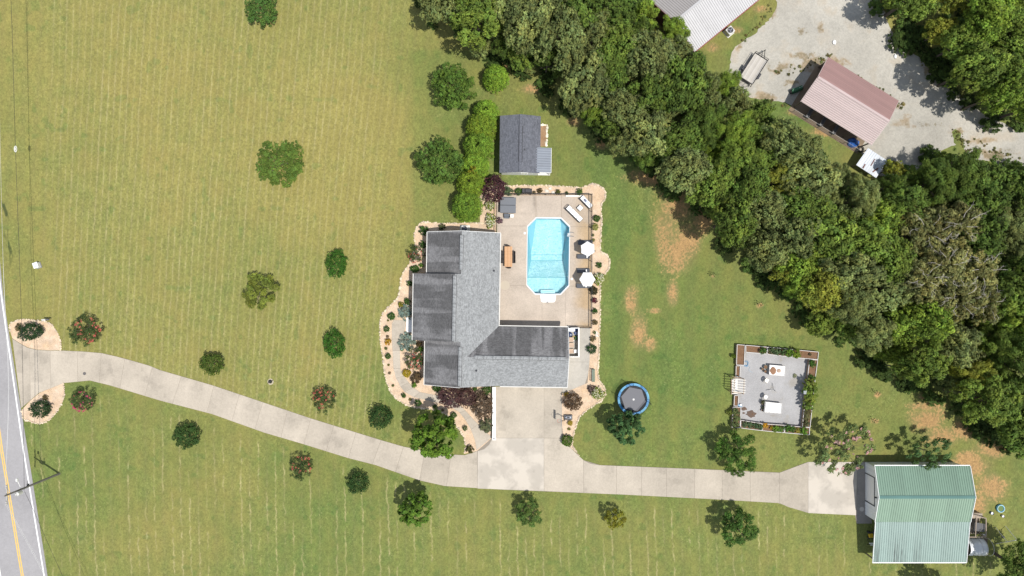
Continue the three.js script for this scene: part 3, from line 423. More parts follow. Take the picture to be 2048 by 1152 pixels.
// ---------- green-roofed garage barn at the right ----------
{
  const O = P(1730, 924), B = thing('barn', 'pale grey garage barn with green metal roof and bluish lean-to roof', 'barn', O);
  const L = gx(1940, 3.2) - O.x - 0.1, zN = 0, zM = 7.0, zS = 12.35, E = 3.05, R = 4.05, E2 = 2.35;        // local: x east, z south
  const wallM = metalMats([0.86, 0.89, 0.92], 0.02), grey = wallM[1], trim = mat([0.72, 0.74, 0.74], 0.5);
  const mid = zM / 2;
  const sec = [[zN, -0.2], [zM, -0.2], [zM, E - 0.06], [mid, R - 0.08], [zN, E - 0.06]];
  // west front as corrugated panels with the door opening, other walls plain ribbed sheets
  part(B, 'wall', (() => { const s = new THREE.Shape(sec.map(([a, h]) => new THREE.Vector2(a, h))); const d = new THREE.Path([[1.5, 0.0], [5.05, 0.0], [5.05, 2.45], [1.5, 2.45]].map(([a, h]) => new THREE.Vector2(a, h))); s.holes.push(d); return new THREE.ExtrudeGeometry(s, { depth: 0.12, bevelEnabled: false }).rotateY(-Math.PI / 2).translate(0.12, 0, 0); })(), grey);
  for (let k = 0; k < 18; k++) { const z = 0.2 + k * 0.385, h = E + (1 - Math.abs(z - mid) / mid) * (R - E) - 0.1; const y0 = z > 1.4 && z < 5.15 ? 2.55 : 0; part(B, 'wall_rib', box(0.02, h - y0, 0.05, -0.012, y0 + (h - y0) / 2, z), grey); }
  part(B, 'wall', new THREE.ExtrudeGeometry(new THREE.Shape(sec.map(([a, h]) => new THREE.Vector2(a, h))), { depth: 0.12, bevelEnabled: false }).rotateY(-Math.PI / 2).translate(L, 0, 0), grey);
  part(B, 'wall', box(L - 0.24, E + 0.1, 0.12, L / 2, E / 2 - 0.12, 0.06), grey); part(B, 'wall', box(L - 0.24, E + 0.1, 0.12, L / 2, E / 2 - 0.12, zM - 0.06), grey);
  part(B, 'wall', box(0.1, E2 - 0.15, zS - zM - 0.2, 3.2, E2 / 2 - 0.1, (zM + zS) / 2), grey);
  for (let k = 0; k < 5; k++) { const d = part(B, 'door_panel', box(0.06, 0.465, 3.5, 0.05, 0.27 + k * 0.485, 3.275), white); void d; }
  for (const [z, y, w, h] of [[1.42, 1.25, 0.12, 2.5], [5.13, 1.25, 0.12, 2.5], [3.275, 2.53, 3.82, 0.12]]) part(B, 'door_frame', box(0.05, h, w, -0.03, y, z), darkGrey);
  part(B, 'wall_lamp', [box(0.14, 0.2, 0.14, -0.08, 3.05, mid + 0.35), cyl(0.05, 0.12, 0.12, -0.16, 2.95, mid + 0.35)], darkGrey);
  // roof panels
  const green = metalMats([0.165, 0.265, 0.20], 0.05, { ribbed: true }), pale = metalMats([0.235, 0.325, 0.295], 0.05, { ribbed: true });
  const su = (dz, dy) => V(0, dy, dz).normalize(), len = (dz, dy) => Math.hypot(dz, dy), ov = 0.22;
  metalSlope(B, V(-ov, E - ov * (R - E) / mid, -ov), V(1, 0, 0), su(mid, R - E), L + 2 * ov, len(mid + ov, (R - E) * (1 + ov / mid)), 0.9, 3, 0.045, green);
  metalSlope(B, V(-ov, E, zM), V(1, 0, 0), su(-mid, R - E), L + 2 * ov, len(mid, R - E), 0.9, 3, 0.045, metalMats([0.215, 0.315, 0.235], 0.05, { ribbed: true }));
  metalSlope(B, V(-0.15 - ov * 0, E2 - 0.02, zS + 0.15), V(1, 0, 0), su(-(zS - zM), E - E2), L + 0.3, len(zS - zM + 0.15, (E - E2)), 0.9, 3, 0.045, pale);
  { // rain-streaked sheets near the lower right corner of the lean-to, with painted rib shade
    const kids = B.children.slice(-15), stainTex = (sd) => texture(96, 512, gray((u, v) => { const d = Math.abs((u * 3) % 1 - 0.5), s = sstep(0.42, 0.75, tn(u, 0.2, 14, sd) * 0.7 + 0.3 * tn(u, v, 8, sd)) * (1 - sstep(0.15, 0.85, v + 0.4 * (tn(u, 0.5, 11, sd + 2) - 0.5))); return (0.97 - 0.09 * (1 - sstep(0.05, 0.22, Math.abs(d - 0.13)))) * (1 - 0.62 * s) * (1 - 0.25 * (1 - sstep(0, 0.06, v)) * tn(u, 0.7, 20, sd)); }), { wrap: true });
    [[8, 1], [10, 2], [11, 3], [14, 4]].forEach(([i, sd]) => { const k = kids[i]; if (!k) return; const w = (L + 0.3) / 15, t = stainTex(sd); t.repeat.set(1 / w, 1 / 5.5); k.material = mat([0.235, 0.325, 0.295], 0.5, { map: t }); });
  }
  part(B, 'ridge_cap', (() => { const s = new THREE.Shape([new THREE.Vector2(-0.2, -0.03), new THREE.Vector2(0, 0.05), new THREE.Vector2(0.2, -0.03), new THREE.Vector2(0.2, -0.05), new THREE.Vector2(-0.2, -0.05)]); return new THREE.ExtrudeGeometry(s, { depth: L + 0.5, bevelEnabled: false }).rotateY(Math.PI / 2).translate(-0.25, R + 0.06, mid); })(), metalMats([0.11, 0.23, 0.21])[0]);
  for (const x of [-ov - 0.03, L + ov + 0.03]) { part(B, 'rake_trim', beam(V(x, E - 0.05, -ov), V(x, R + 0.05, mid), 0.07, 0.16), trim); part(B, 'rake_trim', beam(V(x, R + 0.05, mid), V(x, E + 0.03, zM), 0.07, 0.16), trim); }
  for (const x of [-0.18, L + 0.18]) part(B, 'rake_trim', beam(V(x, E + 0.02, zM), V(x, E2, zS + 0.18), 0.07, 0.14), trim);
  part(B, 'gutter', box(L + 0.5, 0.1, 0.12, L / 2, E - 0.12, -ov - 0.07), trim); part(B, 'gutter', box(L + 0.4, 0.1, 0.12, L / 2, E2 - 0.05, zS + 0.22), trim);
  for (let x = 0.15; x < L; x += 2.9) part(B, 'post', box(0.15, E2, 0.15, x, E2 / 2, zS - 0.1), woodMat([0.30, 0.24, 0.17]));
  // things under the lean-to's open end
  const q = (x, z) => O.clone().add(V(x, 0, z));
  const trk = thing('riding_mower', 'yellow riding mower parked under the open end of the green barn lean-to', 'mower', q(0.9, 9.6), 0.1);
  part(trk, 'hood', rbox(0.6, 0.35, 0.5, -0.4, 0.6, 0, 0.1), mat([0.55, 0.36, 0.02], 0.5)); part(trk, 'body', rbox(1.2, 0.2, 0.75, 0, 0.38, 0, 0.06), darkGrey); part(trk, 'seat', [rbox(0.45, 0.12, 0.45, 0.3, 0.62, 0, 0.05), rbox(0.12, 0.4, 0.45, 0.5, 0.82, 0, 0.05)], black);
  for (const [x, z, r] of [[-0.5, 0.38, 0.2], [-0.5, -0.38, 0.2], [0.42, 0.42, 0.28], [0.42, -0.42, 0.28]]) part(trk, 'wheel', new THREE.CylinderGeometry(r, r, 0.18, 18).rotateX(Math.PI / 2).translate(x, r, z), black);
  const bench = thing('sawhorse', 'dark metal sawhorse with pale planks under the green barn lean-to', 'sawhorse', q(0.75, 10.8));
  part(bench, 'plank', [box(1.1, 0.05, 0.16, 0, 0.78, -0.2), box(1.0, 0.05, 0.14, 0.1, 0.78, 0.02)], white); for (const s of [-1, 1]) part(bench, 'leg', [bar(V(s * 0.4, 0.76, -0.1), V(s * 0.45, 0, -0.4), 0.03), bar(V(s * 0.4, 0.76, -0.1), V(s * 0.45, 0, 0.25), 0.03)], black);
}

// ---------- grey and maroon metal building at the top ----------
{
  const E = 3.3, R = 4.75, a = P(1389, 104, E), b = P(1299.6, 0, E), along = P(1516, 0, E).sub(a).setY(0).normalize(), w = b.distanceTo(a), acr = b.clone().sub(a).setY(0).normalize(), Lg = 24;
  const B = thing('metal_building', 'long metal building with pale grey ribbed roof and maroon walls', 'building', V(a.x, 0, a.z));
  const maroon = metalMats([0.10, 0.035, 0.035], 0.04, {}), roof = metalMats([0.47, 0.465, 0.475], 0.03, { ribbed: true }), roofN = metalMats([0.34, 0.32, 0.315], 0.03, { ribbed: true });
  const u1 = acr.clone().multiplyScalar(w / 2).add(V(0, R - E, 0)), l1 = u1.length(); u1.normalize();
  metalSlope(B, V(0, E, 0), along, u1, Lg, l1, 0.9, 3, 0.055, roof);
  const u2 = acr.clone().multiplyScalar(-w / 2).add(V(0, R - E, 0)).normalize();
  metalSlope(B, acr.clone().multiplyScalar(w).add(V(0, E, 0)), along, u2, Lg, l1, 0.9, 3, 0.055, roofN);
  part(B, 'ridge_cap', beam(acr.clone().multiplyScalar(w / 2).add(V(0, R + 0.06, 0)), acr.clone().multiplyScalar(w / 2).addScaledVector(along, Lg).add(V(0, R + 0.06, 0)), 0.28, 0.05), roof[2]);
  const at = (s, t, y) => along.clone().multiplyScalar(s).addScaledVector(acr, t).setY(y);
  part(B, 'wall', [beam(at(0.3, 0.3, E / 2 - 0.1), at(Lg, 0.3, E / 2 - 0.1), 0.12, E), beam(at(0.3, w - 0.3, E / 2 - 0.1), at(Lg, w - 0.3, E / 2 - 0.1), 0.12, E)], maroon[0]);
  { // gable wall
    const g = new THREE.ExtrudeGeometry(new THREE.Shape([[0.37, -0.1], [w - 0.37, -0.1], [w - 0.37, E - 0.02], [w / 2, R - 0.12], [0.37, E - 0.02]].map(([x, y]) => new THREE.Vector2(x, y))), { depth: 0.12, bevelEnabled: false });
    const m = new THREE.Matrix4().makeBasis(acr, V(0, 1, 0), V().crossVectors(acr, V(0, 1, 0))); g.applyMatrix4(m); const inw = V().crossVectors(acr, V(0, 1, 0)).dot(along) > 0; g.translate(...along.clone().multiplyScalar(inw ? 0.25 : 0.37).toArray());
    part(B, 'gable_wall', g, maroon[1]);
  }
  part(B, 'eave_trim', beam(at(0, -0.05, E - 0.1), at(Lg, -0.05, E - 0.1), 0.1, 0.18), mat([0.25, 0.04, 0.05], 0.5));
  part(B, 'rake_trim', [beam(at(-0.04, 0, E), at(-0.04, w / 2, R), 0.08, 0.18), beam(at(-0.04, w / 2, R), at(-0.04, w, E), 0.08, 0.18)], mat([0.13, 0.05, 0.05], 0.5));
  // door and window on the long wall
  part(B, 'door', beam(at(12, 0.2, 1.05), at(13, 0.2, 1.05), 0.06, 2.1), white);
}
function acUnit(label, pos, turn, w = 0.85, h = 0.75, pad = 1.2, padD = pad) {
  const t = thing('air_conditioner', label, 'air conditioner', pos, turn);
  part(t, 'pad', box(pad, 0.1, padD, 0, 0.05, 0), offWhite);
  part(t, 'cabinet', rbox(w, h, w, 0, 0.1 + h / 2, 0, 0.06), mat([0.62, 0.62, 0.60], 0.5));
  part(t, 'fan_guard', new THREE.CylinderGeometry(w * 0.4, w * 0.4, 0.03, 24).translate(0, 0.115 + h, 0), mat([0.03, 0.03, 0.035], 0.6));
  part(t, 'fan_blade', [0, 1, 2].map((k) => box(w * 0.3, 0.012, 0.13, w * 0.19, 0, 0).rotateX(0.1).rotateY(k * 2.094).translate(0, 0.14 + h, 0)), mat([0.2, 0.22, 0.27], 0.4));
  part(t, 'guard_ring', new THREE.TorusGeometry(w * 0.41, 0.02, 6, 28).rotateX(Math.PI / 2).translate(0, 0.14 + h, 0), mat([0.5, 0.5, 0.5], 0.5));
  return t;
}
acUnit('white air conditioner with round fan beside the grey metal building', P(1459, 62.5, 0.5), 0.7, 0.95, 0.8, 1.1);
acUnit('pale air conditioner with round fan at the top wall of the house', P(929.5, 457.5, 0.5), 0, 0.85, 0.75, 1.35, 1.0);

// ---------- open pole shed with pink roof ----------
{
  const E = 3.0, R = 4.0, c = [[1657, 114.6], [1796.7, 201.3], [1739, 287], [1597.5, 201.3]].map(([x, y]) => P(x, y, E));
  const along = c[1].clone().sub(c[0]).normalize(), across = V(-along.z, 0, along.x); if (across.dot(c[3].clone().sub(c[0])) < 0) across.negate();
  const La = (c[0].distanceTo(c[1]) + c[3].distanceTo(c[2])) / 2, W = (c[0].distanceTo(c[3]) + c[1].distanceTo(c[2])) / 2, o = c[0].clone().setY(0);
  const S = thing('pole_shed', 'open-sided pole shed with faded pink ribbed metal roof', 'shed', o);
  const at = (s, t, y) => along.clone().multiplyScalar(s).addScaledVector(across, t).setY(y);
  const pink = metalMats([0.285, 0.165, 0.155], 0.03), pale = metalMats([0.50, 0.395, 0.385], 0.04, { ribbed: true, deep: true }), sl = Math.hypot(W / 2, R - E), upS = across.clone().multiplyScalar(-W / 2).add(V(0, R - E, 0)).normalize(), upN = across.clone().multiplyScalar(W / 2).add(V(0, R - E, 0)).normalize();  // same sheet metal on both slopes; the paler one has sun glare painted in
  // sheets laid with their ribs along the shed: each slope in strips
  const strips = (o0, up, n, mats, h) => metalSlope(S, o0, up, along, sl, La, sl / n, 2, h, mats);
  strips(at(0, 0, E), upN, 7, pink, 0.02); strips(at(0, W, E), upS, 7, pale, 0.06);
  part(S, 'ridge_cap', beam(at(0, W / 2, R + 0.06), at(La, W / 2, R + 0.06), 0.3, 0.04), pale[1]);
  part(S, 'fascia', [beam(at(-0.04, 0, E - 0.08), at(-0.04, W / 2, R - 0.08), 0.06, 0.16), beam(at(-0.04, W / 2, R - 0.08), at(-0.04, W, E - 0.08), 0.06, 0.16), beam(at(La + 0.04, 0, E - 0.08), at(La + 0.04, W / 2, R - 0.08), 0.06, 0.16), beam(at(La + 0.04, W / 2, R - 0.08), at(La + 0.04, W, E - 0.08), 0.06, 0.16)], pale[2]);
  const post = woodMat([0.20, 0.16, 0.12]);
  for (let k = 0; k <= 4; k++) for (const t of [0.25, W - 0.25]) part(S, 'post', box(0.14, E, 0.14, 0, E / 2, 0).translate(...at(0.2 + k * (La - 0.4) / 4, t, 0).toArray()), post);
  part(S, 'rafter_beam', [beam(at(0.1, 0.25, E - 0.15), at(La - 0.1, 0.25, E - 0.15), 0.08, 0.2), beam(at(0.1, W - 0.25, E - 0.15), at(La - 0.1, W - 0.25, E - 0.15), 0.08, 0.2)], post);
  part(S, 'back_wall', beam(at(0.3, 0.3, 1.4), at(La - 0.3, 0.3, 1.4), 0.05, 2.8), pink[1]);
  part(S, 'dirt_floor', slab([at(-0.2, -0.1, 0), at(La, -0.1, 0), at(La, W + 0.65, 0), at(-0.2, W + 0.65, 0)], -0.05, 0.024), mat([0.27, 0.21, 0.15], 1, { map: tiled(gravelTex, 5) }));
  // cattle rail with panels along the open side
  const R2 = thing('pipe_fence', 'long grey pipe fence along the open side of the pink shed', 'fence', o.clone().addScaledVector(across, W + 0.55));
  for (let k = 0; k < 6; k++) part(R2, 'post', bar(at(0.3 + k * 2.0, 0, 0), at(0.3 + k * 2.0, 0, 1.25), 0.04), mat([0.3, 0.3, 0.3], 0.6));
  for (const y of [0.35, 0.65, 0.95, 1.25]) part(R2, 'rail', bar(at(0.3, 0, y), at(10.3, 0, y), 0.022), mat([0.3, 0.3, 0.3], 0.6));
  for (const [s, n] of [[2.3, 'left'], [4.4, 'middle'], [6.4, 'right']]) { const g = thing('feed_trough', `grey feed trough under the pink shed roof, ${n} one of three`, 'trough', o.clone().addScaledVector(along, s).addScaledVector(across, W - 0.35), Math.atan2(-across.z, across.x)); part(g, 'basin', [box(1.3, 0.05, 0.4, 0, 0.4, 0), box(1.3, 0.25, 0.04, 0, 0.5, 0.2), box(1.3, 0.25, 0.04, 0, 0.5, -0.2), box(0.04, 0.25, 0.36, -0.63, 0.5, 0), box(0.04, 0.25, 0.36, 0.63, 0.5, 0)], mat([0.16, 0.16, 0.16], 0.6)); for (const x of [-0.5, 0.5]) part(g, 'leg', box(0.06, 0.4, 0.3, x, 0.2, 0), darkGrey); }
  const tp = thing('blue_tarpaulin', 'crumpled blue tarpaulin over a heap at the corner of the pink shed', 'tarpaulin', P(1709, 285, 0.5));
  part(tp, 'sheet', (() => { const g = new THREE.SphereGeometry(0.75, 36, 18, 0, Math.PI * 2, 0, Math.PI / 2), p = g.attributes.position; for (let i = 0; i < p.count; i++) { const x = p.getX(i), y = p.getY(i), z = p.getZ(i), k = 0.8 + 0.55 * (fbm(x * 2.6 + 9, z * 2.6 + y, 3)); p.setXYZ(i, x * k, y * k * 0.9, z * k * 0.85); } g.computeVertexNormals(); return g; })(), mat([0.03, 0.12, 0.42], 0.45));
  const ty = thing('old_tyre', 'old black tyre lying between pink shed and tin lean-to', 'tyre', P(1721, 299)); part(ty, 'tread', new THREE.TorusGeometry(0.32, 0.12, 10, 28).rotateX(Math.PI / 2).scale(1, 1.1, 1).translate(0, 0.13, 0), mat([0.07, 0.065, 0.055], 0.95));
}
{ // tin lean-to, half hidden under the trees
  const h = 1.9, c = [[1736, 296], [1776, 322], [1754.5, 350], [1725 - 10, 322]].map(([x, y]) => P(x, y, h)), along = c[1].clone().sub(c[0]).normalize(), acr = V(-along.z, 0, along.x), La = c[0].distanceTo(c[1]), Lw = 2.6;
  const S = thing('tin_lean_to', 'low lean-to roofed with rusty silver tin sheets beside the pink shed', 'lean-to', c[0].clone().setY(0));
  const tin = metalMats([0.56, 0.60, 0.66], 0.06), up = acr.clone().multiplyScalar(1).add(V(0, -0.12, 0)).normalize();
  metalSlope(S, V(0, h, 0), along, up, La, Lw, 0.62, 2, 0.03, tin, 'tin_sheet');
  const at = (s, t, y) => along.clone().multiplyScalar(s).addScaledVector(acr, t).setY(y);
  for (const [s, t] of [[0.15, 0.15], [La - 0.15, 0.15], [0.15, Lw - 0.2], [La - 0.15, Lw - 0.2]]) part(S, 'post', box(0.1, h - 0.35, 0.1, 0, h / 2 - 0.17, 0).translate(...at(s, t, 0).toArray()), woodMat([0.22, 0.17, 0.12]));
  part(S, 'rust_strip', [beam(at(1.55, 0.7, h - 0.01), at(1.62, 1.7, h - 0.13), 0.09, 0.03), beam(at(0.9, 1.9, h - 0.15), at(0.95, 2.5, h - 0.22), 0.12, 0.03), beam(at(2.6, 1.4, h - 0.09), at(2.3, 2.2, h - 0.19), 0.14, 0.03)], mat([0.16, 0.05, 0.03], 0.9));
  const s2 = thing('tin_sheet', 'loose silver tin sheet lying beside the yellow-green tree near the lean-to', 'tin sheet', P(1798, 343, 0.4, 0.4), 0.7); part(s2, 'sheet', [box(0.9, 0.02, 0.7, 0, 0, 0), ...[-0.3, 0, 0.3].map((x) => box(0.05, 0.03, 0.7, x, 0.02, 0))], tin[0]);
}
{ // green seed drill standing in the shed's shade
  const a = P(1594, 178, 0.5), t = thing('green_mower_deck', 'dark green farm implement standing in the shade of the pink shed', 'implement', a, 0.38);
  const gm = mat([0.03, 0.13, 0.06], 0.5);
  part(t, 'body', rbox(1.55, 0.4, 0.45, 0, 0.5, 0, 0.08), gm); part(t, 'drum', new THREE.CylinderGeometry(0.2, 0.2, 1.5, 16).rotateZ(Math.PI / 2).translate(0, 0.25, 0.18), gm);
  part(t, 'hitch', [bar(V(-0.5, 0.6, 0), V(-0.85, 0.75, -0.15), 0.04), bar(V(-0.5, 0.6, -0.15), V(-0.85, 0.75, -0.15), 0.04)], black); for (const x of [-0.82, 0.82]) part(t, 'wheel', new THREE.CylinderGeometry(0.25, 0.25, 0.12, 18).rotateZ(Math.PI / 2).translate(x, 0.25, 0.05), black);
  part(t, 'cap', [cyl(0.06, 0.06, 0.1, 0.3, 0.7, 0, 10), cyl(0.06, 0.06, 0.1, 0.6, 0.7, 0, 10)], mat([0.4, 0.45, 0.42], 0.4));
}
{ // flatbed utility trailer
  const h = 0.65, f = P(1522.7, 112.5, h), b = P(1489, 165.5, h), d = f.clone().sub(b), L = d.length(), ang = Math.atan2(-d.z, d.x);
  const t = thing('utility_trailer', 'flatbed utility trailer with pale plank deck on the gravel yard', 'trailer', f.clone().lerp(b, 0.5).setY(0), ang), W = 1.86;
  for (let k = 0; k < 9; k++) part(t, 'deck_plank', box(L - 0.55, 0.04, W / 9 - 0.012, 0.15, h + 0.004 * (k % 3), -W / 2 + (k + 0.5) * W / 9), woodMat([[0.62, 0.58, 0.52], [0.56, 0.52, 0.47], [0.66, 0.62, 0.57]][k % 3]));
  part(t, 'frame', [box(L, 0.12, 0.08, 0, h - 0.08, W / 2 + 0.04), box(L, 0.12, 0.08, 0, h - 0.08, -W / 2 - 0.04), box(0.08, 0.12, W, L / 2, h - 0.08, 0), box(0.08, 0.12, W, -L / 2 + 0.4, h - 0.08, 0), box(0.06, 0.1, W, 0, h - 0.1, 0)], black);
  part(t, 'side_rail', [bar(V(-L / 2 + 0.3, h + 0.42, W / 2 + 0.05), V(L / 2, h + 0.42, W / 2 + 0.05), 0.03), bar(V(-L / 2 + 0.3, h + 0.42, -W / 2 - 0.05), V(L / 2, h + 0.42, -W / 2 - 0.05), 0.03), bar(V(L / 2, h + 0.42, -W / 2 - 0.05), V(L / 2, h + 0.42, W / 2 + 0.05), 0.03), ...[-1, 1].flatMap((s) => [0, 1, 2, 3].map((k) => bar(V(L / 2 - k * L / 3.3, h, s * (W / 2 + 0.05)), V(L / 2 - k * L / 3.3, h + 0.42, s * (W / 2 + 0.05)), 0.025)))], black);
  for (const s of [-1, 1]) { const w = part(t, 'wheel', new THREE.CylinderGeometry(0.33, 0.33, 0.2, 22).rotateX(Math.PI / 2).translate(-0.35, 0.33, s * (W / 2 + 0.22)), black); part(t, 'mudguard', box(0.85, 0.03, 0.28, -0.35, 0.72, s * (W / 2 + 0.22)), darkGrey); void w; }
  part(t, 'drawbar', [bar(V(L / 2, h - 0.1, 0.5), V(L / 2 + 1.0, h - 0.15, 0), 0.045), bar(V(L / 2, h - 0.1, -0.5), V(L / 2 + 1.0, h - 0.15, 0), 0.045), cyl(0.05, 0.05, 0.4, L / 2 + 0.95, h - 0.25, 0, 10)], black);
  part(t, 'ramp_gate', [0, 1, 2, 3, 4].map((k) => beam(V(-L / 2 + 0.36, h - 0.02, -W / 2 + k * W / 4), V(-L / 2 - 0.2, h + 0.55, -W / 2 + k * W / 4), 0.05, 0.05)).concat([beam(V(-L / 2 - 0.2, h + 0.55, -W / 2), V(-L / 2 - 0.2, h + 0.55, W / 2), 0.05, 0.06), beam(V(-L / 2 + 0.36, h, -W / 2), V(-L / 2 + 0.36, h, W / 2), 0.05, 0.05)]), black);
}

// ---------- garden shed with metal porch roof ----------
{
  const E = 2.5, R = 3.5, x0 = gx(999.5, E), x1 = gx(1081, E), z0 = gz(232, E), z1 = gz(346, E), xr = gx(1041.2, R), S = thing('garden_shed', 'white garden shed with bluish grey shingle roof and metal porch roof', 'shed', V((x0 + x1) / 2, 0, (z0 + z1) / 2), -0.012);
  const ox = S.position.x, oz = S.position.z, m = roofMat(roofTexShed), m2 = roofMat(roofTexShed, 0.4, 0.3), k1 = (R - E) / (xr - x0), k2 = (R - E) / (x1 - xr), q = (l) => l.map(([x, z]) => [x - ox, z - oz]);
  slope(S, 'roof_slope', q([[x0, z0], [xr, z0], [xr, z1], [x0, z1]]), (x) => E + (x + ox - x0) * k1, 0.12, m, (x, z) => [z, x]);
  slope(S, 'roof_slope', q([[xr, z0], [x1, z0], [x1, z1], [xr, z1]]), (x) => E + (x1 - x - ox) * k2, 0.12, m2, (x, z) => [z, -x]);
  part(S, 'wall', prism([[x0 - ox + 0.25, -0.1], [x1 - ox - 0.25, -0.1], [x1 - ox - 0.25, E - 0.02], [xr - ox, R - 0.16], [x0 - ox + 0.25, E - 0.02]], z0 - oz + 0.2, z1 - oz - 0.12), white);
  const n = 6, L = z1 - z0; for (let i = 0; i < n; i++) part(S, 'ridge_cap', box(0.36, 0.06, L / n - 0.03, xr - ox, R + 0.03, -L / 2 + (i + 0.5) * L / n), roofMat(roofTexShed, 0.2, 0.6));
  part(S, 'ridge_flashing', [box(0.05, 0.03, L * 0.62, xr - ox - 0.22, R - 0.03, 0.1), box(0.05, 0.03, L * 0.62, xr - ox + 0.22, R - 0.03, 0.1)], black);
  const w = P(1049, 299, 3.3); part(S, 'vent_pipe', [cyl(0.06, 0.06, 0.35, w.x - ox, 3.1, w.z - oz, 12), box(0.26, 0.02, 0.26, w.x - ox, 3.3, w.z - oz)], darkGrey);
  part(S, 'batten', box(0.05, 0.04, 0.95, P(1033, 271, 3.2).x - ox, 3.26, P(1033, 271, 3.2).z - oz).rotateZ(0), offWhite);
  const pe = 2.35, a = P(1062.5, 294, 2.75), b = P(1102.5, 344.5, pe);
  metalSlope(S, V(b.x - ox, pe, a.z - oz), V(0, 0, 1), V(a.x - b.x, 0.42, 0).normalize(), b.z - a.z, Math.hypot(b.x - a.x, 0.42), 0.68, 2, 0.035, metalMats([0.20, 0.225, 0.27], 0.05, { ribbed: true }), 'porch_roof_panel');
  part(S, 'porch_post', [box(0.1, pe, 0.1, b.x - ox - 0.12, pe / 2, a.z - oz + 0.12), box(0.1, pe, 0.1, b.x - ox - 0.12, pe / 2, b.z - oz - 0.12)], white);
  part(S, 'porch_trim', [box(0.06, 0.14, b.z - a.z, b.x - ox + 0.02, pe - 0.08, (a.z + b.z) / 2 - oz), beam(V(a.x - ox, pe + 0.3, b.z - oz + 0.03), V(b.x - ox, pe - 0.1, b.z - oz + 0.03), 0.05, 0.12)], white);
  const dr = part(S, 'door', box(0.05, 2.0, 0.9, x1 - ox - 0.24, 1.0, 0.8), offWhite); part(dr, 'handle', box(0.05, 0.08, 0.04, x1 - ox - 0.2, 1.0, 1.1), steel);
  windowAt(S, 0.6, 1.5, z1 - oz - 0.1, 0.8, 0.8, 'z');
  part(S, 'porch_floor', box(b.x - x1 + 0.2, 0.12, b.z - a.z, (x1 + b.x) / 2 - ox - 0.1, 0.06, (a.z + b.z) / 2 - oz), offWhite);
}
// ---------- pool deck ----------
const rust = (px, py) => sstep(1140, 1180, px + 10 * fbm(px * 0.05, py * 0.05, 3)) * (0.35 + 0.65 * sstep(0.25, 0.6, fbm(px * 0.03, py * 0.03, 3)));
{
  const tex = texture(768, 1024, (u, v, o) => {
    const px = 985 + u * 205, py = 665 - v * 285, wx = px * M_PX, wz = py * M_PX;
    let k = 0.80 + 0.28 * (fbm(wx * 0.5, wz * 0.5, 4) - 0.5) + 0.14 * (vn(wx * 9, wz * 9) - 0.5) + 0.10 * (vn(wx * 22, wz * 22) - 0.5);
    for (const [x, y, sx, sy, d] of [[1069, 402, 3, 14, .38], [1045, 427, 8, 3, .18], [1041, 400, 6, 4, .12], [1135, 632, 5, 5, -.1], [1005, 520, 9, 40, .08]]) k *= 1 - d * Math.exp(-(((px - x) / sx) ** 2 + ((py - y) / sy) ** 2)) * (0.5 + vn(wx * 4, wz * 4));
    const r = rust(px, py) * 0.75;
    o[0] = lerp(0.56, 0.51, r) * k; o[1] = lerp(0.475, 0.35, r) * k; o[2] = lerp(0.395, 0.18, r) * k;
  }, { wrap: false });
  const t = tex; t.repeat.set(1 / (205 * M_PX), 1 / (285 * M_PX)); t.offset.set(-gx(985) / (205 * M_PX), gz(665) / (285 * M_PX));
  const dm = new THREE.MeshStandardMaterial({ map: t, roughness: 0.9, bumpMap: tiled(noiseBump, 3), bumpScale: 0.005 });
  const deck = structGroup('pool_deck');
  const outline = pxs([[994, 391], [1183, 391], [1183, 655], [994, 655]]);
  const s = new THREE.Shape(outline.map((p) => new THREE.Vector2(p.x, -p.z))); s.holes.push(new THREE.Path(poolPts.map((p) => new THREE.Vector2(p.x, -p.z))));
  part(deck, 'slab_joints', new THREE.ExtrudeGeometry(s, { depth: 0.12, bevelEnabled: false }).rotateX(-Math.PI / 2).translate(0, -0.09, 0), jointMat);
  for (const p of [[[994, 391], [1072, 391], [1072, 434.3], [1054, 452], [994, 452]], [[1072, 391], [1123, 391], [1122.8, 435], [1072, 434.3]], [[1123, 391], [1183, 391], [1183, 454], [1140.3, 453], [1122.8, 435]], [[994, 452], [1054, 452], [1052.8, 571], [994, 571]], [[1140.3, 453], [1183, 454], [1183, 572.3], [1138.4, 572.3]], [[994, 571], [1052.8, 571], [1070, 589.5], [1084, 589.6], [1084, 655], [994, 655]], [[1084, 589.7], [1121.5, 590], [1130.6, 581], [1130.6, 655], [1084, 655]], [[1130.6, 581], [1138.4, 572.3], [1183, 572.3], [1183, 655], [1130.6, 655]]]) slabPiece(deck, pxs(p), dm);
  part(deck, 'round_concrete_patch', new THREE.CylinderGeometry(0.64, 0.64, 0.012, 40).translate(...P(1010, 570.5, 0, 0.058).toArray()), mat([0.46, 0.40, 0.32], 0.9));
}
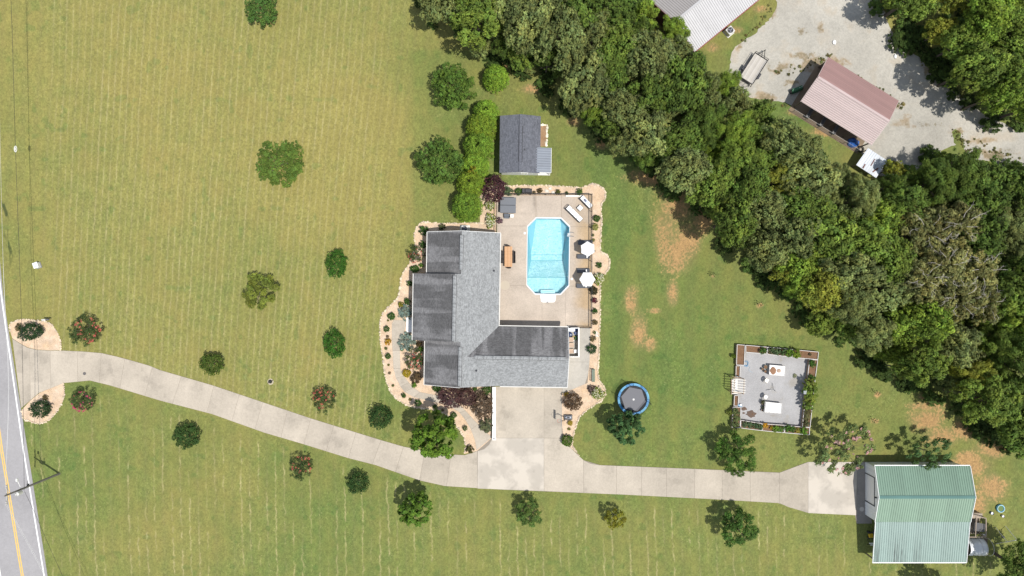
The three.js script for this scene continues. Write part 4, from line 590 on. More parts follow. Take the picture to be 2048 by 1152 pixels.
// ---------- swimming pool ----------
{
  const c = poolPts.reduce((a, p) => a.add(p), V(0, 0, 0)).multiplyScalar(1 / 8), pool = thing('swimming_pool', 'blue swimming pool with clipped corners set in the concrete deck', 'swimming pool', c.clone());
  const loc = poolPts.map((p) => p.clone().sub(c)), inset = (d) => loc.map((p) => p.clone().add(p.clone().normalize().multiplyScalar(-d)));
  const ring = (outer, inner, y0, y1) => { const s = new THREE.Shape(outer.map((p) => new THREE.Vector2(p.x, -p.z))); s.holes.push(new THREE.Path(inner.map((p) => new THREE.Vector2(p.x, -p.z)))); return new THREE.ExtrudeGeometry(s, { depth: y1 - y0, bevelEnabled: false }).rotateX(-Math.PI / 2).translate(0, y0, 0); };
  const inn = inset(0.14);
  for (let i = 0; i < 8; i++) { const j = (i + 1) % 8; part(pool, 'coping', slab([loc[i], loc[j], inn[j], inn[i]].map((p, k, a) => p.clone().lerp(a.reduce((q, w) => q.add(w), V(0, 0, 0)).multiplyScalar(0.25), 0.004)), -0.1, 0.075, 0.012), white); }
  const linTex = texture(1024, 1024, (u, v, o) => { const a = tn(u, v, 60, 1), b = tn(u + 0.13 * tn(u, v, 8, 4), v, 46, 7), k = 0.86 + 0.16 * (a - 0.5) + 0.13 * sstep(0.50, 0.75, b) * sstep(0.35, 0.6, tf(u, v, 7, 2, 3)) - 0.08 * sstep(0.42, 0.30, b); o[0] = 0.68 * k * k; o[1] = 0.765 * k; o[2] = 0.765 * k; });  // pale squiggles in the liner colour imitate sun ripples cast through the water
  const liner = new THREE.MeshStandardMaterial({ map: tiled(linTex, 5.5), roughness: 0.7 }), wallLiner = mat([0.22, 0.47, 0.56], 0.7);
  const D1 = -1.02, D2 = -2.25, top = inset(0.13), wp = (px, py) => P(px, py).sub(c);
  const quad = (a, b, d, e) => { const g = new THREE.BufferGeometry().setFromPoints([a, b, d, a, d, e]); const uv = []; for (const p of [a, b, d, a, d, e]) uv.push(p.x, p.z); g.setAttribute('uv', new THREE.Float32BufferAttribute(uv, 2)); g.computeVertexNormals(); return g; };
  const low = top.map((p) => p.clone().multiplyScalar(0.985));
  part(pool, 'basin_wall', low.map((p, i) => { const q = low[(i + 1) % 8], b = (r, y) => r.clone().setY(y); return quad(b(p, 0.02), b(q, 0.02), b(q, D1), b(p, D1)); }), wallLiner);
  // shallow shelf, then slopes to the hopper
  const f = low.map((p) => p.clone().setY(D1)), sh = [wp(1138.2, 555).setX(low[3].x).setY(D1), wp(1053, 555).setX(low[6].x).setY(D1)];
  const hop = [wp(1063, 508), wp(1128, 508), wp(1128, 519.5), wp(1063, 519.5)].map((p) => p.setY(D2));
  part(pool, 'basin_floor', [quad(sh[0], f[3], f[4], f[5]), quad(sh[0], f[5], f[6], sh[1]), quad(hop[0], hop[1], hop[2], hop[3]), quad(hop[3], hop[2], sh[0], sh[1]), quad(f[0], f[1], hop[1], hop[0])], liner);
  part(pool, 'basin_slope', [quad(f[1], f[2], hop[1], hop[1].clone()), quad(f[2], sh[0], hop[2], hop[1]), quad(sh[1], f[7], hop[0], hop[3]), quad(f[7], f[0], hop[0], hop[0].clone())], mat([0.27, 0.49, 0.56], 0.7, {}));
  const wave = texture(512, 512, gray((u, v) => 0.5 * tf(u + 0.05 * tn(u, v, 5, 2), v, 22, 3) + 0.5 * tf(v, u, 40, 2, 6)), { srgb: false });
  const water = pmat([0.87, 0.96, 0.98], 0.04, { transmission: 1, thickness: 0, ior: 1.33, bumpMap: tiled(wave, 4.5), bumpScale: 0.09 });
  part(pool, 'water', slab(low, -0.14, -0.1395), water).material.side = THREE.FrontSide;
  const seam = mat([0.22, 0.42, 0.48], 0.8), up = (p) => p.clone().add(V(0, 0.012, 0));
  part(pool, 'liner_seam', [beam(up(sh[0]), up(sh[1]), 0.07, 0.012), beam(up(hop[0]), up(hop[1]), 0.08, 0.012), beam(up(hop[3]), up(hop[2]), 0.08, 0.012), beam(up(hop[0]), up(hop[3]), 0.04, 0.01), beam(up(hop[1]), up(hop[2]), 0.04, 0.01)], seam);
  for (const [px, py] of [[1053.5, 500], [1139.5, 520]]) part(pool, 'return_fitting', box(0.05, 0.12, 0.12, ...wp(px, py).setY(-0.35).toArray()), white);
  // molded white step section at the shallow end
  const st = thing('pool_steps', 'molded white step unit at the shallow end of the pool', 'pool steps', P(1096, 597));
  const wedge = (w0, w1, d, y0, y1, z) => { const s = new THREE.Shape([new THREE.Vector2(-w0 / 2, 0), new THREE.Vector2(w0 / 2, 0), new THREE.Vector2(w1 / 2, -d + 0.2), new THREE.Vector2(w1 / 2 - 0.2, -d), new THREE.Vector2(-w1 / 2 + 0.2, -d), new THREE.Vector2(-w1 / 2, -d + 0.2)]); return new THREE.ExtrudeGeometry(s, { depth: y1 - y0, bevelEnabled: true, bevelSize: 0.02, bevelThickness: 0.02, bevelSegments: 2 }).rotateX(-Math.PI / 2).translate(0, y0, z); };
  part(st, 'platform', wedge(2.1, 1.9, 1.0, 0.05, 0.13, -0.5), white); part(st, 'tread', [box(1.7, 0.03, 0.28, 0, 0.165, -0.2), box(1.7, 0.03, 0.25, 0, 0.165, 0.15)], mat([0.86, 0.87, 0.88], 0.5));
  part(st, 'step', [box(1.9, 0.06, 0.35, 0, -0.25, -0.72), box(1.9, 0.06, 0.3, 0, -0.5, -1.0)], mat([0.75, 0.86, 0.9], 0.5));
  const po = thing('skimmer_pole', 'thin dark pole lying across the white pool steps', 'pole', P(1095, 599, 0, 0.2)); part(po, 'shaft', bar(V(0, 0, -0.6), V(-0.02, 0, 0.35), 0.022), darkGrey); part(po, 'head', [bar(V(-0.02, 0, 0.35), V(0.12, 0, 0.52), 0.022), bar(V(-0.02, 0, 0.35), V(-0.14, 0, 0.5), 0.022)], darkGrey);
  for (const [x, y, w] of [[1049.5, 466.5, 'left edge'], [1143.5, 558, 'right edge']]) { const s = thing('skimmer_cover', `small white skimmer cover in the deck at the pool's ${w}`, 'skimmer cover', P(x, y, 0, 0.055)); part(s, 'lid', rbox(0.27, 0.02, 0.27, 0, 0.012, 0, 0.01), white); part(s, 'finger_hole', cyl(0.03, 0.03, 0.004, 0, 0.023, 0, 10), darkGrey); }
  const la = thing('pool_ladder', 'chrome pool ladder at the right edge of the pool', 'ladder', P(1139.5, 470, 0, 0.05));
  for (const s of [-1, 1]) part(la, 'handrail', tube([V(0.55, 0, s * 0.25), V(0.5, 0.55, s * 0.25), V(0.2, 0.75, s * 0.25), V(-0.15, 0.5, s * 0.25), V(-0.2, -0.9, s * 0.25)], 0.028, 8), steel);
  for (const y of [-0.15, -0.45, -0.75]) part(la, 'tread', box(0.12, 0.03, 0.5, -0.2, y, 0), white);
}
// ---------- hot tub ----------
{
  const t = thing('hot_tub', 'hot tub under a folding grey cover on the pool deck', 'hot tub', P(1016, 411, 0.5, 0.055), -0.02), cov = mat([0.135, 0.145, 0.165], 0.6);
  part(t, 'cabinet', rbox(1.98, 0.78, 1.98, 0, 0.39, 0, 0.15), mat([0.035, 0.035, 0.04], 0.6));
  for (const s of [-1, 1]) part(t, 'cover_half', rbox(2.1, 0.13, 1.02, 0, 0.85, s * 0.525, 0.06), cov);
  part(t, 'cover_seam', box(2.0, 0.05, 0.06, 0, 0.85, 0), black); part(t, 'strap', [box(0.06, 0.25, 0.02, -0.6, 0.72, 1.05), box(0.06, 0.25, 0.02, 0.6, 0.72, 1.05)], black);
  const s = thing('hot_tub_step', 'dark grey plastic step at the foot of the hot tub', 'step', P(1013.5, 432, 0.2, 0.055), -0.02); part(s, 'tread', [rbox(0.74, 0.05, 0.36, 0, 0.42, -0.1, 0.02), rbox(0.74, 0.05, 0.28, 0, 0.2, 0.2, 0.02)], mat([0.09, 0.105, 0.13], 0.6)); for (const x of [-0.35, 0.35]) part(s, 'side_panel', box(0.04, 0.4, 0.5, x, 0.2, -0.02), black);
  const b = thing('white_cooler', 'small white cooler beside the hot tub step', 'cooler', P(1023.8, 432, 0.2, 0.055)); part(b, 'tub', rbox(0.42, 0.36, 0.4, 0, 0.18, 0, 0.04), white); part(b, 'lid', rbox(0.45, 0.06, 0.44, 0, 0.39, 0, 0.02), white);
}
// ---------- lounge seats in the upper right corner ----------
function sofa(label, px, py, ang, L, W, n, backSide, arms, extra) {
  const t = thing('outdoor_sofa', label, 'sofa', P(px, py, 0.4, 0.055), ang), cu = mat([0.80, 0.80, 0.80], 0.9), fr = mat([0.05, 0.048, 0.05], 0.7);
  part(t, 'frame', [box(L, 0.2, W, 0, 0.2, 0), box(L, 0.06, 0.06, 0, 0.62, backSide * W / 2), ...[0, 1, 2, 3, 4, 5, 6, 7, 8].map((k) => box(0.03, 0.4, 0.03, -L / 2 + k * L / 8, 0.42, backSide * W / 2)), ...arms.map((s) => box(0.07, 0.06, W, s * (L / 2 + 0.03), 0.58, 0)), ...arms.map((s) => box(0.06, 0.4, 0.06, s * (L / 2 + 0.03), 0.4, -backSide * W / 2))], fr);
  for (const x of [-1, 1]) for (const z of [-1, 1]) part(t, 'leg', box(0.06, 0.12, 0.06, x * (L / 2 - 0.1), 0.06, z * (W / 2 - 0.08)), fr);
  for (let k = 0; k < n; k++) { const w = (L - 0.08) / n; part(t, 'seat_cushion', rbox(w - 0.015, 0.16, W - 0.16, -L / 2 + 0.04 + (k + 0.5) * w, 0.38, -backSide * 0.06, 0.05), cu); part(t, 'back_cushion', rbox(w - 0.02, 0.36, 0.15, -L / 2 + 0.04 + (k + 0.5) * w, 0.55, backSide * (W / 2 - 0.11), 0.06), cu); }
  extra?.(t); return t;
}
sofa('long white cushioned sofa with dark frame nearest the pool corner', 1148.5, 427.5, -0.775, 2.65, 0.72, 4, 1, [-1]);
sofa('short white cushioned sofa with pale blue towel by the deck fence corner', 1172.5, 404, -0.80, 1.95, 0.68, 2, 1, [], (t) => { part(t, 'pillow', rbox(0.4, 0.14, 0.42, -0.25, 0.5, 0.05, 0.06), mat([0.16, 0.18, 0.26], 0.9)); part(t, 'towel', rbox(0.75, 0.03, 0.3, 0.2, 0.48, 0.05, 0.014), mat([0.55, 0.66, 0.85], 0.95)); });
{
  const t = thing('coffee_table', 'small square white table between the two white sofas', 'table', P(1160, 416, 0.3, 0.055), -0.785);
  part(t, 'tabletop', rbox(0.6, 0.05, 0.6, 0, 0.38, 0, 0.02), white); part(t, 'frame', [box(0.64, 0.05, 0.64, 0, 0.33, 0)], darkGrey); for (const x of [-1, 1]) for (const z of [-1, 1]) part(t, 'leg', box(0.05, 0.32, 0.05, x * 0.28, 0.16, z * 0.28), darkGrey);
  const w = thing('white_board', 'long white board lying along the top deck fence', 'board', P(1149, 391.3, 0, 0.055)); part(w, 'panel', rbox(2.3, 0.1, 0.18, 0, 0.05, 0.05, 0.03), white); part(w, 'end_cap', [box(0.05, 0.13, 0.22, -1.17, 0.065, 0.05), box(0.05, 0.13, 0.22, 1.17, 0.065, 0.05)], offWhite);
}
// ---------- dining table and chairs ----------
{
  const t = thing('dining_table', 'long wooden patio dining table beside the house', 'table', P(1016.8, 513.3, 0.75, 0.055)), wd = [[0.70, 0.41, 0.22], [0.64, 0.37, 0.20], [0.73, 0.44, 0.25]].map((c) => woodMat(c));
  for (let k = 0; k < 7; k++) part(t, 'plank', box(0.139, 0.04, 2.7, -0.435 + k * 0.145, 0.73, 0), wd[(k * 2) % 3]);
  part(t, 'apron', [box(0.9, 0.09, 0.03, 0, 0.66, 1.2), box(0.9, 0.09, 0.03, 0, 0.66, -1.2), box(0.03, 0.09, 2.4, 0.44, 0.66, 0), box(0.03, 0.09, 2.4, -0.44, 0.66, 0)], wd[1]); for (const x of [-1, 1]) for (const z of [-1, 1]) part(t, 'leg', box(0.08, 0.7, 0.08, x * 0.42, 0.35, z * 1.2), wd[1]);
  const ch = mat([0.028, 0.022, 0.02], 0.7); let proto;
  const chair = (px, py, turn, label) => {
    let o = proto;
    if (!proto) { o = proto = thing('patio_chair', label, 'chair', null, 0, 'patio chairs round the wooden table'); part(o, 'seat', rbox(0.5, 0.07, 0.5, 0, 0.44, 0, 0.03), ch); part(o, 'backrest', [rbox(0.05, 0.42, 0.5, 0.25, 0.7, 0, 0.02)], ch); for (const x of [-1, 1]) for (const z of [-1, 1]) part(o, 'leg', box(0.04, 0.42, 0.04, x * 0.21, 0.21, z * 0.21), ch); part(o, 'armrest', [box(0.45, 0.03, 0.04, 0, 0.64, 0.25), box(0.45, 0.03, 0.04, 0, 0.64, -0.25)], ch); }
    else { o = proto.clone(); o.name = numbered('patio_chair'); scene.add(o); o.userData = { ...proto.userData, label }; }
    o.position.copy(P(px, py, 0.45, 0.055)); o.rotation.y = turn;
  };
  chair(1026.8, 506.3, 0, 'dark patio chair at the right side of the wooden table, top of three'); chair(1026.8, 514.3, 0, 'dark patio chair at the right side of the wooden table, middle of three'); chair(1026.8, 522.3, 0, 'dark patio chair at the right side of the wooden table, bottom of three');
  chair(1004.8, 506, Math.PI, 'dark patio chair between house and wooden table, top of three'); chair(1004.8, 514, Math.PI, 'dark patio chair between house and wooden table, middle of three'); chair(1004.8, 522.5, Math.PI, 'dark patio chair between house and wooden table, bottom of three');
  chair(1015, 494.5, Math.PI / 2, 'dark patio chair at the top end of the wooden table'); chair(1018, 533, -Math.PI / 2, 'dark patio chair at the bottom end of the wooden table');
}
// ---------- parasols and sun loungers ----------
function parasol(px, py, r, h, turn, label) {
  const t = thing('parasol', label, 'parasol', P(px, py, h, 0.055), turn, undefined), R = r * (CH - h) / F, fab = pmat([0.90, 0.90, 0.89], 0.95, { transmission: 0.12, thickness: 0 });
  const tip = V(0, h + 0.35, 0), pt = (k) => V(R * Math.cos(k * Math.PI / 3), h - 0.05, R * Math.sin(k * Math.PI / 3));
  for (let k = 0; k < 6; k++) { const a = pt(k), b = pt(k + 1), c = a.clone().lerp(b, 0.5).multiplyScalar(0.975).setY(h - 0.02); const g = new THREE.BufferGeometry().setFromPoints([tip, b, c, tip, c, a, b, b.clone().setY(b.y - 0.12), c, c, b.clone().setY(b.y - 0.12), c.clone().setY(c.y - 0.12), c, c.clone().setY(c.y - 0.12), a, a, c.clone().setY(c.y - 0.12), a.clone().setY(a.y - 0.12)]); g.computeVertexNormals(); part(t, 'canopy_panel', g, fab); part(t, 'rib', bar(tip.clone().setY(h + 0.29), a.clone().setY(a.y - 0.03), 0.012, 5), steel); }
  part(t, 'finial', new THREE.SphereGeometry(0.05, 12, 8).translate(0, h + 0.39, 0), white); part(t, 'pole', bar(V(0, 0, 0), V(0, h + 0.35, 0), 0.025), white); part(t, 'base', cyl(0.28, 0.24, 0.1, 0, 0, 0, 24), darkGrey);
}
parasol(1175.5, 497.7, 15.2, 2.35, Math.PI / 6 + 0.06, 'white six-sided parasol, upper of two by the right deck fence');
parasol(1174.6, 558.7, 16, 2.35, 0, 'white six-sided parasol, lower of two by the right deck fence');
{
  let proto; const fab = mat([0.075, 0.082, 0.098], 0.8), fr = mat([0.03, 0.03, 0.035], 0.5);
  const lounge = (px, py, L, label, towel) => {
    const o = thing('sun_lounger', label, 'sun lounger', P(px, py, 0.35, 0.055), 0, undefined); void proto;
    part(o, 'seat', rbox(L * 0.64, 0.06, 0.56, -L * 0.18, 0.34, 0, 0.025), fab); const b = part(o, 'backrest', rbox(L * 0.36, 0.06, 0.56, L * 0.17, 0, 0, 0.025), fab); b.position.set(L * 0.14, 0.36, 0); b.rotation.z = 0.42;
    part(o, 'frame', [box(L * 0.9, 0.05, 0.04, -0.05, 0.29, 0.29), box(L * 0.9, 0.05, 0.04, -0.05, 0.29, -0.29)], fr); for (const x of [-1, 1]) for (const z of [-1, 1]) part(o, 'leg', box(0.04, 0.28, 0.04, x * L * 0.38, 0.14, z * 0.28), fr);
    if (towel !== undefined) { const p = part(o, 'headrest_pillow', rbox(0.16, 0.07, 0.36, 0, 0, 0, 0.03), white); p.position.set(towel, 0.36 + Math.max(0, (towel - L * 0.14) * 0.45) + 0.06, 0.02); }
  };
  lounge(1171, 485, 2.0, 'dark sun lounger above the upper white parasol'); lounge(1167.5, 513, 1.75, 'dark sun lounger with white pillow below the upper white parasol', 0.42);
  lounge(1167, 541.3, 1.75, 'dark sun lounger with white pillow above the lower white parasol', 0.36); lounge(1168, 571.7, 2.0, 'dark sun lounger with white pillow below the lower white parasol', 0.26);
}
// ---------- black metal fence round the deck ----------
function fence(label, line, h = 1.2) {
  const pts = pxs(line), f = thing('deck_fence', label, 'fence', pts[0].clone()), o = pts[0];
  const L = pts.map((p) => p.clone().sub(o)), pk = [];
  for (let i = 1; i < L.length; i++) {
    const a = L[i - 1], b = L[i], n = Math.max(1, Math.round(a.distanceTo(b) / 2.1)), d = b.clone().sub(a), up = (p, y) => p.clone().setY(y);
    for (let k = i === 1 ? 0 : 0; k < n; k++) part(f, 'post', box(0.06, h + 0.08, 0.06, 0, h / 2 + 0.04, 0).translate(...a.clone().addScaledVector(d, k / n).toArray()), black);
    for (const y of [0.12, h - 0.2, h]) for (let k = 0; k < n; k++) part(f, 'rail', beam(up(a.clone().addScaledVector(d, k / n), y), up(a.clone().addScaledVector(d, (k + 1) / n), y), 0.04, 0.035), black);
    const m = Math.floor(d.length() / 0.115); for (let k = 1; k < m; k++) { const p = a.clone().addScaledVector(d, k / m); pk.push(box(0.016, h - 0.1, 0.016, p.x, h / 2 + 0.02, p.z)); }
  }
  part(f, 'post', box(0.06, h + 0.08, 0.06, 0, h / 2 + 0.04, 0).translate(...L[L.length - 1].toArray()), black);
  const p = part(f, 'pickets', pk, black); p.userData.kind = 'stuff';
}
fence('black metal fence along the top and right edges of the pool deck', [[1000, 390], [1182.5, 390], [1182, 655.5], [1140, 654.5]]);
fence('short black metal fence between white hydrangeas and hot tub', [[993.5, 404], [993, 464]]);
// ---------- basketball hoop, trampoline, enclosure, bench, wall ----------
{
  const t = thing('basketball_hoop', 'portable basketball hoop with black base beside the garage court', 'basketball hoop', P(1136, 834));
  part(t, 'base', [rbox(1.15, 0.22, 0.72, 0, 0.14, 0, 0.09), rbox(0.8, 0.12, 0.5, 0.05, 0.28, 0, 0.05)], mat([0.03, 0.035, 0.05], 0.35)); for (const s of [-0.25, 0.28]) part(t, 'filler_cap', cyl(0.11, 0.1, 0.03, s, 0.34, 0, 16), mat([0.3, 0.36, 0.48], 0.3));
  part(t, 'pole', bar(V(-0.55, 0.2, 0), V(-0.62, 2.55, 0.02), 0.045, 12), black); part(t, 'brace', [bar(V(-0.62, 2.5, 0.02), V(-1.0, 2.45, 0.1), 0.03), bar(V(-0.6, 1.9, 0.02), V(-1.0, 2.15, 0.1), 0.03), bar(V(-0.56, 1.0, 0), V(0.35, 0.25, 0), 0.025)], black);
  part(t, 'backboard', box(0.04, 0.78, 1.18, -1.05, 2.4, 0.1), mat([0.22, 0.22, 0.23], 0.4)); part(t, 'rim', new THREE.TorusGeometry(0.23, 0.012, 8, 24).rotateX(Math.PI / 2).translate(-1.33, 2.15, 0.1), mat([0.5, 0.06, 0.03], 0.5));
}
{
  const h = 0.9, R = 31.5 * (CH - h) / F, t = thing('trampoline', 'round trampoline with blue rim pad and black safety net', 'trampoline', P(1267, 798.3, h)), N = 6;
  const pad = mat([0.03, 0.25, 0.55], 0.5), pad2 = mat([0.10, 0.38, 0.62], 0.5);
  for (let k = 0; k < 12; k++) { const s = new THREE.Shape(); const a0 = k * Math.PI / 6 + 0.012, a1 = (k + 1) * Math.PI / 6 - 0.012; s.absarc(0, 0, R, a0, a1, false); s.absarc(0, 0, R - 0.28, a1, a0, true); part(t, 'rim_pad', new THREE.ExtrudeGeometry(s, { depth: 0.03, bevelEnabled: true, bevelSize: 0.008, bevelThickness: 0.008, bevelSegments: 1, curveSegments: 6 }).rotateX(-Math.PI / 2).translate(0, h, 0), k % 2 ? pad : pad2); }
  part(t, 'frame', new THREE.TorusGeometry(R - 0.03, 0.03, 8, 48).rotateX(Math.PI / 2).translate(0, h - 0.05, 0), steel);
  const hex = (r, n = 6, o = 0.2) => Array.from({ length: n }, (_, k) => V(r * Math.cos(k * 2 * Math.PI / n + o), 0, r * Math.sin(k * 2 * Math.PI / n + o)));
  part(t, 'mat', slab(hex(R - 0.42, 6), h - 0.03, h - 0.02), mat([0.155, 0.157, 0.175], 0.8)); part(t, 'mat_emblem', new THREE.CylinderGeometry(0.14, 0.14, 0.004, 24).translate(0.02, h - 0.016, 0.05), mat([0.6, 0.6, 0.6], 0.7));
  part(t, 'springs', Array.from({ length: 60 }, (_, k) => { const a = k * Math.PI / 30; return bar(V((R - 0.5) * Math.cos(a), h - 0.03, (R - 0.5) * Math.sin(a)), V((R - 0.1) * Math.cos(a), h - 0.03, (R - 0.1) * Math.sin(a)), 0.018, 4); }), darkGrey).userData.kind = 'stuff';
  part(t, 'spring_cover', new THREE.RingGeometry(R - 0.85, R - 0.2, 48).rotateX(-Math.PI / 2).translate(0, h - 0.06, 0), mat([0.03, 0.03, 0.035], 0.8, { side: THREE.DoubleSide }));
  const net = pmat([0.02, 0.02, 0.025], 0.9, { transparent: true, opacity: 0.35, side: THREE.DoubleSide });
  for (let k = 0; k < N; k++) { const a = k * 2 * Math.PI / N + 0.2, b = (k + 1) * 2 * Math.PI / N + 0.2, c = [Math.cos(a), Math.sin(a)], d = [Math.cos(b), Math.sin(b)], r = R + 0.02, top = 2.55, mid = 2.38, mx = [(c[0] + d[0]) / 2 * 0.99, (c[1] + d[1]) / 2 * 0.99];
    part(t, 'net_pole', [bar(V(r * c[0], 0, r * c[1]), V(r * c[0], top, r * c[1]), 0.03), bar(V(r * c[0] * 0.8, 0.03, r * c[1] * 0.8), V(r * c[0], 0.03, r * c[1]), 0.025)], black);
    const g = new THREE.BufferGeometry().setFromPoints([V(R * .96 * c[0], h, R * .96 * c[1]), V(R * .96 * mx[0], h, R * .96 * mx[1]), V(r * c[0], top, r * c[1]), V(R * .96 * mx[0], h, R * .96 * mx[1]), V(r * mx[0], mid, r * mx[1]), V(r * c[0], top, r * c[1]), V(R * .96 * mx[0], h, R * .96 * mx[1]), V(R * .96 * d[0], h, R * .96 * d[1]), V(r * d[0], top, r * d[1]), V(R * .96 * mx[0], h, R * .96 * mx[1]), V(r * d[0], top, r * d[1]), V(r * mx[0], mid, r * mx[1])]); g.computeVertexNormals(); part(t, 'net_panel', g, net); }
}
{ // white pen full of pool gear against the house
  const x0 = gx(1139), x1 = gx(1157.5, 1.1), z0 = gz(656, 1.1), z1 = gz(713.5, 1.1), e = thing('equipment_pen', 'white slatted pen holding pool gear against the house', 'pen', V(x1, 0.05, (z0 + z1) / 2)), L = z1 - z0, W = x1 - x0;
  for (let k = 0; k < 9; k++) part(e, 'board', box(0.03, 0.11, L, -0.02, 0.08 + k * 0.125, 0), white);
  for (const s of [-1, 1]) for (let k = 0; k < 9; k++) part(e, 'board', box(W, 0.11, 0.03, -W / 2, 0.08 + k * 0.125, s * L / 2), white);
  part(e, 'top_rail', [box(0.14, 0.05, L + 0.1, 0, 1.16, 0), box(W, 0.05, 0.1, -W / 2, 1.16, -L / 2), box(W, 0.05, 0.1, -W / 2, 1.16, L / 2)], white); for (const z of [-L / 2, 0, L / 2]) part(e, 'post', box(0.12, 1.2, 0.12, 0.01, 0.6, z), white);
  const at = (px, py, h = 0.3) => P(px, py, h, 0.06);
  const it = (name, label, cat, px, py, h, f) => { const t = thing(name, label, cat, at(px, py, h)); f(t); return t; };
  it('pool_pump', 'round navy pool filter tank at the top of the white pen', 'filter tank', 1140.5, 669, 0.6, (t) => { part(t, 'tank', [cyl(0.3, 0.3, 0.55, 0, 0, 0, 24), new THREE.SphereGeometry(0.3, 24, 10, 0, 6.3, 0, 1.6).scale(1, 0.5, 1).translate(0, 0.55, 0)], mat([0.03, 0.05, 0.12], 0.4)); part(t, 'valve', cyl(0.1, 0.1, 0.15, 0.05, 0.65, 0.02, 12), mat([0.25, 0.3, 0.36], 0.4)); });
  it('plastic_bin', 'pale blue plastic bin lid in the top corner of the white pen', 'bin', 1143, 659.5, 0.5, (t) => { part(t, 'tub', rbox(0.85, 0.5, 0.38, 0, 0.25, 0, 0.05), mat([0.6, 0.68, 0.8], 0.5)); part(t, 'lid', rbox(0.9, 0.05, 0.42, 0, 0.52, 0, 0.02), mat([0.74, 0.80, 0.9], 0.5)); });
  it('blue_crate', 'dark blue crate in the upper right of the white pen', 'crate', 1153.5, 660, 0.4, (t) => { part(t, 'crate', [box(0.3, 0.04, 0.3, 0, 0.1, 0), box(0.3, 0.3, 0.03, 0, 0.25, 0.14), box(0.3, 0.3, 0.03, 0, 0.25, -0.14), box(0.03, 0.3, 0.25, 0.14, 0.25, 0), box(0.03, 0.3, 0.25, -0.14, 0.25, 0)], mat([0.03, 0.08, 0.26], 0.5)); });
  it('blue_float', 'folded blue and white pool float in the white pen', 'pool float', 1152.5, 666.5, 0.3, (t) => { for (let k = 0; k < 4; k++) part(t, 'tube', new THREE.CapsuleGeometry(0.055, 0.3, 4, 8).rotateX(Math.PI / 2).translate(-0.18 + k * 0.12, 0.25, 0), k % 2 ? white : mat([0.04, 0.10, 0.34], 0.5)); });
  it('green_bag', 'dark green bag at the middle of the white pen', 'bag', 1152, 676, 0.3, (t) => { part(t, 'bag', new THREE.SphereGeometry(0.25, 14, 10).scale(0.9, 0.7, 1.3).translate(0, 0.18, 0), mat([0.05, 0.12, 0.05], 0.8)); part(t, 'neck', cyl(0.08, 0.03, 0.1, 0.1, 0.3, 0.1, 8), mat([0.05, 0.12, 0.05], 0.8)); });
  it('yellow_hose', 'coiled yellow hose in the middle of the white pen', 'hose', 1147.5, 676, 0.3, (t) => { part(t, 'coil', [0, 1, 2].map((k) => new THREE.TorusGeometry(0.2 + 0.02 * k, 0.025, 6, 22).rotateX(Math.PI / 2 + 0.1 * k).translate(0, 0.12 + k * 0.05, 0)), mat([0.62, 0.50, 0.10], 0.6)); });
  it('white_bucket', 'white bucket in the middle of the white pen', 'bucket', 1148, 682, 0.4, (t) => { part(t, 'pail', new THREE.CylinderGeometry(0.15, 0.13, 0.35, 20, 1, true).translate(0, 0.18, 0), mat([0.8, 0.8, 0.8], 0.5, { side: THREE.DoubleSide })); part(t, 'bottom', cyl(0.13, 0.13, 0.03, 0, 0.02, 0, 20), white); });
  for (const [py, h, n] of [[679, 0.35, 'upper'], [690, 0.3, 'middle'], [702, 0.28, 'lower']]) it('cardboard_sheet', `flattened tan cardboard in the white pen, ${n} of three`, 'cardboard', 1142.8, py, h, (t) => { part(t, 'sheet', [box(0.62, 0.03, 0.6, 0, h, 0).rotateY(0.05 * (py - 690) / 11), box(0.5, 0.05, 0.5, 0, h - 0.05, 0)], mat([0.46, 0.34, 0.26], 0.9)); part(t, 'flap', box(0.6, 0.02, 0.22, 0.02, h + 0.04, -0.2).rotateX(0.06), mat([0.50, 0.38, 0.29], 0.9)); });
  it('white_box', 'small white box in the lower right corner of the white pen', 'box', 1151.8, 702.5, 0.5, (t) => { part(t, 'box', rbox(0.5, 0.45, 0.42, 0, 0.23, 0, 0.03), offWhite); part(t, 'lid', rbox(0.53, 0.05, 0.45, 0, 0.47, 0, 0.02), white); });
}
{
  const t = thing('garden_bench', 'narrow green metal bench on the bark bed right of the patio', 'bench', P(1186, 751, 0.5, 0.02)), g = mat([0.05, 0.11, 0.07], 0.5);
  for (let k = 0; k < 4; k++) part(t, 'slat', box(0.075, 0.03, 1.7, -0.05 + k * 0.09, 0.44, 0), g); part(t, 'backrest', [box(0.03, 0.06, 1.7, -0.13, 0.8, 0), box(0.03, 0.05, 1.7, -0.125, 0.62, 0), ...[-0.8, -0.4, 0, 0.4, 0.8].map((z) => box(0.03, 0.4, 0.03, -0.155, 0.66, z))], mat([0.12, 0.17, 0.15], 0.4)); for (const z of [-0.8, 0.8]) part(t, 'leg', [box(0.04, 0.44, 0.04, 0.2, 0.22, z), box(0.04, 0.85, 0.04, -0.15, 0.43, z), box(0.4, 0.04, 0.04, 0.02, 0.6, z)], g);
}
{
  const a = P(988, 774, 0.8), b = P(988, 875, 0.8), t = thing('low_wall', 'low white wall between the planting bed and garage court', 'wall', a.clone().lerp(b, 0.5)), L = b.z - a.z;
  part(t, 'wall_body', box(0.34, 0.74, L, 0, 0.37, 0), white); for (let k = 0; k < 6; k++) part(t, 'cap_stone', rbox(0.45, 0.07, L / 6 - 0.008, 0, 0.775, -L / 2 + (k + 0.5) * L / 6, 0.015), white);
  part(t, 'end_pier', rbox(0.5, 0.86, 0.5, 0, 0.43, L / 2 + 0.1, 0.02), white); part(t, 'pier_lamp', [cyl(0.06, 0.06, 0.05, 0, 0.86, L / 2 + 0.1, 10), cyl(0.09, 0.05, 0.06, 0, 0.9, L / 2 + 0.1, 10)], darkGrey);
}
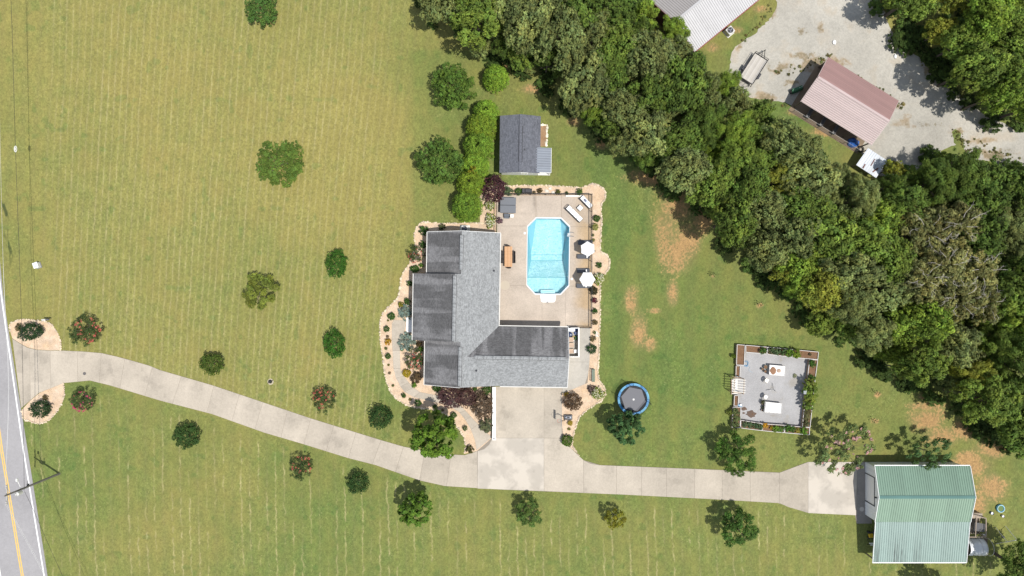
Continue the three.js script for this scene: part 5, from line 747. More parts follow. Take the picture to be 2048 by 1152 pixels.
{
  const t = thing('covered_grill', 'barbecue under a black cover behind the top deck fence', 'barbecue', P(1054, 381, 0.9)), c = mat([0.035, 0.036, 0.042], 0.6);
  part(t, 'cover', [rbox(1.36, 0.85, 0.58, 0, 0.43, 0, 0.1), rbox(0.8, 0.22, 0.5, 0.12, 0.9, 0, 0.1)], c); part(t, 'wheel', [new THREE.CylinderGeometry(0.1, 0.1, 0.06, 14).rotateX(Math.PI / 2).translate(-0.5, 0.1, 0.31), new THREE.CylinderGeometry(0.1, 0.1, 0.06, 14).rotateX(Math.PI / 2).translate(0.5, 0.1, 0.31)], black);
}
{ // pale rocks of a dry stream in the top bed, and in the right-hand bed
  const rock = (px, py, s, label) => { const t = thing('garden_rock', label, 'rock', P(px, py, 0, 0.02)); const m = part(t, 'stone', stoneGeo.clone().scale(s, s * 0.7, s * 0.8).rotateY(px), mat([0.66, 0.62, 0.55], 0.95)); void m; part(t, 'stone', stoneGeo.clone().scale(s * 0.6, s * 0.5, s * 0.5).rotateY(py).translate(s * 0.9, 0, s * 0.4), mat([0.58, 0.53, 0.46], 0.95)); };
  rock(1093, 382, 0.28, 'pale rock at the left of the dry stones in the top bed'); rock(1100, 377, 0.22, 'pale rock at the top of the dry stones in the top bed'); rock(1106, 385, 0.25, 'pale rock at the right of the dry stones in the top bed'); rock(1191, 665, 0.3, 'pale rock beside the lower right corner of the deck fence'); rock(1193, 671, 0.24, 'smaller pale rock just below the deck fence corner');
}
// ---------- raised vegetable garden ----------
const gardenBeds = [];
{
  const gh = 0.62, board = mat([0.56, 0.54, 0.52], 0.8), inner = woodMat([0.30, 0.20, 0.14]), soil = mat([0.27, 0.205, 0.165], 1, { map: tiled(mulchTex, 3), bumpMap: tiled(noiseBump, 1), bumpScale: 0.03 });
  struct('garden_gravel', slab(pxs([[1474, 690], [1636, 706], [1618, 867], [1466, 854]]), -0.05, 0.02), padGravel);
  const bedBox = (label, c, h = gh) => {          // c: four rim corners in the photo, clockwise from the upper left
    const q = pxs(c, h), o = q.reduce((a, p) => a.add(p), V(0, 0, 0)).multiplyScalar(0.25), b = thing('raised_bed', label, 'raised bed', o), l = q.map((p) => p.clone().sub(o));
    for (let i = 0; i < 4; i++) { const s = l[i], e = l[(i + 1) % 4]; for (let k = 0; k < 3; k++) part(b, 'plank', beam(s.clone().setY(h * (k + 0.5) / 3), e.clone().setY(h * (k + 0.5) / 3), 0.045, h / 3 - 0.008), k < 2 ? woodMat([0.36, 0.27, 0.20]) : inner); part(b, 'rim_board', beam(s.clone().setY(h + 0.015), e.clone().setY(h + 0.015), 0.075, 0.03), board); part(b, 'corner_post', box(0.09, h, 0.09, s.x * 0.97, h / 2 - 0.006, s.z * 0.97), inner); }
    part(b, 'soil', slab(shrink(l, 0.03), 0.02, h - 0.1), soil); gardenBeds.push({ o, h }); return b;
  };
  const Z = (list) => list.map(([x, y]) => [1400 + x / 4.8, 660 + y / 4.8]);
  bedBox('raised bed of bare soil at the upper left corner of the garden', Z([[357, 140], [432, 146], [424, 338], [350, 334]]));
  bedBox('raised bed with soil and a leafy plant left along the top', Z([[440, 146], [644, 164], [640, 230], [440, 212]]));
  bedBox('raised bed with a feathery green row along the garden top', Z([[650, 165], [890, 187], [886, 260], [648, 232]]));
  bedBox('raised bed of mostly bare soil at the upper right corner', Z([[895, 188], [1138, 212], [1130, 284], [890, 262]]));
  bedBox('raised bed with small green plant at right, upper of three', Z([[1052, 284], [1130, 288], [1106, 466], [1032, 462]]));
  bedBox('raised bed overgrown with tall green plants at the garden right', Z([[1030, 468], [1105, 470], [1077, 738], [1004, 734]]));
  bedBox('raised bed with withered plants at right, lowest of three', Z([[1002, 740], [1076, 744], [1056, 934], [982, 930]]));
  bedBox('raised bed of leafy vegetables at the bottom right corner', Z([[816, 916], [1052, 938], [1050, 1006], [812, 986]]));
  bedBox('raised bed with yellow flowers in the middle of the bottom row', Z([[602, 900], [808, 914], [806, 986], [600, 966]]));
  bedBox('raised bed filled with leafy greens left along the bottom', Z([[392, 866], [595, 898], [594, 966], [390, 940]]));
  bedBox('raised bed of sprawling vines at the lower left corner', Z([[318, 740], [392, 742], [384, 938], [308, 936]]));
  bedBox('narrow raised bed of bare soil above the garden arbor', Z([[348, 344], [386, 344], [382, 448], [344, 446]]), 0.45);
  bedBox('narrow raised bed of bare soil below the garden arbor', Z([[332, 628], [370, 630], [364, 730], [326, 728]]), 0.45);
  // arbor gate with pale rafters
  const A = thing('garden_arbor', 'wooden arbor gate with pale slats at the left garden entrance', 'arbor', P(1477, 773)), pale = mat([0.72, 0.68, 0.60], 0.8), wood = woodMat([0.50, 0.36, 0.25]);
  const hA = 2.0, c = [[1469, 756], [1488, 758], [1487, 788], [1467, 786]].map(([x, y]) => P(x, y, hA).sub(A.position));
  for (const p of c) part(A, 'post', box(0.09, hA, 0.09, p.x, hA / 2, p.z), wood); part(A, 'side_beam', [beam(c[0].clone().setY(hA + 0.04), c[3].clone().setY(hA + 0.04), 0.06, 0.12), beam(c[1].clone().setY(hA + 0.04), c[2].clone().setY(hA + 0.04), 0.06, 0.12)], wood);
  for (let k = 0; k < 6; k++) { const a = c[0].clone().lerp(c[3], (k + 0.4) / 6).setY(hA + 0.15), b = c[1].clone().lerp(c[2], (k + 0.4) / 6).setY(hA + 0.15), d = b.clone().sub(a).normalize().multiplyScalar(0.2); part(A, 'slat', beam(a.sub(d), b.add(d), 0.07, 0.08), pale); }
  for (const s of [0, 1]) part(A, 'lattice_side', [0.5, 0.9, 1.3, 1.7].map((y) => beam(c[s ? 3 : 0].clone().setY(y), c[s ? 2 : 1].clone().setY(y), 0.03, 0.04)), wood);
  const fl = thing('entrance_step', 'pale concrete step at the garden arbor entrance', 'step', P(1469, 773)); part(fl, 'tread', rbox(0.75, 0.12, 2.0, 0, 0.06, 0, 0.03), offWhite); part(fl, 'kerb', box(0.08, 0.2, 2.1, -0.46, 0.1, 0), wood);
  // two work tables
  const table = (label, c0, h, topMat, fill) => { const q = pxs(c0, h), o = q.reduce((a, p) => a.add(p), V(0, 0, 0)).multiplyScalar(0.25), t = thing('planting_table', label, 'table', o), l = q.map((p) => p.clone().sub(o)); part(t, 'tabletop', slab(l, h - 0.2, h), topMat); for (let i = 0; i < 4; i++) { part(t, 'edge_board', beam(l[i].clone().setY(h - 0.05), l[(i + 1) % 4].clone().setY(h - 0.05), 0.05, 0.26), board); part(t, 'leg', box(0.08, h - 0.2, 0.08, l[i].x * 0.93, (h - 0.2) / 2, l[i].z * 0.93), inner); } fill?.(t, h); };
  table('white planting table with a heap of brown soil', Z([[668, 335], [818, 348], [812, 442], [664, 430]]), 0.7, white, (t, h) => { const heap = (x, z, rx, rz, c) => { const g = new THREE.SphereGeometry(1, 20, 8, 0, 6.2832, 0, 1.5).scale(rx, 0.12, rz).translate(x, h - 0.01, z), p = g.attributes.position; for (let i = 0; i < p.count; i++) { const k = 1 + 0.5 * (fbm(p.getX(i) * 3 + 5, p.getZ(i) * 3, 3) - 0.5); p.setX(i, x + (p.getX(i) - x) * k); p.setZ(i, z + (p.getZ(i) - z) * k); } g.computeVertexNormals(); part(t, 'soil_heap', g, c); }; heap(-0.55, -0.02, 0.42, 0.5, mat([0.27, 0.15, 0.09], 1)); heap(0.25, 0.02, 0.3, 0.3, mat([0.42, 0.31, 0.24], 1)); });
  table('white planting table spread with crumpled white sheeting', Z([[624, 688], [786, 706], [780, 800], [618, 790]]), 0.7, white, (t, h) => { const g = new THREE.PlaneGeometry(2.1, 1.25, 60, 36).rotateX(-Math.PI / 2), p = g.attributes.position; for (let i = 0; i < p.count; i++) p.setY(i, h + 0.03 + 0.22 * (fbm(p.getX(i) * 2.2 + 7, p.getZ(i) * 2.2 + 3, 4) - 0.35)); g.computeVertexNormals(); part(t, 'sheeting', g.rotateY(-0.1), mat([0.82, 0.82, 0.82], 0.6, { side: THREE.DoubleSide })); });
  const chair = (px, py, turn, label) => { const t = thing('garden_chair', label, 'chair', P(px, py, 0.45, 0.02), turn), c = mat([0.80, 0.77, 0.70], 0.6); part(t, 'seat', rbox(0.5, 0.06, 0.5, 0, 0.4, 0, 0.03), c); part(t, 'backrest', (() => { const g = new THREE.CylinderGeometry(0.42, 0.34, 0.42, 20, 1, true, Math.PI * 0.15, Math.PI * 0.9).translate(-0.05, 0.6, 0); return g; })(), mat([0.78, 0.74, 0.66], 0.6, { side: THREE.DoubleSide })); for (const x of [-1, 1]) for (const z of [-1, 1]) part(t, 'leg', bar(V(x * 0.2, 0.4, z * 0.2), V(x * 0.24, 0, z * 0.24), 0.025), c); };
  chair(1533.5, 761, 2.6, 'cream garden chair on the gravel, upper of two'); chair(1531.5, 794, 2.6, 'cream garden chair on the gravel, lower of two');
  const tri = thing('plant_tripod', 'thin metal tripod frame lying on the garden gravel', 'tripod', P(1543.5, 776, 0.2, 0.02)); const a = V(0.1, 0.05, -0.65), b = V(-0.75, 0.05, 0.3), d = V(0.55, 0.05, 0.45); part(tri, 'pole', [bar(a, V(0.2, 0.3, 0.15), 0.02), bar(b, V(0.2, 0.3, 0.15), 0.02), bar(d, V(0.2, 0.3, 0.15), 0.025)], darkGrey); part(tri, 'brace', [bar(V(-0.3, 0.15, -0.1), V(0.3, 0.16, 0.25), 0.015), bar(V(-0.4, 0.12, 0.25), V(0.3, 0.16, 0.25), 0.015)], steel);
  const pot = (px, py, r, col, label, h = 0.4) => { const t = thing('plant_pot', label, 'pot', P(px, py, h, 0.02)); part(t, 'pot', new THREE.LatheGeometry([[0.01, 0.02], [r * 0.7, 0.02], [r, h], [r * 1.08, h], [r * 1.08, h - 0.05]].map(([x, y]) => new THREE.Vector2(x, y)), 22), mat(col, 0.7, { side: THREE.DoubleSide })); part(t, 'potting_soil', new THREE.CylinderGeometry(r * 0.9, r * 0.9, 0.02, 20).translate(0, h - 0.06, 0), soil); return t; };
  pot(1531.5, 734, 0.26, [0.28, 0.34, 0.28], 'grey-green plant pot left of the soil-heaped table'); pot(1525.5, 738.5, 0.16, [0.10, 0.11, 0.09], 'small dark plant pot left of the green pot'); pot(1531, 743, 0.18, [0.16, 0.17, 0.13], 'small olive plant pot below the grey-green pot');
  pot(1526.5, 805.5, 0.28, [0.36, 0.35, 0.28], 'stone-coloured plant pot left of the sheeted table'); pot(1525, 820.5, 0.15, [0.75, 0.75, 0.74], 'small white pot at the lower left of the sheeted table', 0.3);
  const bl = thing('blue_tub', 'small blue and white tub at the lower left bed', 'tub', P(1480.5, 811, 0.3, 0.02)); part(bl, 'tub', rbox(0.5, 0.25, 0.3, 0, 0.13, 0, 0.05), mat([0.04, 0.30, 0.60], 0.5)); part(bl, 'lid', rbox(0.3, 0.08, 0.24, 0.06, 0.28, -0.05, 0.03), white);
  const hose = thing('blue_hose', 'loosely coiled blue hose by the upper left raised bed', 'hose', P(1491.5, 727, 0, 0.02)); part(hose, 'coil', [0, 1, 2].map((k) => tube(Array.from({ length: 14 }, (_, i) => { const t = i / 13 * 6.6, r = 0.22 + 0.05 * k + 0.04 * Math.sin(i * 1.7 + k); return V(r * Math.cos(t + k), 0.03 + 0.03 * k, r * 1.2 * Math.sin(t + k)); }), 0.018, 5)), mat([0.10, 0.32, 0.55], 0.6)); part(hose, 'tail', tube([V(0.2, 0.02, 0.2), V(0.5, 0.02, 0.5), V(0.4, 0.02, 0.9), V(0.9, 0.02, 1.2)], 0.018, 5), mat([0.3, 0.42, 0.52], 0.6));
  const bf = thing('bird_feeder', 'dark post with small bird feeder beside the tall plants', 'bird feeder', P(1600, 781)); part(bf, 'post', bar(V(0, 0, 0), V(0, 1.5, 0), 0.03), darkGrey); part(bf, 'house', box(0.34, 0.26, 0.3, 0, 1.55, 0), mat([0.12, 0.20, 0.19], 0.7)); part(bf, 'roof', [beam(V(-0.2, 1.7, 0), V(0, 1.82, 0), 0.44, 0.03), beam(V(0.2, 1.7, 0), V(0, 1.82, 0), 0.44, 0.03)], mat([0.4, 0.42, 0.42], 0.6));
  for (const [px, py, r, l] of [[1502, 828, 0.55, 'wide'], [1488, 817.5, 0.32, 'middle-sized'], [1487.5, 826, 0.18, 'smallest']]) { const t = thing('soil_pile', `${l} flat pile of dark soil at the lower left of the gravel`, 'soil pile', P(px, py, 0, 0.02)); const g = new THREE.SphereGeometry(r, 24, 8, 0, 6.2832, 0, 1.5), p = g.attributes.position; for (let i = 0; i < p.count; i++) { const k = 0.7 + 0.6 * vn(p.getX(i) * 6 + px, p.getZ(i) * 6); p.setXYZ(i, p.getX(i) * k * 1.2, p.getY(i) * 0.16, p.getZ(i) * k * 0.8); } g.computeVertexNormals(); part(t, 'soil', g, mat([0.13, 0.09, 0.07], 1)); part(t, 'clod', stoneGeo.clone().scale(r * 0.2, r * 0.15, r * 0.2).translate(r * 0.3, r * 0.14, 0), soil); }
}
// ---------- behind the green barn: pen, hoop tunnel, paddling pool ----------
{
  const c = P(1957, 1050), t = thing('animal_pen', 'wooden framed pen with wire against the green barn', 'pen', c), w = woodMat([0.42, 0.34, 0.27]), h = 1.5;
  const q = [[1938, 1028], [1972, 1036.5], [1972, 1074], [1935, 1074]].map(([x, y]) => P(x, y, h).sub(c));
  for (let i = 0; i < 4; i++) { part(t, 'top_beam', beam(q[i].clone().setY(h), q[(i + 1) % 4].clone().setY(h), 0.1, 0.1), w); part(t, 'post', box(0.1, h, 0.1, q[i].x, h / 2, q[i].z), w); part(t, 'bottom_beam', beam(q[i].clone().setY(0.1), q[(i + 1) % 4].clone().setY(0.1), 0.06, 0.14), w); }
  part(t, 'cross_beam', [beam(q[0].clone().lerp(q[1], 0.42).setY(h + 0.02), q[3].clone().lerp(q[2], 0.42).setY(h + 0.02), 0.09, 0.09), beam(q[0].clone().lerp(q[3], 0.65).setY(h * 0.6), q[1].clone().lerp(q[2], 0.65).setY(h * 0.6), 0.05, 0.05)], w);
  part(t, 'wire_mesh', [0, 1, 2].flatMap((i) => Array.from({ length: 14 }, (_, k) => bar(q[i].clone().lerp(q[i + 1], (k + 0.5) / 14).setY(0.1), q[i].clone().lerp(q[i + 1], (k + 0.5) / 14).setY(h), 0.006, 3))), steel).userData.kind = 'stuff';
  part(t, 'bare_floor', slab(shrink(q.map((p) => p.clone().multiplyScalar(1.0)), 0.05), 0.0, 0.03), mat([0.25, 0.21, 0.17], 1, { map: tiled(gravelTex, 4) }));
  const hc = thing('hutch', 'low wooden hutch roof at the top of the animal pen', 'hutch', P(1951, 1031, 0.8), -0.03); part(hc, 'roof_board', [0, 1, 2].map((k) => box(1.7, 0.03, 0.21, 0, 0.9 - k * 0.02, -0.22 + k * 0.22)), woodMat([0.46, 0.38, 0.30])); part(hc, 'side', [box(0.04, 0.85, 0.6, -0.8, 0.43, 0), box(0.04, 0.85, 0.6, 0.8, 0.43, 0), box(1.6, 0.7, 0.04, 0, 0.45, -0.28)], w);
  const sh = thing('shelter', 'dark shade panel hung inside the animal pen', 'shade panel', P(1959, 1048, 1.3), 0); part(sh, 'panel', beam(V(-0.7, 1.3, 0.3), V(0.8, 1.2, 0.6), 1.1, 0.03), mat([0.10, 0.10, 0.105], 0.8)); for (const x of [-0.6, 0.7]) part(sh, 'post', bar(V(x, 0, 0.4), V(x, 1.25, 0.4), 0.03), w);
  for (const [px, py, s, l] of [[1971, 1053, 0.16, 'upper'], [1969, 1071, 0.2, 'lower']]) { const b = thing('white_bucket', `white bucket inside the right side of the pen, ${l} one`, 'bucket', P(px, py, 0.3)); part(b, 'pail', new THREE.CylinderGeometry(s, s * 0.85, 0.32, 18, 1, true).translate(0, 0.16, 0), mat([0.8, 0.8, 0.79], 0.5, { side: THREE.DoubleSide })); part(b, 'bottom', cyl(s * 0.84, s * 0.84, 0.03, 0, 0.01, 0, 18), white); }
  // hoop tunnel
  const o = P(1936, 1093), T = thing('hoop_tunnel', 'plastic covered hoop tunnel with open end below the pen', 'polytunnel', o), R = 1.12, film = pmat([0.86, 0.88, 0.90], 0.4, { transmission: 0.16, thickness: 0, side: THREE.DoubleSide });
  const arc = (x, r, n = 12) => Array.from({ length: n + 1 }, (_, k) => V(x, r * Math.sin(k / n * Math.PI) * 1.15, -r * Math.cos(k / n * Math.PI)));
  { const pos = [], X = 30, N = 24; const pt = (i, k) => { const x = -0.4 + i / X * 2.25, a = k / N * Math.PI, r = R * (1 - 0.03 * (0.5 + 0.5 * Math.cos(i / X * 18.8)) + 0.07 * (fbm(i * 0.22, k * 0.3, 3) - 0.5)); return [x, r * 1.15 * Math.sin(a), -r * Math.cos(a)]; }; for (let i = 0; i < X; i++) for (let k = 0; k < N; k++) for (const [a, b] of [[i, k], [i, k + 1], [i + 1, k], [i + 1, k], [i, k + 1], [i + 1, k + 1]]) pos.push(...pt(a, b)); const g = new THREE.BufferGeometry(); g.setAttribute('position', new THREE.Float32BufferAttribute(pos, 3)); g.computeVertexNormals(); part(T, 'plastic_film', g, film); }
  for (const x of [0.1, 1.2, 1.86, 2.62]) part(T, 'hoop', tube(arc(x, R + 0.02), 0.028, 6, 3), offWhite); part(T, 'base_rail', [beam(V(-0.4, 0.05, R), V(2.62, 0.05, R), 0.05, 0.1), beam(V(-0.4, 0.05, -R), V(2.62, 0.05, -R), 0.05, 0.1)], w); part(T, 'soil_strip', box(3.0, 0.05, R * 1.9, 1.1, 0.0, 0), mat([0.13, 0.10, 0.08], 1));
  // paddling pool and pails on the grass
  const kp = thing('paddling_pool', 'small round blue paddling pool with green water on the grass', 'paddling pool', P(1999, 1016)); part(kp, 'wall', new THREE.TorusGeometry(0.46, 0.09, 12, 36).rotateX(Math.PI / 2).scale(1, 1.9, 1).translate(0, 0.17, 0), mat([0.12, 0.42, 0.60], 0.5)); part(kp, 'rim', new THREE.TorusGeometry(0.47, 0.035, 8, 36).rotateX(Math.PI / 2).translate(0, 0.33, 0), mat([0.5, 0.72, 0.82], 0.5)); part(kp, 'water', new THREE.CylinderGeometry(0.42, 0.42, 0.02, 32).translate(0, 0.22, 0), mat([0.13, 0.19, 0.06], 0.15));
  const pail = (px, py, c, r, label) => { const b = thing('pail', label, 'pail', P(px, py, 0.2)); part(b, 'pail', new THREE.CylinderGeometry(r, r * 0.85, 0.3, 20, 1, true).translate(0, 0.15, 0), mat(c, 0.5, { side: THREE.DoubleSide })); part(b, 'content', cyl(r * 0.9, r * 0.9, 0.03, 0, 0.18, 0, 20), mat([0.6, 0.62, 0.66], 0.4)); };
  pail(1984, 1026.5, [0.03, 0.07, 0.22], 0.2, 'dark blue pail left of the paddling pool'); pail(2006, 1032.5, [0.55, 0.48, 0.42], 0.18, 'pale pail below the paddling pool');
  const sw = thing('swing_frame', 'thin pale swing frame beneath the tree at lower right', 'swing frame', P(2018, 1078)); const h2 = 2.2, p1 = P(2014, 1083, h2).sub(sw.position).setY(h2), p2 = P(2034, 1080, h2).sub(sw.position).setY(h2); part(sw, 'ridge_pole', bar(p1, p2, 0.035), offWhite); for (const p of [p1, p2]) for (const s of [-1, 1]) part(sw, 'leg', bar(p, p.clone().add(V(0.0, -h2, s * 1.1)), 0.035), offWhite); part(sw, 'seat', [box(0.45, 0.03, 0.18, (p1.x + p2.x) / 2, 0.5, p1.z), bar(V((p1.x + p2.x) / 2 - 0.2, 0.5, p1.z), V((p1.x + p2.x) / 2 - 0.2, h2, p1.z), 0.01, 4), bar(V((p1.x + p2.x) / 2 + 0.2, 0.5, p1.z), V((p1.x + p2.x) / 2 + 0.2, h2, p1.z), 0.01, 4)], darkGrey);
}
// ---------- utility pole, wires, roadside things ----------
{
  const b = P(119, 947), H = 10.3, t = thing('utility_pole', 'tall wooden utility pole with crossarm and transformer beside the road', 'utility pole', b), w = woodMat([0.24, 0.22, 0.20]);
  part(t, 'pole', bar(V(0, -0.2, 0), V(0, H, 0), 0.14, 14, 0.09), w);
  part(t, 'crossarm', [beam(V(-0.1, H - 0.55, -1.2), V(-0.1, H - 0.55, 1.2), 0.09, 0.12), bar(V(-0.1, H - 0.6, -0.7), V(-0.08, H - 1.2, 0), 0.02), bar(V(-0.1, H - 0.6, 0.7), V(-0.08, H - 1.2, 0), 0.02)], mat([0.42, 0.40, 0.37], 0.8));
  const ins = mat([0.55, 0.52, 0.50], 0.3); for (const z of [-1.1, -0.8, 0.8, 1.1]) part(t, 'insulator', [cyl(0.03, 0.03, 0.1, -0.1, H - 0.49, z, 10), cyl(0.07, 0.05, 0.06, -0.1, H - 0.4, z, 12), cyl(0.06, 0.03, 0.06, -0.1, H - 0.34, z, 12)], ins);
  const tr = part(t, 'transformer', [cyl(0.24, 0.24, 0.75, 0.35, H - 2.4, 0.25, 22), new THREE.SphereGeometry(0.24, 22, 8, 0, 6.2832, 0, 1.57).scale(1, 0.35, 1).translate(0.35, H - 1.65, 0.25)], mat([0.58, 0.58, 0.56], 0.5)); part(tr, 'bushing', [cyl(0.04, 0.03, 0.25, 0.3, H - 1.6, 0.15, 10), cyl(0.04, 0.03, 0.25, 0.42, H - 1.6, 0.36, 10)], ins);
  part(t, 'standoff_arm', [bar(V(0, H - 2.9, 0), V(-0.35, H - 2.7, -1.15), 0.035), box(0.2, 0.2, 0.35, -0.36, H - 2.65, -1.2)], mat([0.7, 0.7, 0.68], 0.5)); part(t, 'cable_clamp', [box(0.14, 0.3, 0.3, 0.02, 6.2, -0.18), bar(V(0, 6.3, -0.1), V(0, 6.3, -0.75), 0.03)], darkGrey);
  part(t, 'ground_wire', bar(V(0.15, 0, 0.1), V(0.12, H - 2, 0.1), 0.012, 5), steel);
  const wire = (label, pts, r, m, fittings) => { const o = pts[0].clone(), g = thing('overhead_wire', label, 'wire', o); part(g, 'strand', tube(pts.map((p) => p.clone().sub(o)), r, 5, 14), m); fittings?.(g, o); };
  const pt = (px, py, h) => V(gx(px, h), h, gz(py, h)), cab = mat([0.03, 0.03, 0.03], 0.8), alu = mat([0.62, 0.62, 0.62], 0.4);
  // telephone cable with sag
  wire('thick black telephone cable running up the lawn edge from the pole', [pt(8, -260, 6.2), pt(22, 0, 5.35), pt(31, 298, 5.0), pt(39, 520, 5.05), pt(45, 720, 5.4), pt(48.5, 981, 6.3)], 0.022, cab, (g, o) => { const p = pt(31, 298, 5.0).sub(o); part(g, 'cable_loop', new THREE.TorusGeometry(0.28, 0.04, 8, 22).rotateX(Math.PI / 2).scale(0.6, 1, 1.3).translate(p.x, p.y, p.z), white); part(g, 'splice_case', rbox(0.16, 0.16, 0.45, p.x, p.y + 0.05, p.z, 0.06), offWhite); const q = pt(71.5, 530, 5.0); void q; });
  wire('thin black telephone cable running down the lawn edge from the pole', [pt(49, 983, 6.3), pt(64, 1014, 5.9), pt(80, 1050, 5.6), pt(103, 1103, 5.3), pt(125, 1152, 5.2), pt(220, 1400, 6)], 0.018, cab);
  const top = (z) => b.clone().add(V(-0.1, H - 0.3, z));
  for (const [z, n] of [[-1.1, 'outermost'], [-0.8, 'inner']]) wire(`pale power line running up the road, ${n} on the left crossarm`, [top(z), top(z).add(V(-0.35 - z * 0.2, -0.75, -12)), top(z).add(V(-0.6, -0.5, -26)), top(z).add(V(-0.9, 0.2, -60))], 0.012, alu);
  for (const [z, n] of [[0.8, 'inner'], [1.1, 'outermost']]) wire(`pale power line running down from the pole, ${n} on the right crossarm`, [top(z), top(z).add(V(3.1, -0.6, 6.5)), top(z).add(V(6.2, -0.7, 13)), top(z).add(V(19, 0, 40))], 0.012, alu);
}
{
  const u = thing('utility_cabinet', 'white striped box standing on the grass by the cable shadow', 'utility box', P(71.5, 530.5, 0.6), 0.35);
  part(u, 'cabinet', rbox(0.62, 0.62, 0.72, 0, 0.34, 0, 0.1), white); part(u, 'lid', rbox(0.68, 0.1, 0.78, 0, 0.68, 0, 0.05), white); for (const z of [-0.16, 0.16]) part(u, 'vent_strip', box(0.5, 0.012, 0.09, 0, 0.732, z), mat([0.30, 0.32, 0.42], 0.6)); part(u, 'base', box(0.7, 0.06, 0.8, 0, 0.02, 0), mat([0.2, 0.2, 0.24], 0.8));
  const m = thing('mailbox', 'small grey mailbox beside the upper planted island at the road', 'mailbox', P(90, 639.5, 0.9), 0.05);
  part(m, 'post', box(0.1, 0.9, 0.1, 0, 0.45, 0), woodMat([0.4, 0.36, 0.3])); part(m, 'box', [box(0.5, 0.16, 0.22, -0.1, 0.98, 0), new THREE.CylinderGeometry(0.11, 0.11, 0.5, 16, 1, false, 0, Math.PI).rotateZ(Math.PI / 2).rotateX(-Math.PI / 2).translate(-0.1, 1.06, 0)], mat([0.62, 0.60, 0.58], 0.5)); part(m, 'paper_tube', rbox(0.36, 0.14, 0.2, 0.36, 0.95, 0, 0.04), mat([0.10, 0.10, 0.12], 0.5));
  const st = thing('tree_stump', 'charred tree stump in a pale ring on the front lawn', 'stump', P(540.5, 763)); part(st, 'stump', cyl(0.26, 0.2, 0.25, 0, 0, 0, 12), mat([0.03, 0.03, 0.03], 1)); part(st, 'charred_root', [bar(V(0.1, 0.15, 0), V(0.4, 0.02, -0.2), 0.05, 6), bar(V(-0.1, 0.15, 0), V(-0.3, 0.02, 0.25), 0.05, 6)], mat([0.05, 0.045, 0.04], 1)); part(st, 'ash_ring', new THREE.RingGeometry(0.24, 0.42, 24).rotateX(-Math.PI / 2).translate(0.04, 0.012, 0.03), mat([0.42, 0.37, 0.27], 1));
  const bag = thing('white_sack', 'white sack lying on the gravel road near the brush', 'sack', P(1668, 85)); part(bag, 'sack', new THREE.SphereGeometry(0.3, 18, 12).scale(0.8, 0.4, 1.1).translate(0, 0.1, 0), white); part(bag, 'tied_neck', cyl(0.1, 0.03, 0.18, 0.05, 0.12, 0.3, 8), white);
  const bag2 = thing('white_sack', 'small white sack at the gravel edge right of the pink shed', 'sack', P(1790, 113)); part(bag2, 'sack', new THREE.SphereGeometry(0.26, 18, 12).scale(0.7, 0.45, 1.2).translate(0, 0.1, 0), white); part(bag2, 'tied_neck', cyl(0.08, 0.03, 0.16, 0.05, 0.1, 0.28, 8), white);
  const br = thing('brush_pile', 'pile of dead grey branches beside the gravel road', 'brush pile', P(1893, 141)), r = rngOf(91), dead = mat([0.34, 0.28, 0.23], 1), logM = woodMat([0.40, 0.33, 0.26]);
  for (let k = 0; k < 4; k++) { const a = r() * 3, L = 0.8 + r() * 0.7; part(br, 'log', bar(V(-L * Math.cos(a), 0.15 + 0.1 * k, -L * Math.sin(a)), V(L * Math.cos(a), 0.2 + 0.1 * k, L * Math.sin(a)), 0.1, 8, 0.07), logM); }
  part(br, 'twigs', Array.from({ length: 90 }, () => { const a = r() * 6.3, x = (r() - .5) * 3, z = (r() - .5) * 3.6, L = 0.3 + r() * 0.7; return bar(V(x, 0.05 + r() * 0.3, z), V(x + L * Math.cos(a), 0.05 + r() * 0.5, z + L * Math.sin(a)), 0.015 + 0.02 * r(), 4); }), dead).userData.kind = 'stuff';
}
// ---------- foliage ----------
class Leaves {
  constructor() { this.p = []; this.n = []; this.c = []; this.i = []; }
  add(p, n, L, W, a, col, s) {
    const ux = Math.abs(n.y) < 0.9 ? V(0, 1, 0) : V(1, 0, 0), t0 = V().crossVectors(n, ux).normalize(), b0 = V().crossVectors(n, t0);
    const t = t0.clone().multiplyScalar(Math.cos(a)).addScaledVector(b0, Math.sin(a)), b = V().crossVectors(n, t), k = this.p.length / 3, f = W * 0.28;
    for (const q of [p.clone().addScaledVector(t, -L / 2), p.clone().addScaledVector(b, W / 2).addScaledVector(n, -f), p.clone().addScaledVector(t, L / 2).addScaledVector(n, -f * 0.6), p.clone().addScaledVector(b, -W / 2).addScaledVector(n, -f)]) { this.p.push(q.x, q.y, q.z); this.n.push(s.x, s.y, s.z); this.c.push(...col); }
    this.i.push(k, k + 2, k + 1, k, k + 3, k + 2);
  }
  geo() { const g = new THREE.BufferGeometry(); g.setAttribute('position', new THREE.Float32BufferAttribute(this.p, 3)); g.setAttribute('normal', new THREE.Float32BufferAttribute(this.n, 3)); g.setAttribute('color', new THREE.Float32BufferAttribute(this.c, 3)); g.setIndex(this.i); return g; }
}
const rdir = (r) => { const z = 2 * r() - 1, a = r() * 6.2832, s = Math.sqrt(1 - z * z); return V(s * Math.cos(a), z, s * Math.sin(a)); };
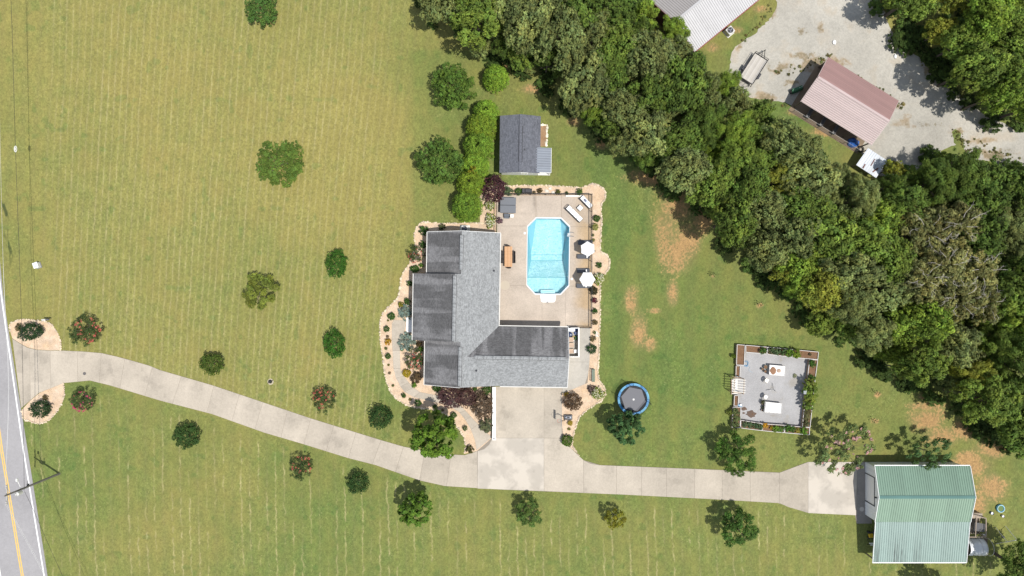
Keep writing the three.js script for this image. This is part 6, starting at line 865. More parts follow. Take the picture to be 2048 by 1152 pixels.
// a crown of overlapping lobes covered in leaves
function crown(o) {
  const r = rngOf(o.seed), L = new Leaves(), lobes = o.lobesAt ? o.lobesAt(r) : [];
  if (!o.lobesAt) {
    lobes.push({ c: V(0, 0, 0), r: o.core ?? 0.55, k: 0.9, h: 0 });
    for (let i = 0; i < o.lobes; i++) { const y = lerp(o.low ?? -0.35, 1, Math.pow((i + 0.5) / o.lobes, o.pow ?? 0.9)), a = i * 2.39996 + r() * 0.9, s = Math.sqrt(Math.max(0, 1 - y * y)), d = (o.spread ?? 0.66) * (0.8 + 0.4 * r()); lobes.push({ c: V(s * Math.cos(a) * d, y * d, s * Math.sin(a) * d), r: lerp(o.lr[0], o.lr[1], r()), k: 1 + (o.vary ?? 0.22) * (r() - 0.5) * 2, h: r() - 0.5 }); }
  }
  const w = []; let tot = 0; for (const l of lobes) { tot += l.r * l.r; w.push(tot); }
  // leaves grow in sprigs: each sprig has its own tint and tilt, and gaps open between sprigs
  const per = o.per ?? 11, sr_ = o.sprig ?? 0.085;
  let made = 0, tries = 0;
  while (made < o.n && tries++ < o.n) {
    const x = r() * tot, l = lobes[w.findIndex((v) => v >= x)], d = rdir(r); if (d.y < -0.5 && r() < 0.8) continue;
    const rr = l.r * (0.80 + 0.34 * r() * r()), p = l.c.clone().addScaledVector(d, rr);
    let deep = false; for (const m of lobes) if (m !== l && p.distanceToSquared(m.c) < m.r * m.r * 0.5) { deep = true; break; } if (deep && r() < 0.88) continue;
    if (o.gap && vn(p.x * o.gap + 40, p.z * o.gap + p.y * 2) < (o.gapAt ?? 0.35)) continue;
    const out = p.clone().normalize(), ax = d.clone().multiplyScalar(0.6).addScaledVector(out, 0.3).add(V(0, o.up ?? 0.45, 0)).addScaledVector(rdir(r), 0.45).normalize();
    const k0 = l.k * (1 + (o.vary ?? 0.22) * (r() - 0.5) * 1.6), h0 = l.h * 0.14 + (r() - 0.5) * 0.16, sz = sr_ * (0.6 + 0.8 * r()), m = Math.max(3, Math.round(per * (0.6 + 0.8 * r())));
    for (let j = 0; j < m; j++) {
      const e = rdir(r), q = p.clone().addScaledVector(e, sz * Math.cbrt(r())).addScaledVector(ax, -sz * 0.35 * e.lengthSq());
      const n = ax.clone().multiplyScalar(0.75).addScaledVector(e, 0.55).addScaledVector(rdir(r), o.rough ?? 0.5).normalize(), s = n.clone().multiplyScalar(0.72).addScaledVector(ax, 0.3).addScaledVector(e, 0.18).normalize();
      const rise = e.dot(ax), k = k0 * (1 + (o.leafVary ?? 0.2) * (r() - 0.5) * 2) * (0.97 + 0.09 * rise), hu = h0 + (r() - 0.5) * 0.14;
      L.add(V(q.x * o.rx, q.y * o.ry + o.cy, q.z * o.rx), n, o.leaf * (0.7 + 0.6 * r()), o.leaf * (o.wide ?? 0.6) * (0.7 + 0.5 * r()), r() * 6.3, [k * (1 + hu), k, k * (1 - hu * 0.8)], s); made++;
    }
  }
  return L.geo();
}
const barkTex = texture(128, 256, gray((u, v) => 0.65 + 0.6 * (tf(u, v * 0.3, 14, 3) - 0.5) + 0.2 * (tn(u, v, 40, 2) - 0.5)));
const bark = mat([0.16, 0.13, 0.10], 1, { map: tiled(barkTex, 0.6) }), paleBark = mat([0.56, 0.52, 0.46], 1);
function trunk(seed, h, r0, limbs, reach, from = 0.4) {
  const r = rngOf(seed), g = [bar(V(0, -0.2, 0), V(0.06 * h * (r() - .5), h * 0.55, 0.06 * h * (r() - .5)), r0, 9, r0 * 0.7)], top = V(0, h * 0.55, 0);
  g.push(bar(top, V(0.1 * (r() - .5) * h, h, 0.1 * (r() - .5) * h), r0 * 0.7, 7, r0 * 0.2));
  for (let i = 0; i < limbs; i++) { const a = i * 2.4 + r(), y = h * lerp(from, 0.8, i / limbs), e = V(Math.cos(a) * reach * (0.7 + 0.4 * r()), y + h * (0.15 + 0.2 * r()), Math.sin(a) * reach * (0.7 + 0.4 * r())), m = V(e.x * 0.5, lerp(y, e.y, 0.35), e.z * 0.5); g.push(bar(V(0, y, 0), m, r0 * 0.4, 6, r0 * 0.3), bar(m, e, r0 * 0.3, 6, r0 * 0.1)); for (let k = 0; k < 2; k++) { const b = a + (r() - .5) * 1.8; g.push(bar(m, V(m.x + Math.cos(b) * reach * 0.4, m.y + h * 0.12, m.z + Math.sin(b) * reach * 0.4), r0 * 0.2, 5, r0 * 0.06)); } }
  return mg(g);
}
const leafMats = {};
const leafMat = (rgb) => { const key = rgb.join(); return leafMats[key] ??= (() => { const m = pmat(rgb, 0.85, { vertexColors: true, transmission: 0.38, thickness: 0, side: THREE.DoubleSide, specularIntensity: 0.25 }); return m; })(); };
// prototypes: R the crown's radius, H the whole height, C the height where the crown is widest
const PR = {
  oak: [1, 2].map((s) => ({ R: 3, H: 9, C: 6.6, trunk: trunk(s, 7, 0.24, 7, 1.9), crown: crown({ seed: 10 + s, rx: 3, ry: 2.7, cy: 6.2, lobes: 30, lr: [0.16, 0.34], spread: 0.80, core: 0.42, n: 9000, leaf: 0.31, vary: 0.34, leafVary: 0.3, sprig: 0.11, per: 12 }) })),
  tall: [1, 2].map((s) => ({ R: 3, H: 10.5, C: 7.4, trunk: trunk(s + 4, 8.5, 0.22, 8, 1.7), crown: crown({ seed: 20 + s, rx: 3, ry: 3.3, cy: 7.0, lobes: 34, lr: [0.15, 0.30], spread: 0.82, core: 0.46, n: 9600, leaf: 0.28, wide: 0.55, vary: 0.34, leafVary: 0.26, sprig: 0.085 }) })),
  fine: [1, 2].map((s) => ({ R: 3, H: 9, C: 6.4, trunk: trunk(s + 7, 7.4, 0.2, 9, 1.9), crown: crown({ seed: 30 + s, rx: 3, ry: 2.5, cy: 6.2, lobes: 40, lr: [0.12, 0.26], spread: 0.84, core: 0.42, n: 11000, leaf: 0.31, wide: 0.30, up: 0.8, vary: 0.3, leafVary: 0.28, gap: 1.5, gapAt: 0.3, sprig: 0.11, per: 16 }) })),
  sparse: [1, 2].map((s) => ({ R: 3, H: 10, C: 7.2, trunk: trunk(s + 11, 8.3, 0.22, 10, 2.1), crown: crown({ seed: 40 + s, rx: 3, ry: 2.4, cy: 7.0, lobes: 44, lr: [0.12, 0.26], spread: 0.84, core: 0.4, n: 9800, leaf: 0.25, wide: 0.6, vary: 0.36, leafVary: 0.35, gap: 2.2, gapAt: 0.2, sprig: 0.08, per: 10 }), bare: null })),
  under: [1, 2].map((s) => ({ R: 2, H: 5, C: 3.2, trunk: trunk(s + 15, 4, 0.12, 6, 1.2), crown: crown({ seed: 50 + s, rx: 2, ry: 1.9, cy: 3.1, lobes: 20, lr: [0.2, 0.38], spread: 0.74, core: 0.5, n: 5200, leaf: 0.25, vary: 0.32, leafVary: 0.3, sprig: 0.11 }) })),
  maple: [1, 2].map((s) => ({ R: 2.6, H: 6, C: 4.2, trunk: trunk(s + 20, 5, 0.15, 8, 1.6, 0.3), crown: crown({ seed: 60 + s, rx: 2.6, ry: 2.5, cy: 3.6, lobes: 46, lr: [0.09, 0.22], spread: 0.86, core: 0.44, n: 8600, leaf: 0.27, wide: 0.75, vary: 0.30, low: -0.6, sprig: 0.085, per: 10 }) })),
  young: [1, 2].map((s) => ({ R: 2, H: 5.6, C: 3.7, trunk: trunk(s + 25, 4.8, 0.09, 9, 1.3, 0.25), crown: crown({ seed: 70 + s, rx: 2, ry: 2.3, cy: 3.3, lobes: 34, lr: [0.12, 0.24], spread: 0.84, core: 0.3, n: 7400, leaf: 0.19, wide: 0.45, vary: 0.32, leafVary: 0.3, low: -0.7, gap: 2.6, gapAt: 0.24, sprig: 0.09, per: 9 }) })),
  dense: [1, 2, 3].map((s) => ({ R: 1.6, H: 2.6, C: 1.35, trunk: trunk(s + 30, 1.35, 0.1, 5, 0.6, 0.15), crown: crown({ seed: 80 + s, rx: 1.6, ry: 1.35, cy: 1.3, lobes: 64, lr: [0.13, 0.21], spread: 0.82, core: 0.80, n: 9500, leaf: 0.125, wide: 0.55, vary: 0.2, low: -0.75, sprig: 0.05, per: 8, leafVary: 0.26 }) })),
  round: [1, 2].map((s) => ({ R: 3, H: 5.6, C: 3.0, trunk: trunk(s + 34, 4, 0.18, 7, 1.8, 0.2), crown: crown({ seed: 90 + s, rx: 3, ry: 2.75, cy: 2.85, lobes: 70, lr: [0.10, 0.21], spread: 0.85, core: 0.74, n: 15000, leaf: 0.2, wide: 0.62, vary: 0.26, low: -0.8, sprig: 0.06, per: 10, leafVary: 0.3 }) })),
  arbor: [1, 2].map((s) => ({ R: 2, H: 6.2, C: 2.6, trunk: trunk(s + 40, 4.5, 0.14, 4, 0.8, 0.2), crown: crown({ seed: 100 + s, rx: 2, ry: 1, cy: 0, n: 15000, leaf: 0.19, wide: 0.34, up: 0.5, rough: 0.55, vary: 0.40, leafVary: 0.34, sprig: 0.085, per: 12, lobesAt: (r) => { const l = []; for (let i = 0; i < 120; i++) { const t = (i + 0.5) / 120, a = i * 2.39996, y = 0.5 + 5.4 * Math.pow(t, 0.75), q = 0.86 * Math.pow(1 - Math.pow(clamp((y - 0.3) / 6.0), 1.9), 0.62); l.push({ c: V(q * Math.cos(a) * (0.9 + 0.15 * r()), y, q * Math.sin(a) * (0.9 + 0.15 * r())), r: 0.15 + 0.08 * r(), k: 0.84 + 0.34 * r(), h: r() - 0.5 }); } l.push({ c: V(0, 2.2, 0), r: 0.62, k: 0.8, h: 0 }, { c: V(0, 3.9, 0), r: 0.42, k: 0.9, h: 0 }); return l; } }) })),
  crepe: [1, 2, 3].map((s) => ({ R: 1.8, H: 3, C: 1.9, trunk: trunk(s + 50, 2.6, 0.06, 12, 1.3, 0.1), crown: crown({ seed: 110 + s, rx: 1.8, ry: 1.5, cy: 1.55, lobes: 38, lr: [0.12, 0.24], spread: 0.84, core: 0.3, n: 4600, leaf: 0.15, wide: 0.42, vary: 0.3, leafVary: 0.3, gap: 2.4, gapAt: 0.36, sprig: 0.09, per: 9 }), blossom: crown({ seed: 120 + s, rx: 1.85, ry: 1.55, cy: 1.62, n: 900, leaf: 0.11, wide: 0.8, vary: 0.2, sprig: 0.05, per: 7, lobesAt: (r) => Array.from({ length: 46 }, () => { const d = rdir(r), y = 0.15 + 0.7 * Math.abs(d.y); return { c: V(d.x * 0.80 - 0.12, y * 0.9, d.z * 0.80 + 0.14), r: 0.04 + 0.05 * r(), k: 0.9 + 0.2 * r(), h: 0.2 * (r() - .5) }; }) }) })),
  lanky: [1].map((s) => ({ R: 1.8, H: 3, C: 1.9, trunk: trunk(53, 2.6, 0.04, 14, 1.35, 0.1), crown: crown({ seed: 116, rx: 1.8, ry: 1.3, cy: 1.7, lobes: 40, lr: [0.08, 0.17], spread: 0.9, core: 0.15, n: 5400, leaf: 0.15, wide: 0.45, vary: 0.3, leafVary: 0.3, gap: 2.6, gapAt: 0.33, sprig: 0.07, per: 8 }), blossom: crown({ seed: 126, rx: 1.85, ry: 1.35, cy: 1.75, n: 800, leaf: 0.10, wide: 0.8, vary: 0.2, sprig: 0.04, per: 6, lobesAt: (r) => Array.from({ length: 44 }, () => { const d = rdir(r), y = 0.15 + 0.7 * Math.abs(d.y); return { c: V(d.x * 0.9, y * 0.85, d.z * 0.9), r: 0.03 + 0.04 * r(), k: 0.9 + 0.2 * r(), h: 0.2 * (r() - .5) }; }) }) })),
  ball: [1, 2].map((s) => ({ R: 1, H: 1.5, C: 0.75, trunk: trunk(s + 60, 0.65, 0.05, 4, 0.3, 0.1), crown: crown({ seed: 130 + s, rx: 1, ry: 0.8, cy: 0.7, lobes: 50, lr: [0.14, 0.2], spread: 0.84, core: 0.88, n: 5200, leaf: 0.12, wide: 0.6, vary: 0.12, low: -0.7, sprig: 0.045, per: 8 }) })),
  loose: [1, 2, 3].map((s) => ({ R: 1, H: 1.3, C: 0.7, trunk: trunk(s + 64, 0.7, 0.04, 8, 0.5, 0.1), crown: crown({ seed: 140 + s, rx: 1, ry: 0.65, cy: 0.6, lobes: 20, lr: [0.14, 0.3], spread: 0.76, core: 0.4, n: 2100, leaf: 0.19, wide: 0.45, vary: 0.3, leafVary: 0.3, low: -0.6, gap: 2, gapAt: 0.3, sprig: 0.12, per: 9 }) })),
  sprout: [1].map((s) => ({ R: 1, H: 1.6, C: 1.0, trunk: trunk(s + 66, 1.4, 0.03, 8, 0.8, 0.2), crown: crown({ seed: 148, rx: 1, ry: 0.6, cy: 1.0, lobes: 12, lr: [0.08, 0.16], spread: 0.8, core: 0.1, n: 260, leaf: 0.2, wide: 0.4, vary: 0.3, low: -0.6, sprig: 0.12, per: 5 }) })),
  spruce: [1, 2].map((s) => ({ R: 1, H: 1.0, C: 0.5, trunk: trunk(s + 68, 0.4, 0.05, 6, 0.5, 0.1), crown: crown({ seed: 150 + s, rx: 1, ry: 0.55, cy: 0.42, lobes: 44, lr: [0.14, 0.22], spread: 0.82, core: 0.66, n: 3600, leaf: 0.19, wide: 0.2, up: 0.6, vary: 0.26, low: -0.3, sprig: 0.10, per: 14 }) })),
  hydra: [1, 2].map((s) => ({ R: 1, H: 1.3, C: 0.7, trunk: trunk(s + 72, 0.9, 0.04, 7, 0.6, 0.1), crown: crown({ seed: 160 + s, rx: 1, ry: 0.65, cy: 0.58, lobes: 24, lr: [0.16, 0.28], spread: 0.76, core: 0.55, n: 1500, leaf: 0.24, wide: 0.7, vary: 0.24, low: -0.5 }), blossom: crown({ seed: 170 + s, rx: 1, ry: 0.7, cy: 0.64, n: 1000, leaf: 0.09, wide: 0.95, vary: 0.1, leafVary: 0.1, lobesAt: (r) => Array.from({ length: 34 }, (_, i) => { const a = i * 2.4, q = Math.sqrt((i + 0.5) / 34) * 0.92; return { c: V(q * Math.cos(a), 0.85 * Math.sqrt(Math.max(0.05, 1 - q * q)), q * Math.sin(a)), r: 0.1 + 0.05 * r(), k: 1, h: 0.1 * (r() - .5) }; }) }) })),
};
// bare pale branches for the dying tree among the woods
const bareGeo = [1, 2].map((s) => { const r = rngOf(200 + s), g = []; const grow = (p, d, L, rad, n) => { let q = p; for (let k = 0; k < 3; k++) { const e = q.clone().addScaledVector(d, L / 3); g.push(bar(q, e, rad * (1 - k * 0.2), 5, rad * (1 - (k + 1) * 0.2))); q = e; d = d.clone().addScaledVector(rdir(r), 0.35).normalize(); if (n > 0 && r() < 0.85) grow(e, d.clone().addScaledVector(rdir(r), 0.9).normalize(), L * 0.6, rad * 0.6, n - 1); } }; for (let i = 0; i < 7; i++) { const a = i * 0.9 + r() * 0.6, q = 0.4 + 1.0 * r(); grow(V(Math.cos(a) * q, 8.6 + r() * 0.6, Math.sin(a) * q), V(Math.cos(a), 0.25 + 0.5 * r(), Math.sin(a)).normalize(), 1.15, 0.03, 2); } return mg(g); });
let plantNo = 0;
// px, py: where the crown's middle shows in the photo; rp its radius there in pixels; H the height in metres
function plant(kind, name, label, category, px, py, rp, H, rgb, o = {}) {
  const list = PR[kind], v = o.v ?? plantNo++ % list.length, p = list[v % list.length], hc = p.C / p.H * H, y0 = o.y ?? 0;
  const t = thing(name, label, category, P(px, py, hc + y0, y0), o.turn ?? (plantNo * 2.399) % 6.283, o.group), R = rp * (CH - hc) / F, s = R / p.R;
  t.scale.set(s * (o.sx ?? 1), H / p.H, s * (o.sz ?? 1)); if (o.sx || o.sz) t.rotation.y = o.turn ?? 0;
  part(t, o.stem ?? 'trunk', p.trunk, bark); part(t, o.crownName ?? 'crown', p.crown, leafMat(rgb));
  if (p.blossom && o.blossom) part(t, 'blossom', p.blossom, leafMat(o.blossom));
  if (o.bare) part(t, 'bare_branch', bareGeo[v % 2], paleBark);
  return t;
}
const tree = (kind, label, px, py, rp, H, rgb, o = {}) => plant(kind, o.name ?? 'lawn_tree', label, o.cat ?? 'tree', px, py, rp, H, rgb, o);
const shrub = (kind, label, px, py, rp, H, rgb, o = {}) => plant(kind, o.name ?? 'shrub', label, o.cat ?? 'shrub', px, py, rp, H, rgb, { stem: 'stem', crownName: 'foliage', ...o });
// linear leaf colours
const G = { deep: [0.074, 0.154, 0.032], mid: [0.108, 0.208, 0.043], bright: [0.160, 0.301, 0.038], lime: [0.200, 0.290, 0.035], yellow: [0.520, 0.400, 0.020], gold: [0.560, 0.330, 0.030], blue: [0.269, 0.352, 0.301], dark: [0.036, 0.083, 0.028], olive: [0.179, 0.198, 0.058], plum: [0.109, 0.046, 0.054], smoke: [0.134, 0.079, 0.058], dead: [0.198, 0.160, 0.077], grey: [0.134, 0.192, 0.096], holly: [0.062, 0.169, 0.020], hydra: [0.260, 0.320, 0.035], arbor: [0.230, 0.371, 0.042], bloom: [0.740, 0.720, 0.520], coral: [0.600, 0.170, 0.130], pink: [0.620, 0.100, 0.200], pale: [0.680, 0.420, 0.400] };
// ---------- trees and bushes standing on the lawns ----------
tree('dense', 'dark bushy tree alone at the top edge of the front lawn', 522, 18, 34, 3.6, G.mid);
tree('round', 'broad flat green bush, largest on the front lawn', 560, 326, 50, 2.4, [0.125, 0.20, 0.034], { sz: 0.9, turn: 0.3 });
for (const [y, w] of [[527, 'upper'], [687, 'lower']]) shrub('dense', `clipped dark green oval bush on the front lawn, ${w} of two alike`, 674 - (y > 600 ? 5 : 0), y, 23, 2.1, G.holly, { name: 'oval_bush', sz: 1.28 });
tree('young', 'sparse yellow-green young tree with pale twigs on front lawn', 520, 583, 35, 3.0, [0.20, 0.24, 0.04], { bare: false });
tree('dense', 'round bush with yellow-green flank just above the long driveway', 423, 727, 24, 2.3, [0.10, 0.16, 0.026], { name: 'round_bush', cat: 'bush' });
tree('dense', 'dark round bush below the curved driveway, nearest the road', 373, 873, 27, 2.4, [0.058, 0.118, 0.028], { name: 'round_bush', cat: 'bush' });
tree('dense', 'dark round bush above the driveway left of the bright maple', 761, 834, 25, 2.3, [0.052, 0.112, 0.028], { name: 'round_bush', cat: 'bush' });
tree('dense', 'dark round bush below the driveway left of the young maple', 715, 966, 23, 2.3, [0.052, 0.112, 0.028], { name: 'round_bush', cat: 'bush' });
const crepe = (label, px, py, r, H, o) => tree('crepe', label, px, py, r, H, o.rgb ? [0.12, 0.165, 0.06] : [0.075, 0.115, 0.034], { name: 'crape_myrtle', blossom: G.coral, ...o });
crepe('coral flowering bush above the driveway near the road', 167, 661, 32, 2.8, { turn: 2.2 });
crepe('small flowering bush with pink clump below the driveway near the road', 163, 799, 25, 2.4, { blossom: G.pink, turn: 1.0 });
crepe('dark green bush with few coral flowers above the driveway middle', 648, 801, 26, 2.6, { turn: 4.2 });
crepe('dark green bush with coral flowers below the driveway middle', 600, 936, 25, 2.8, { turn: 3.0 });
tree('dense', 'wide dark evergreen shrub in the upper planted island', 60, 663, 26, 1.7, G.dark, { name: 'island_shrub', cat: 'shrub', sz: 0.72, turn: 0.2 });
tree('dense', 'dark evergreen shrub in the lower planted island', 81, 818, 23, 1.7, G.dark, { name: 'island_shrub', cat: 'shrub', sz: 0.78, turn: 0 });
shrub('loose', 'brownish twiggy plant left in the upper planted island', 37, 655, 9, 0.8, G.dead); shrub('loose', 'brownish twiggy plant at the top of the lower island', 90, 795, 6, 0.6, G.dead);
tree('maple', 'large bright green maple overhanging the driveway', 869, 874, 47, 8.2, [0.13, 0.23, 0.026], { v: 0, turn: 1 });
tree('maple', 'small bright green maple with shadow below the driveway', 830, 1021, 33, 5.6, [0.125, 0.225, 0.03], { v: 1 });
tree('young', 'thin young tree below the garage court', 1057, 1027, 29, 3.3, [0.12, 0.20, 0.045]);
tree('young', 'yellowing young tree below the driveway right of the court', 1231, 1038, 20, 3.4, [0.27, 0.27, 0.03]);
tree('young', 'dark green young tree below the right end of the driveway', 1477, 1057, 39, 5.0, [0.08, 0.165, 0.03]);
tree('young', 'green young tree overhanging the driveway below the raised garden', 1476, 908, 41, 4.8, [0.085, 0.165, 0.026]);
tree('maple', 'dark green tree touching the trampoline', 1252, 856, 34, 5.4, [0.075, 0.155, 0.05]);
tree('lanky', 'loose pale pink flowering tree over the right driveway pad', 1692, 899, 55, 5.4, [0.19, 0.25, 0.085], { name: 'crape_myrtle', blossom: G.pale, v: 0, turn: 0.7, sx: 1.1, sz: 0.85 });
tree('lanky', 'thin dark green tree leaning over the green barn roof', 1862, 906, 38, 5.6, [0.12, 0.215, 0.07], { v: 0, sx: 1.15, sz: 0.8, turn: 0.4 });
tree('round', 'large round green tree, top one left of the garden shed', 905, 174, 45, 5.0, [0.125, 0.215, 0.034]);
tree('round', 'large round green tree, lower one left of the evergreen row', 881, 325, 47, 5.0, [0.115, 0.20, 0.036]);
tree('arbor', 'bright evergreen standing alone above the evergreen row', 992, 156, 28, 4.6, G.arbor, { name: 'evergreen_tree' });
[[972, 224, 27, 'topmost in the row'], [962, 256, 33, 'second from the top in the row'], [957, 293, 33, 'third from the top in the row'], [949, 331, 30, 'fourth from the top in the row'], [941, 366, 30, 'second from the bottom in the row'], [934, 411, 33, 'nearest the house']].forEach(([x, y, r, w], i) => tree('arbor', `bright evergreen left of the garden shed, ${w}`, x, y, r, 4.4 + 0.25 * (i % 3), [G.arbor, [0.20, 0.29, 0.03], [0.175, 0.29, 0.034]][i % 3], { name: 'evergreen_tree' }));
shrub('loose', 'golden yellow shoot among the evergreen row', 945, 343, 11, 5.3, [0.42, 0.40, 0.03], { name: 'golden_shoot' });
tree('dense', 'dark plum-coloured tree between evergreen row and hot tub', 989, 377, 26, 3.2, G.plum, { name: 'plum_tree', sz: 1.1 });
tree('dense', 'broad plum-coloured tree at the lower wall of the house', 902, 794, 27, 3.0, [0.135, 0.070, 0.072], { name: 'plum_tree', sz: 0.85, turn: 0 });
tree('dense', 'smaller plum-coloured tree against the right of the broad one', 932, 795, 21, 2.6, [0.14, 0.075, 0.07], { name: 'plum_tree' });
tree('dense', 'brownish purple smoke bush beside the low white wall', 965, 811, 24, 2.4, [0.165, 0.115, 0.075], { name: 'smoke_bush', cat: 'bush', sz: 1.15, turn: 0.3 });
tree('dense', 'brown smoke bush beside the basketball hoop', 1146, 803, 19, 2.0, [0.145, 0.09, 0.05], { name: 'smoke_bush', cat: 'bush' });
for (const [x, y, w] of [[1427, 549, 'on the lawn left of the woods'], [1520, 608, 'at the tip of the woods shadow'], [1755, 786, 'right of the garden, upper of two'], [1750, 841, 'right of the garden, lower of two']]) { const t = shrub('sprout', `thin planted sapling in bare ground ${w}`, x, y, 6, 1.3, [0.12, 0.14, 0.05], { name: 'sapling', cat: 'sapling' }); void t; }

// ---------- shrubs in the beds ----------
const S = (k, px, py, r, H, c, label, o) => shrub(k, label, px, py, r, H, c, { y: 0.02, ...o });
[[783, 632.5, 8.2, 'topmost, beside the porch end of the walk'], [773, 658, 6.4, 'second from the top'], [776, 713, 6.2, 'below the orange-yellow shrub'], [836, 806, 7.2, 'at the bend below the plum tree'], [907, 831, 6.6, 'right of the bright maple'], [930, 857, 5.2, 'lowest, beside the walk']].forEach(([x, y, r, w]) => S('ball', x, y, r, 0.85, G.holly, `green ball shrub left of front walk, ${w}`, { name: 'ball_shrub' }));
S('loose', 807, 791, 5.6, 0.6, G.deep, 'small dark green shrub at the lower left bend of the walk'); S('loose', 870, 814, 6, 0.7, G.deep, 'small green shrub in the maple shadow');
S('ball', 874, 776, 9, 1.0, G.holly, 'green ball shrub under the lower house wall, left one', { name: 'ball_shrub' }); S('ball', 973, 780, 10, 1.0, G.holly, 'green ball shrub under the lower house wall beside the white wall', { name: 'ball_shrub' }); S('loose', 950, 778, 5, 0.8, G.mid, 'small green shrub between plum tree and house wall');
S('loose', 775.5, 684, 7.6, 0.7, G.gold, 'orange-yellow shrub left of the front walk', { name: 'golden_shrub' }); S('ball', 813, 747, 9, 0.9, G.yellow, 'bright yellow shrub right of the front walk', { name: 'golden_shrub' });
S('loose', 1133, 789, 5.4, 0.6, G.yellow, 'small yellow shrub above the brown smoke bush', { name: 'golden_shrub' }); S('ball', 1140.2, 846, 5.6, 0.6, G.yellow, 'small yellow shrub below the basketball hoop', { name: 'golden_shrub' });
S('spruce', 811, 625, 16, 1.0, G.blue, 'blue-grey dwarf spruce above the porch', { name: 'dwarf_spruce' }); S('spruce', 814, 683, 18, 1.0, G.blue, 'blue-grey dwarf spruce below the porch', { name: 'dwarf_spruce' });
S('loose', 802, 609, 6.5, 0.7, [0.32, 0.30, 0.03], 'yellow-green shrub above the upper dwarf spruce'); S('loose', 815, 603, 7.5, 0.9, G.deep, 'green shrub against the house above the upper dwarf spruce'); S('loose', 842, 698, 6.5, 0.9, G.bright, 'light green shrub right of the lower dwarf spruce'); S('loose', 838, 688, 7, 0.9, [0.12, 0.08, 0.03], 'brown shrub in the corner right of the lower dwarf spruce');
S('loose', 804, 699, 4, 0.4, G.mid, 'tiny green plant below the lower dwarf spruce'); S('loose', 832, 756, 13, 1.0, [0.12, 0.085, 0.045], 'reddish brown shrub below the coral bush at the house'); S('loose', 828, 770, 6, 0.5, G.bright, 'small light green plant below the reddish brown shrub');
crepe('coral flowering bush against the house right of the front walk', 829, 719, 22, 2.2, { turn: 1.4 }); crepe('coral flowering bush against the upper left house wall', 833, 508, 18, 2.2, { turn: 0.2 });
S('loose', 847, 461, 11, 1.1, G.deep, 'dark green shrub at the top left house corner'); S('loose', 845, 489, 8, 0.9, G.deep, 'dark green shrub above the coral bush at the wall'); S('ball', 830, 538, 10, 0.9, G.holly, 'clipped green shrub in the notch of the house wall', { name: 'ball_shrub', sz: 0.8 }); S('loose', 842, 531, 5, 0.7, G.bright, 'light green shrub beside the notch of the house wall'); S('loose', 819, 567, 7, 0.8, G.deep, 'dark green shrub at the left wall below the notch'); S('loose', 884, 454, 8, 0.7, [0.10, 0.12, 0.05], 'dull green plant at the top wall of the house');
const HY = (px, py, r, label, o) => S('hydra', px, py, r, 1.0, G.hydra, label, { name: 'hydrangea', blossom: G.bloom, ...o });
HY(980, 411, 11, 'white flowering hydrangea below the plum tree by the hot tub'); HY(981, 441, 11, 'white flowering hydrangea nearest the house and hot tub', { sz: 1.45, turn: 0 }); HY(1190, 454, 8, 'yellow-green hydrangea behind the right deck fence', { blossom: [0.7, 0.66, 0.3] }); HY(1197, 557, 13, 'white flowering hydrangea touching the lower parasol'); HY(1196, 787, 14, 'white flowering hydrangea at the bulge below the bench');
S('loose', 999, 441, 7.5, 0.7, [0.20, 0.12, 0.14], 'pale purple spirea between hydrangea and deck', { y: 0.055 }); S('loose', 1184, 778, 9, 0.7, [0.20, 0.14, 0.12], 'grey-purple twiggy shrub beside the lowest hydrangea');
[[1016.5, 382.5, 11, 0.9, G.grey, 'loose', 'grey-green shrub left of the covered grill'], [1037, 382.5, 8, 0.8, G.holly, 'ball', 'round green shrub touching the covered grill'], [1068.5, 384.5, 3.6, 0.4, G.dead, 'loose', 'tiny brown plant right of the covered grill'], [1080, 381, 6, 0.6, [0.14, 0.10, 0.04], 'loose', 'brownish shrub left of the dry stones'], [1116, 384, 6, 0.6, [0.12, 0.13, 0.035], 'loose', 'olive shrub right of the dry stones'], [1133.6, 386, 3.8, 0.5, G.deep, 'loose', 'tiny green shrub above the white board'], [1159, 383, 7.5, 0.8, G.mid, 'loose', 'green shrub behind the fence near its corner'],
 [1193.5, 437, 7.5, 0.8, G.holly, 'ball', 'round green shrub behind the right deck fence'], [1197.6, 530, 7, 0.5, G.deep, 'loose', 'small dark plant in the round bulge of the right bed'], [1187, 580.6, 10, 0.9, [0.085, 0.075, 0.035], 'loose', 'brownish shrub leaning through the fence below the lower parasol'], [1189, 601, 7, 0.7, [0.14, 0.03, 0.045], 'loose', 'dark red barberry behind the right deck fence'], [1189.4, 622.6, 6.5, 0.7, G.deep, 'loose', 'dark green shrub below the red barberry'], [1189.5, 645, 6.5, 0.6, G.dead, 'loose', 'dry brownish plant at the lower right fence end'], [1186, 677.5, 7, 0.6, G.dead, 'loose', 'dry brownish plant above the round green patio shrub'], [1183.7, 698, 10.5, 0.9, [0.045, 0.11, 0.035], 'ball', 'round dark green shrub at the side patio edge'], [1134, 882, 12.5, 1.2, [0.105, 0.20, 0.02], 'ball', 'large clipped green ball at the lower court corner'], [972, 851, 16, 1.1, [0.13, 0.15, 0.075], 'loose', 'grey-green variegated shrub below the smoke bush at the white wall'], [940, 899, 9, 0.8, [0.12, 0.115, 0.035], 'loose', 'olive and yellow shrub where the walk meets the driveway'], [996, 612, 3.5, 0.8, [0.3, 0.28, 0.03], 'loose', 'small yellow-green potted plant at the house wall by the deck']].forEach(([x, y, r, H, c, k, l]) => S(k, x, y, r, H, c, l));
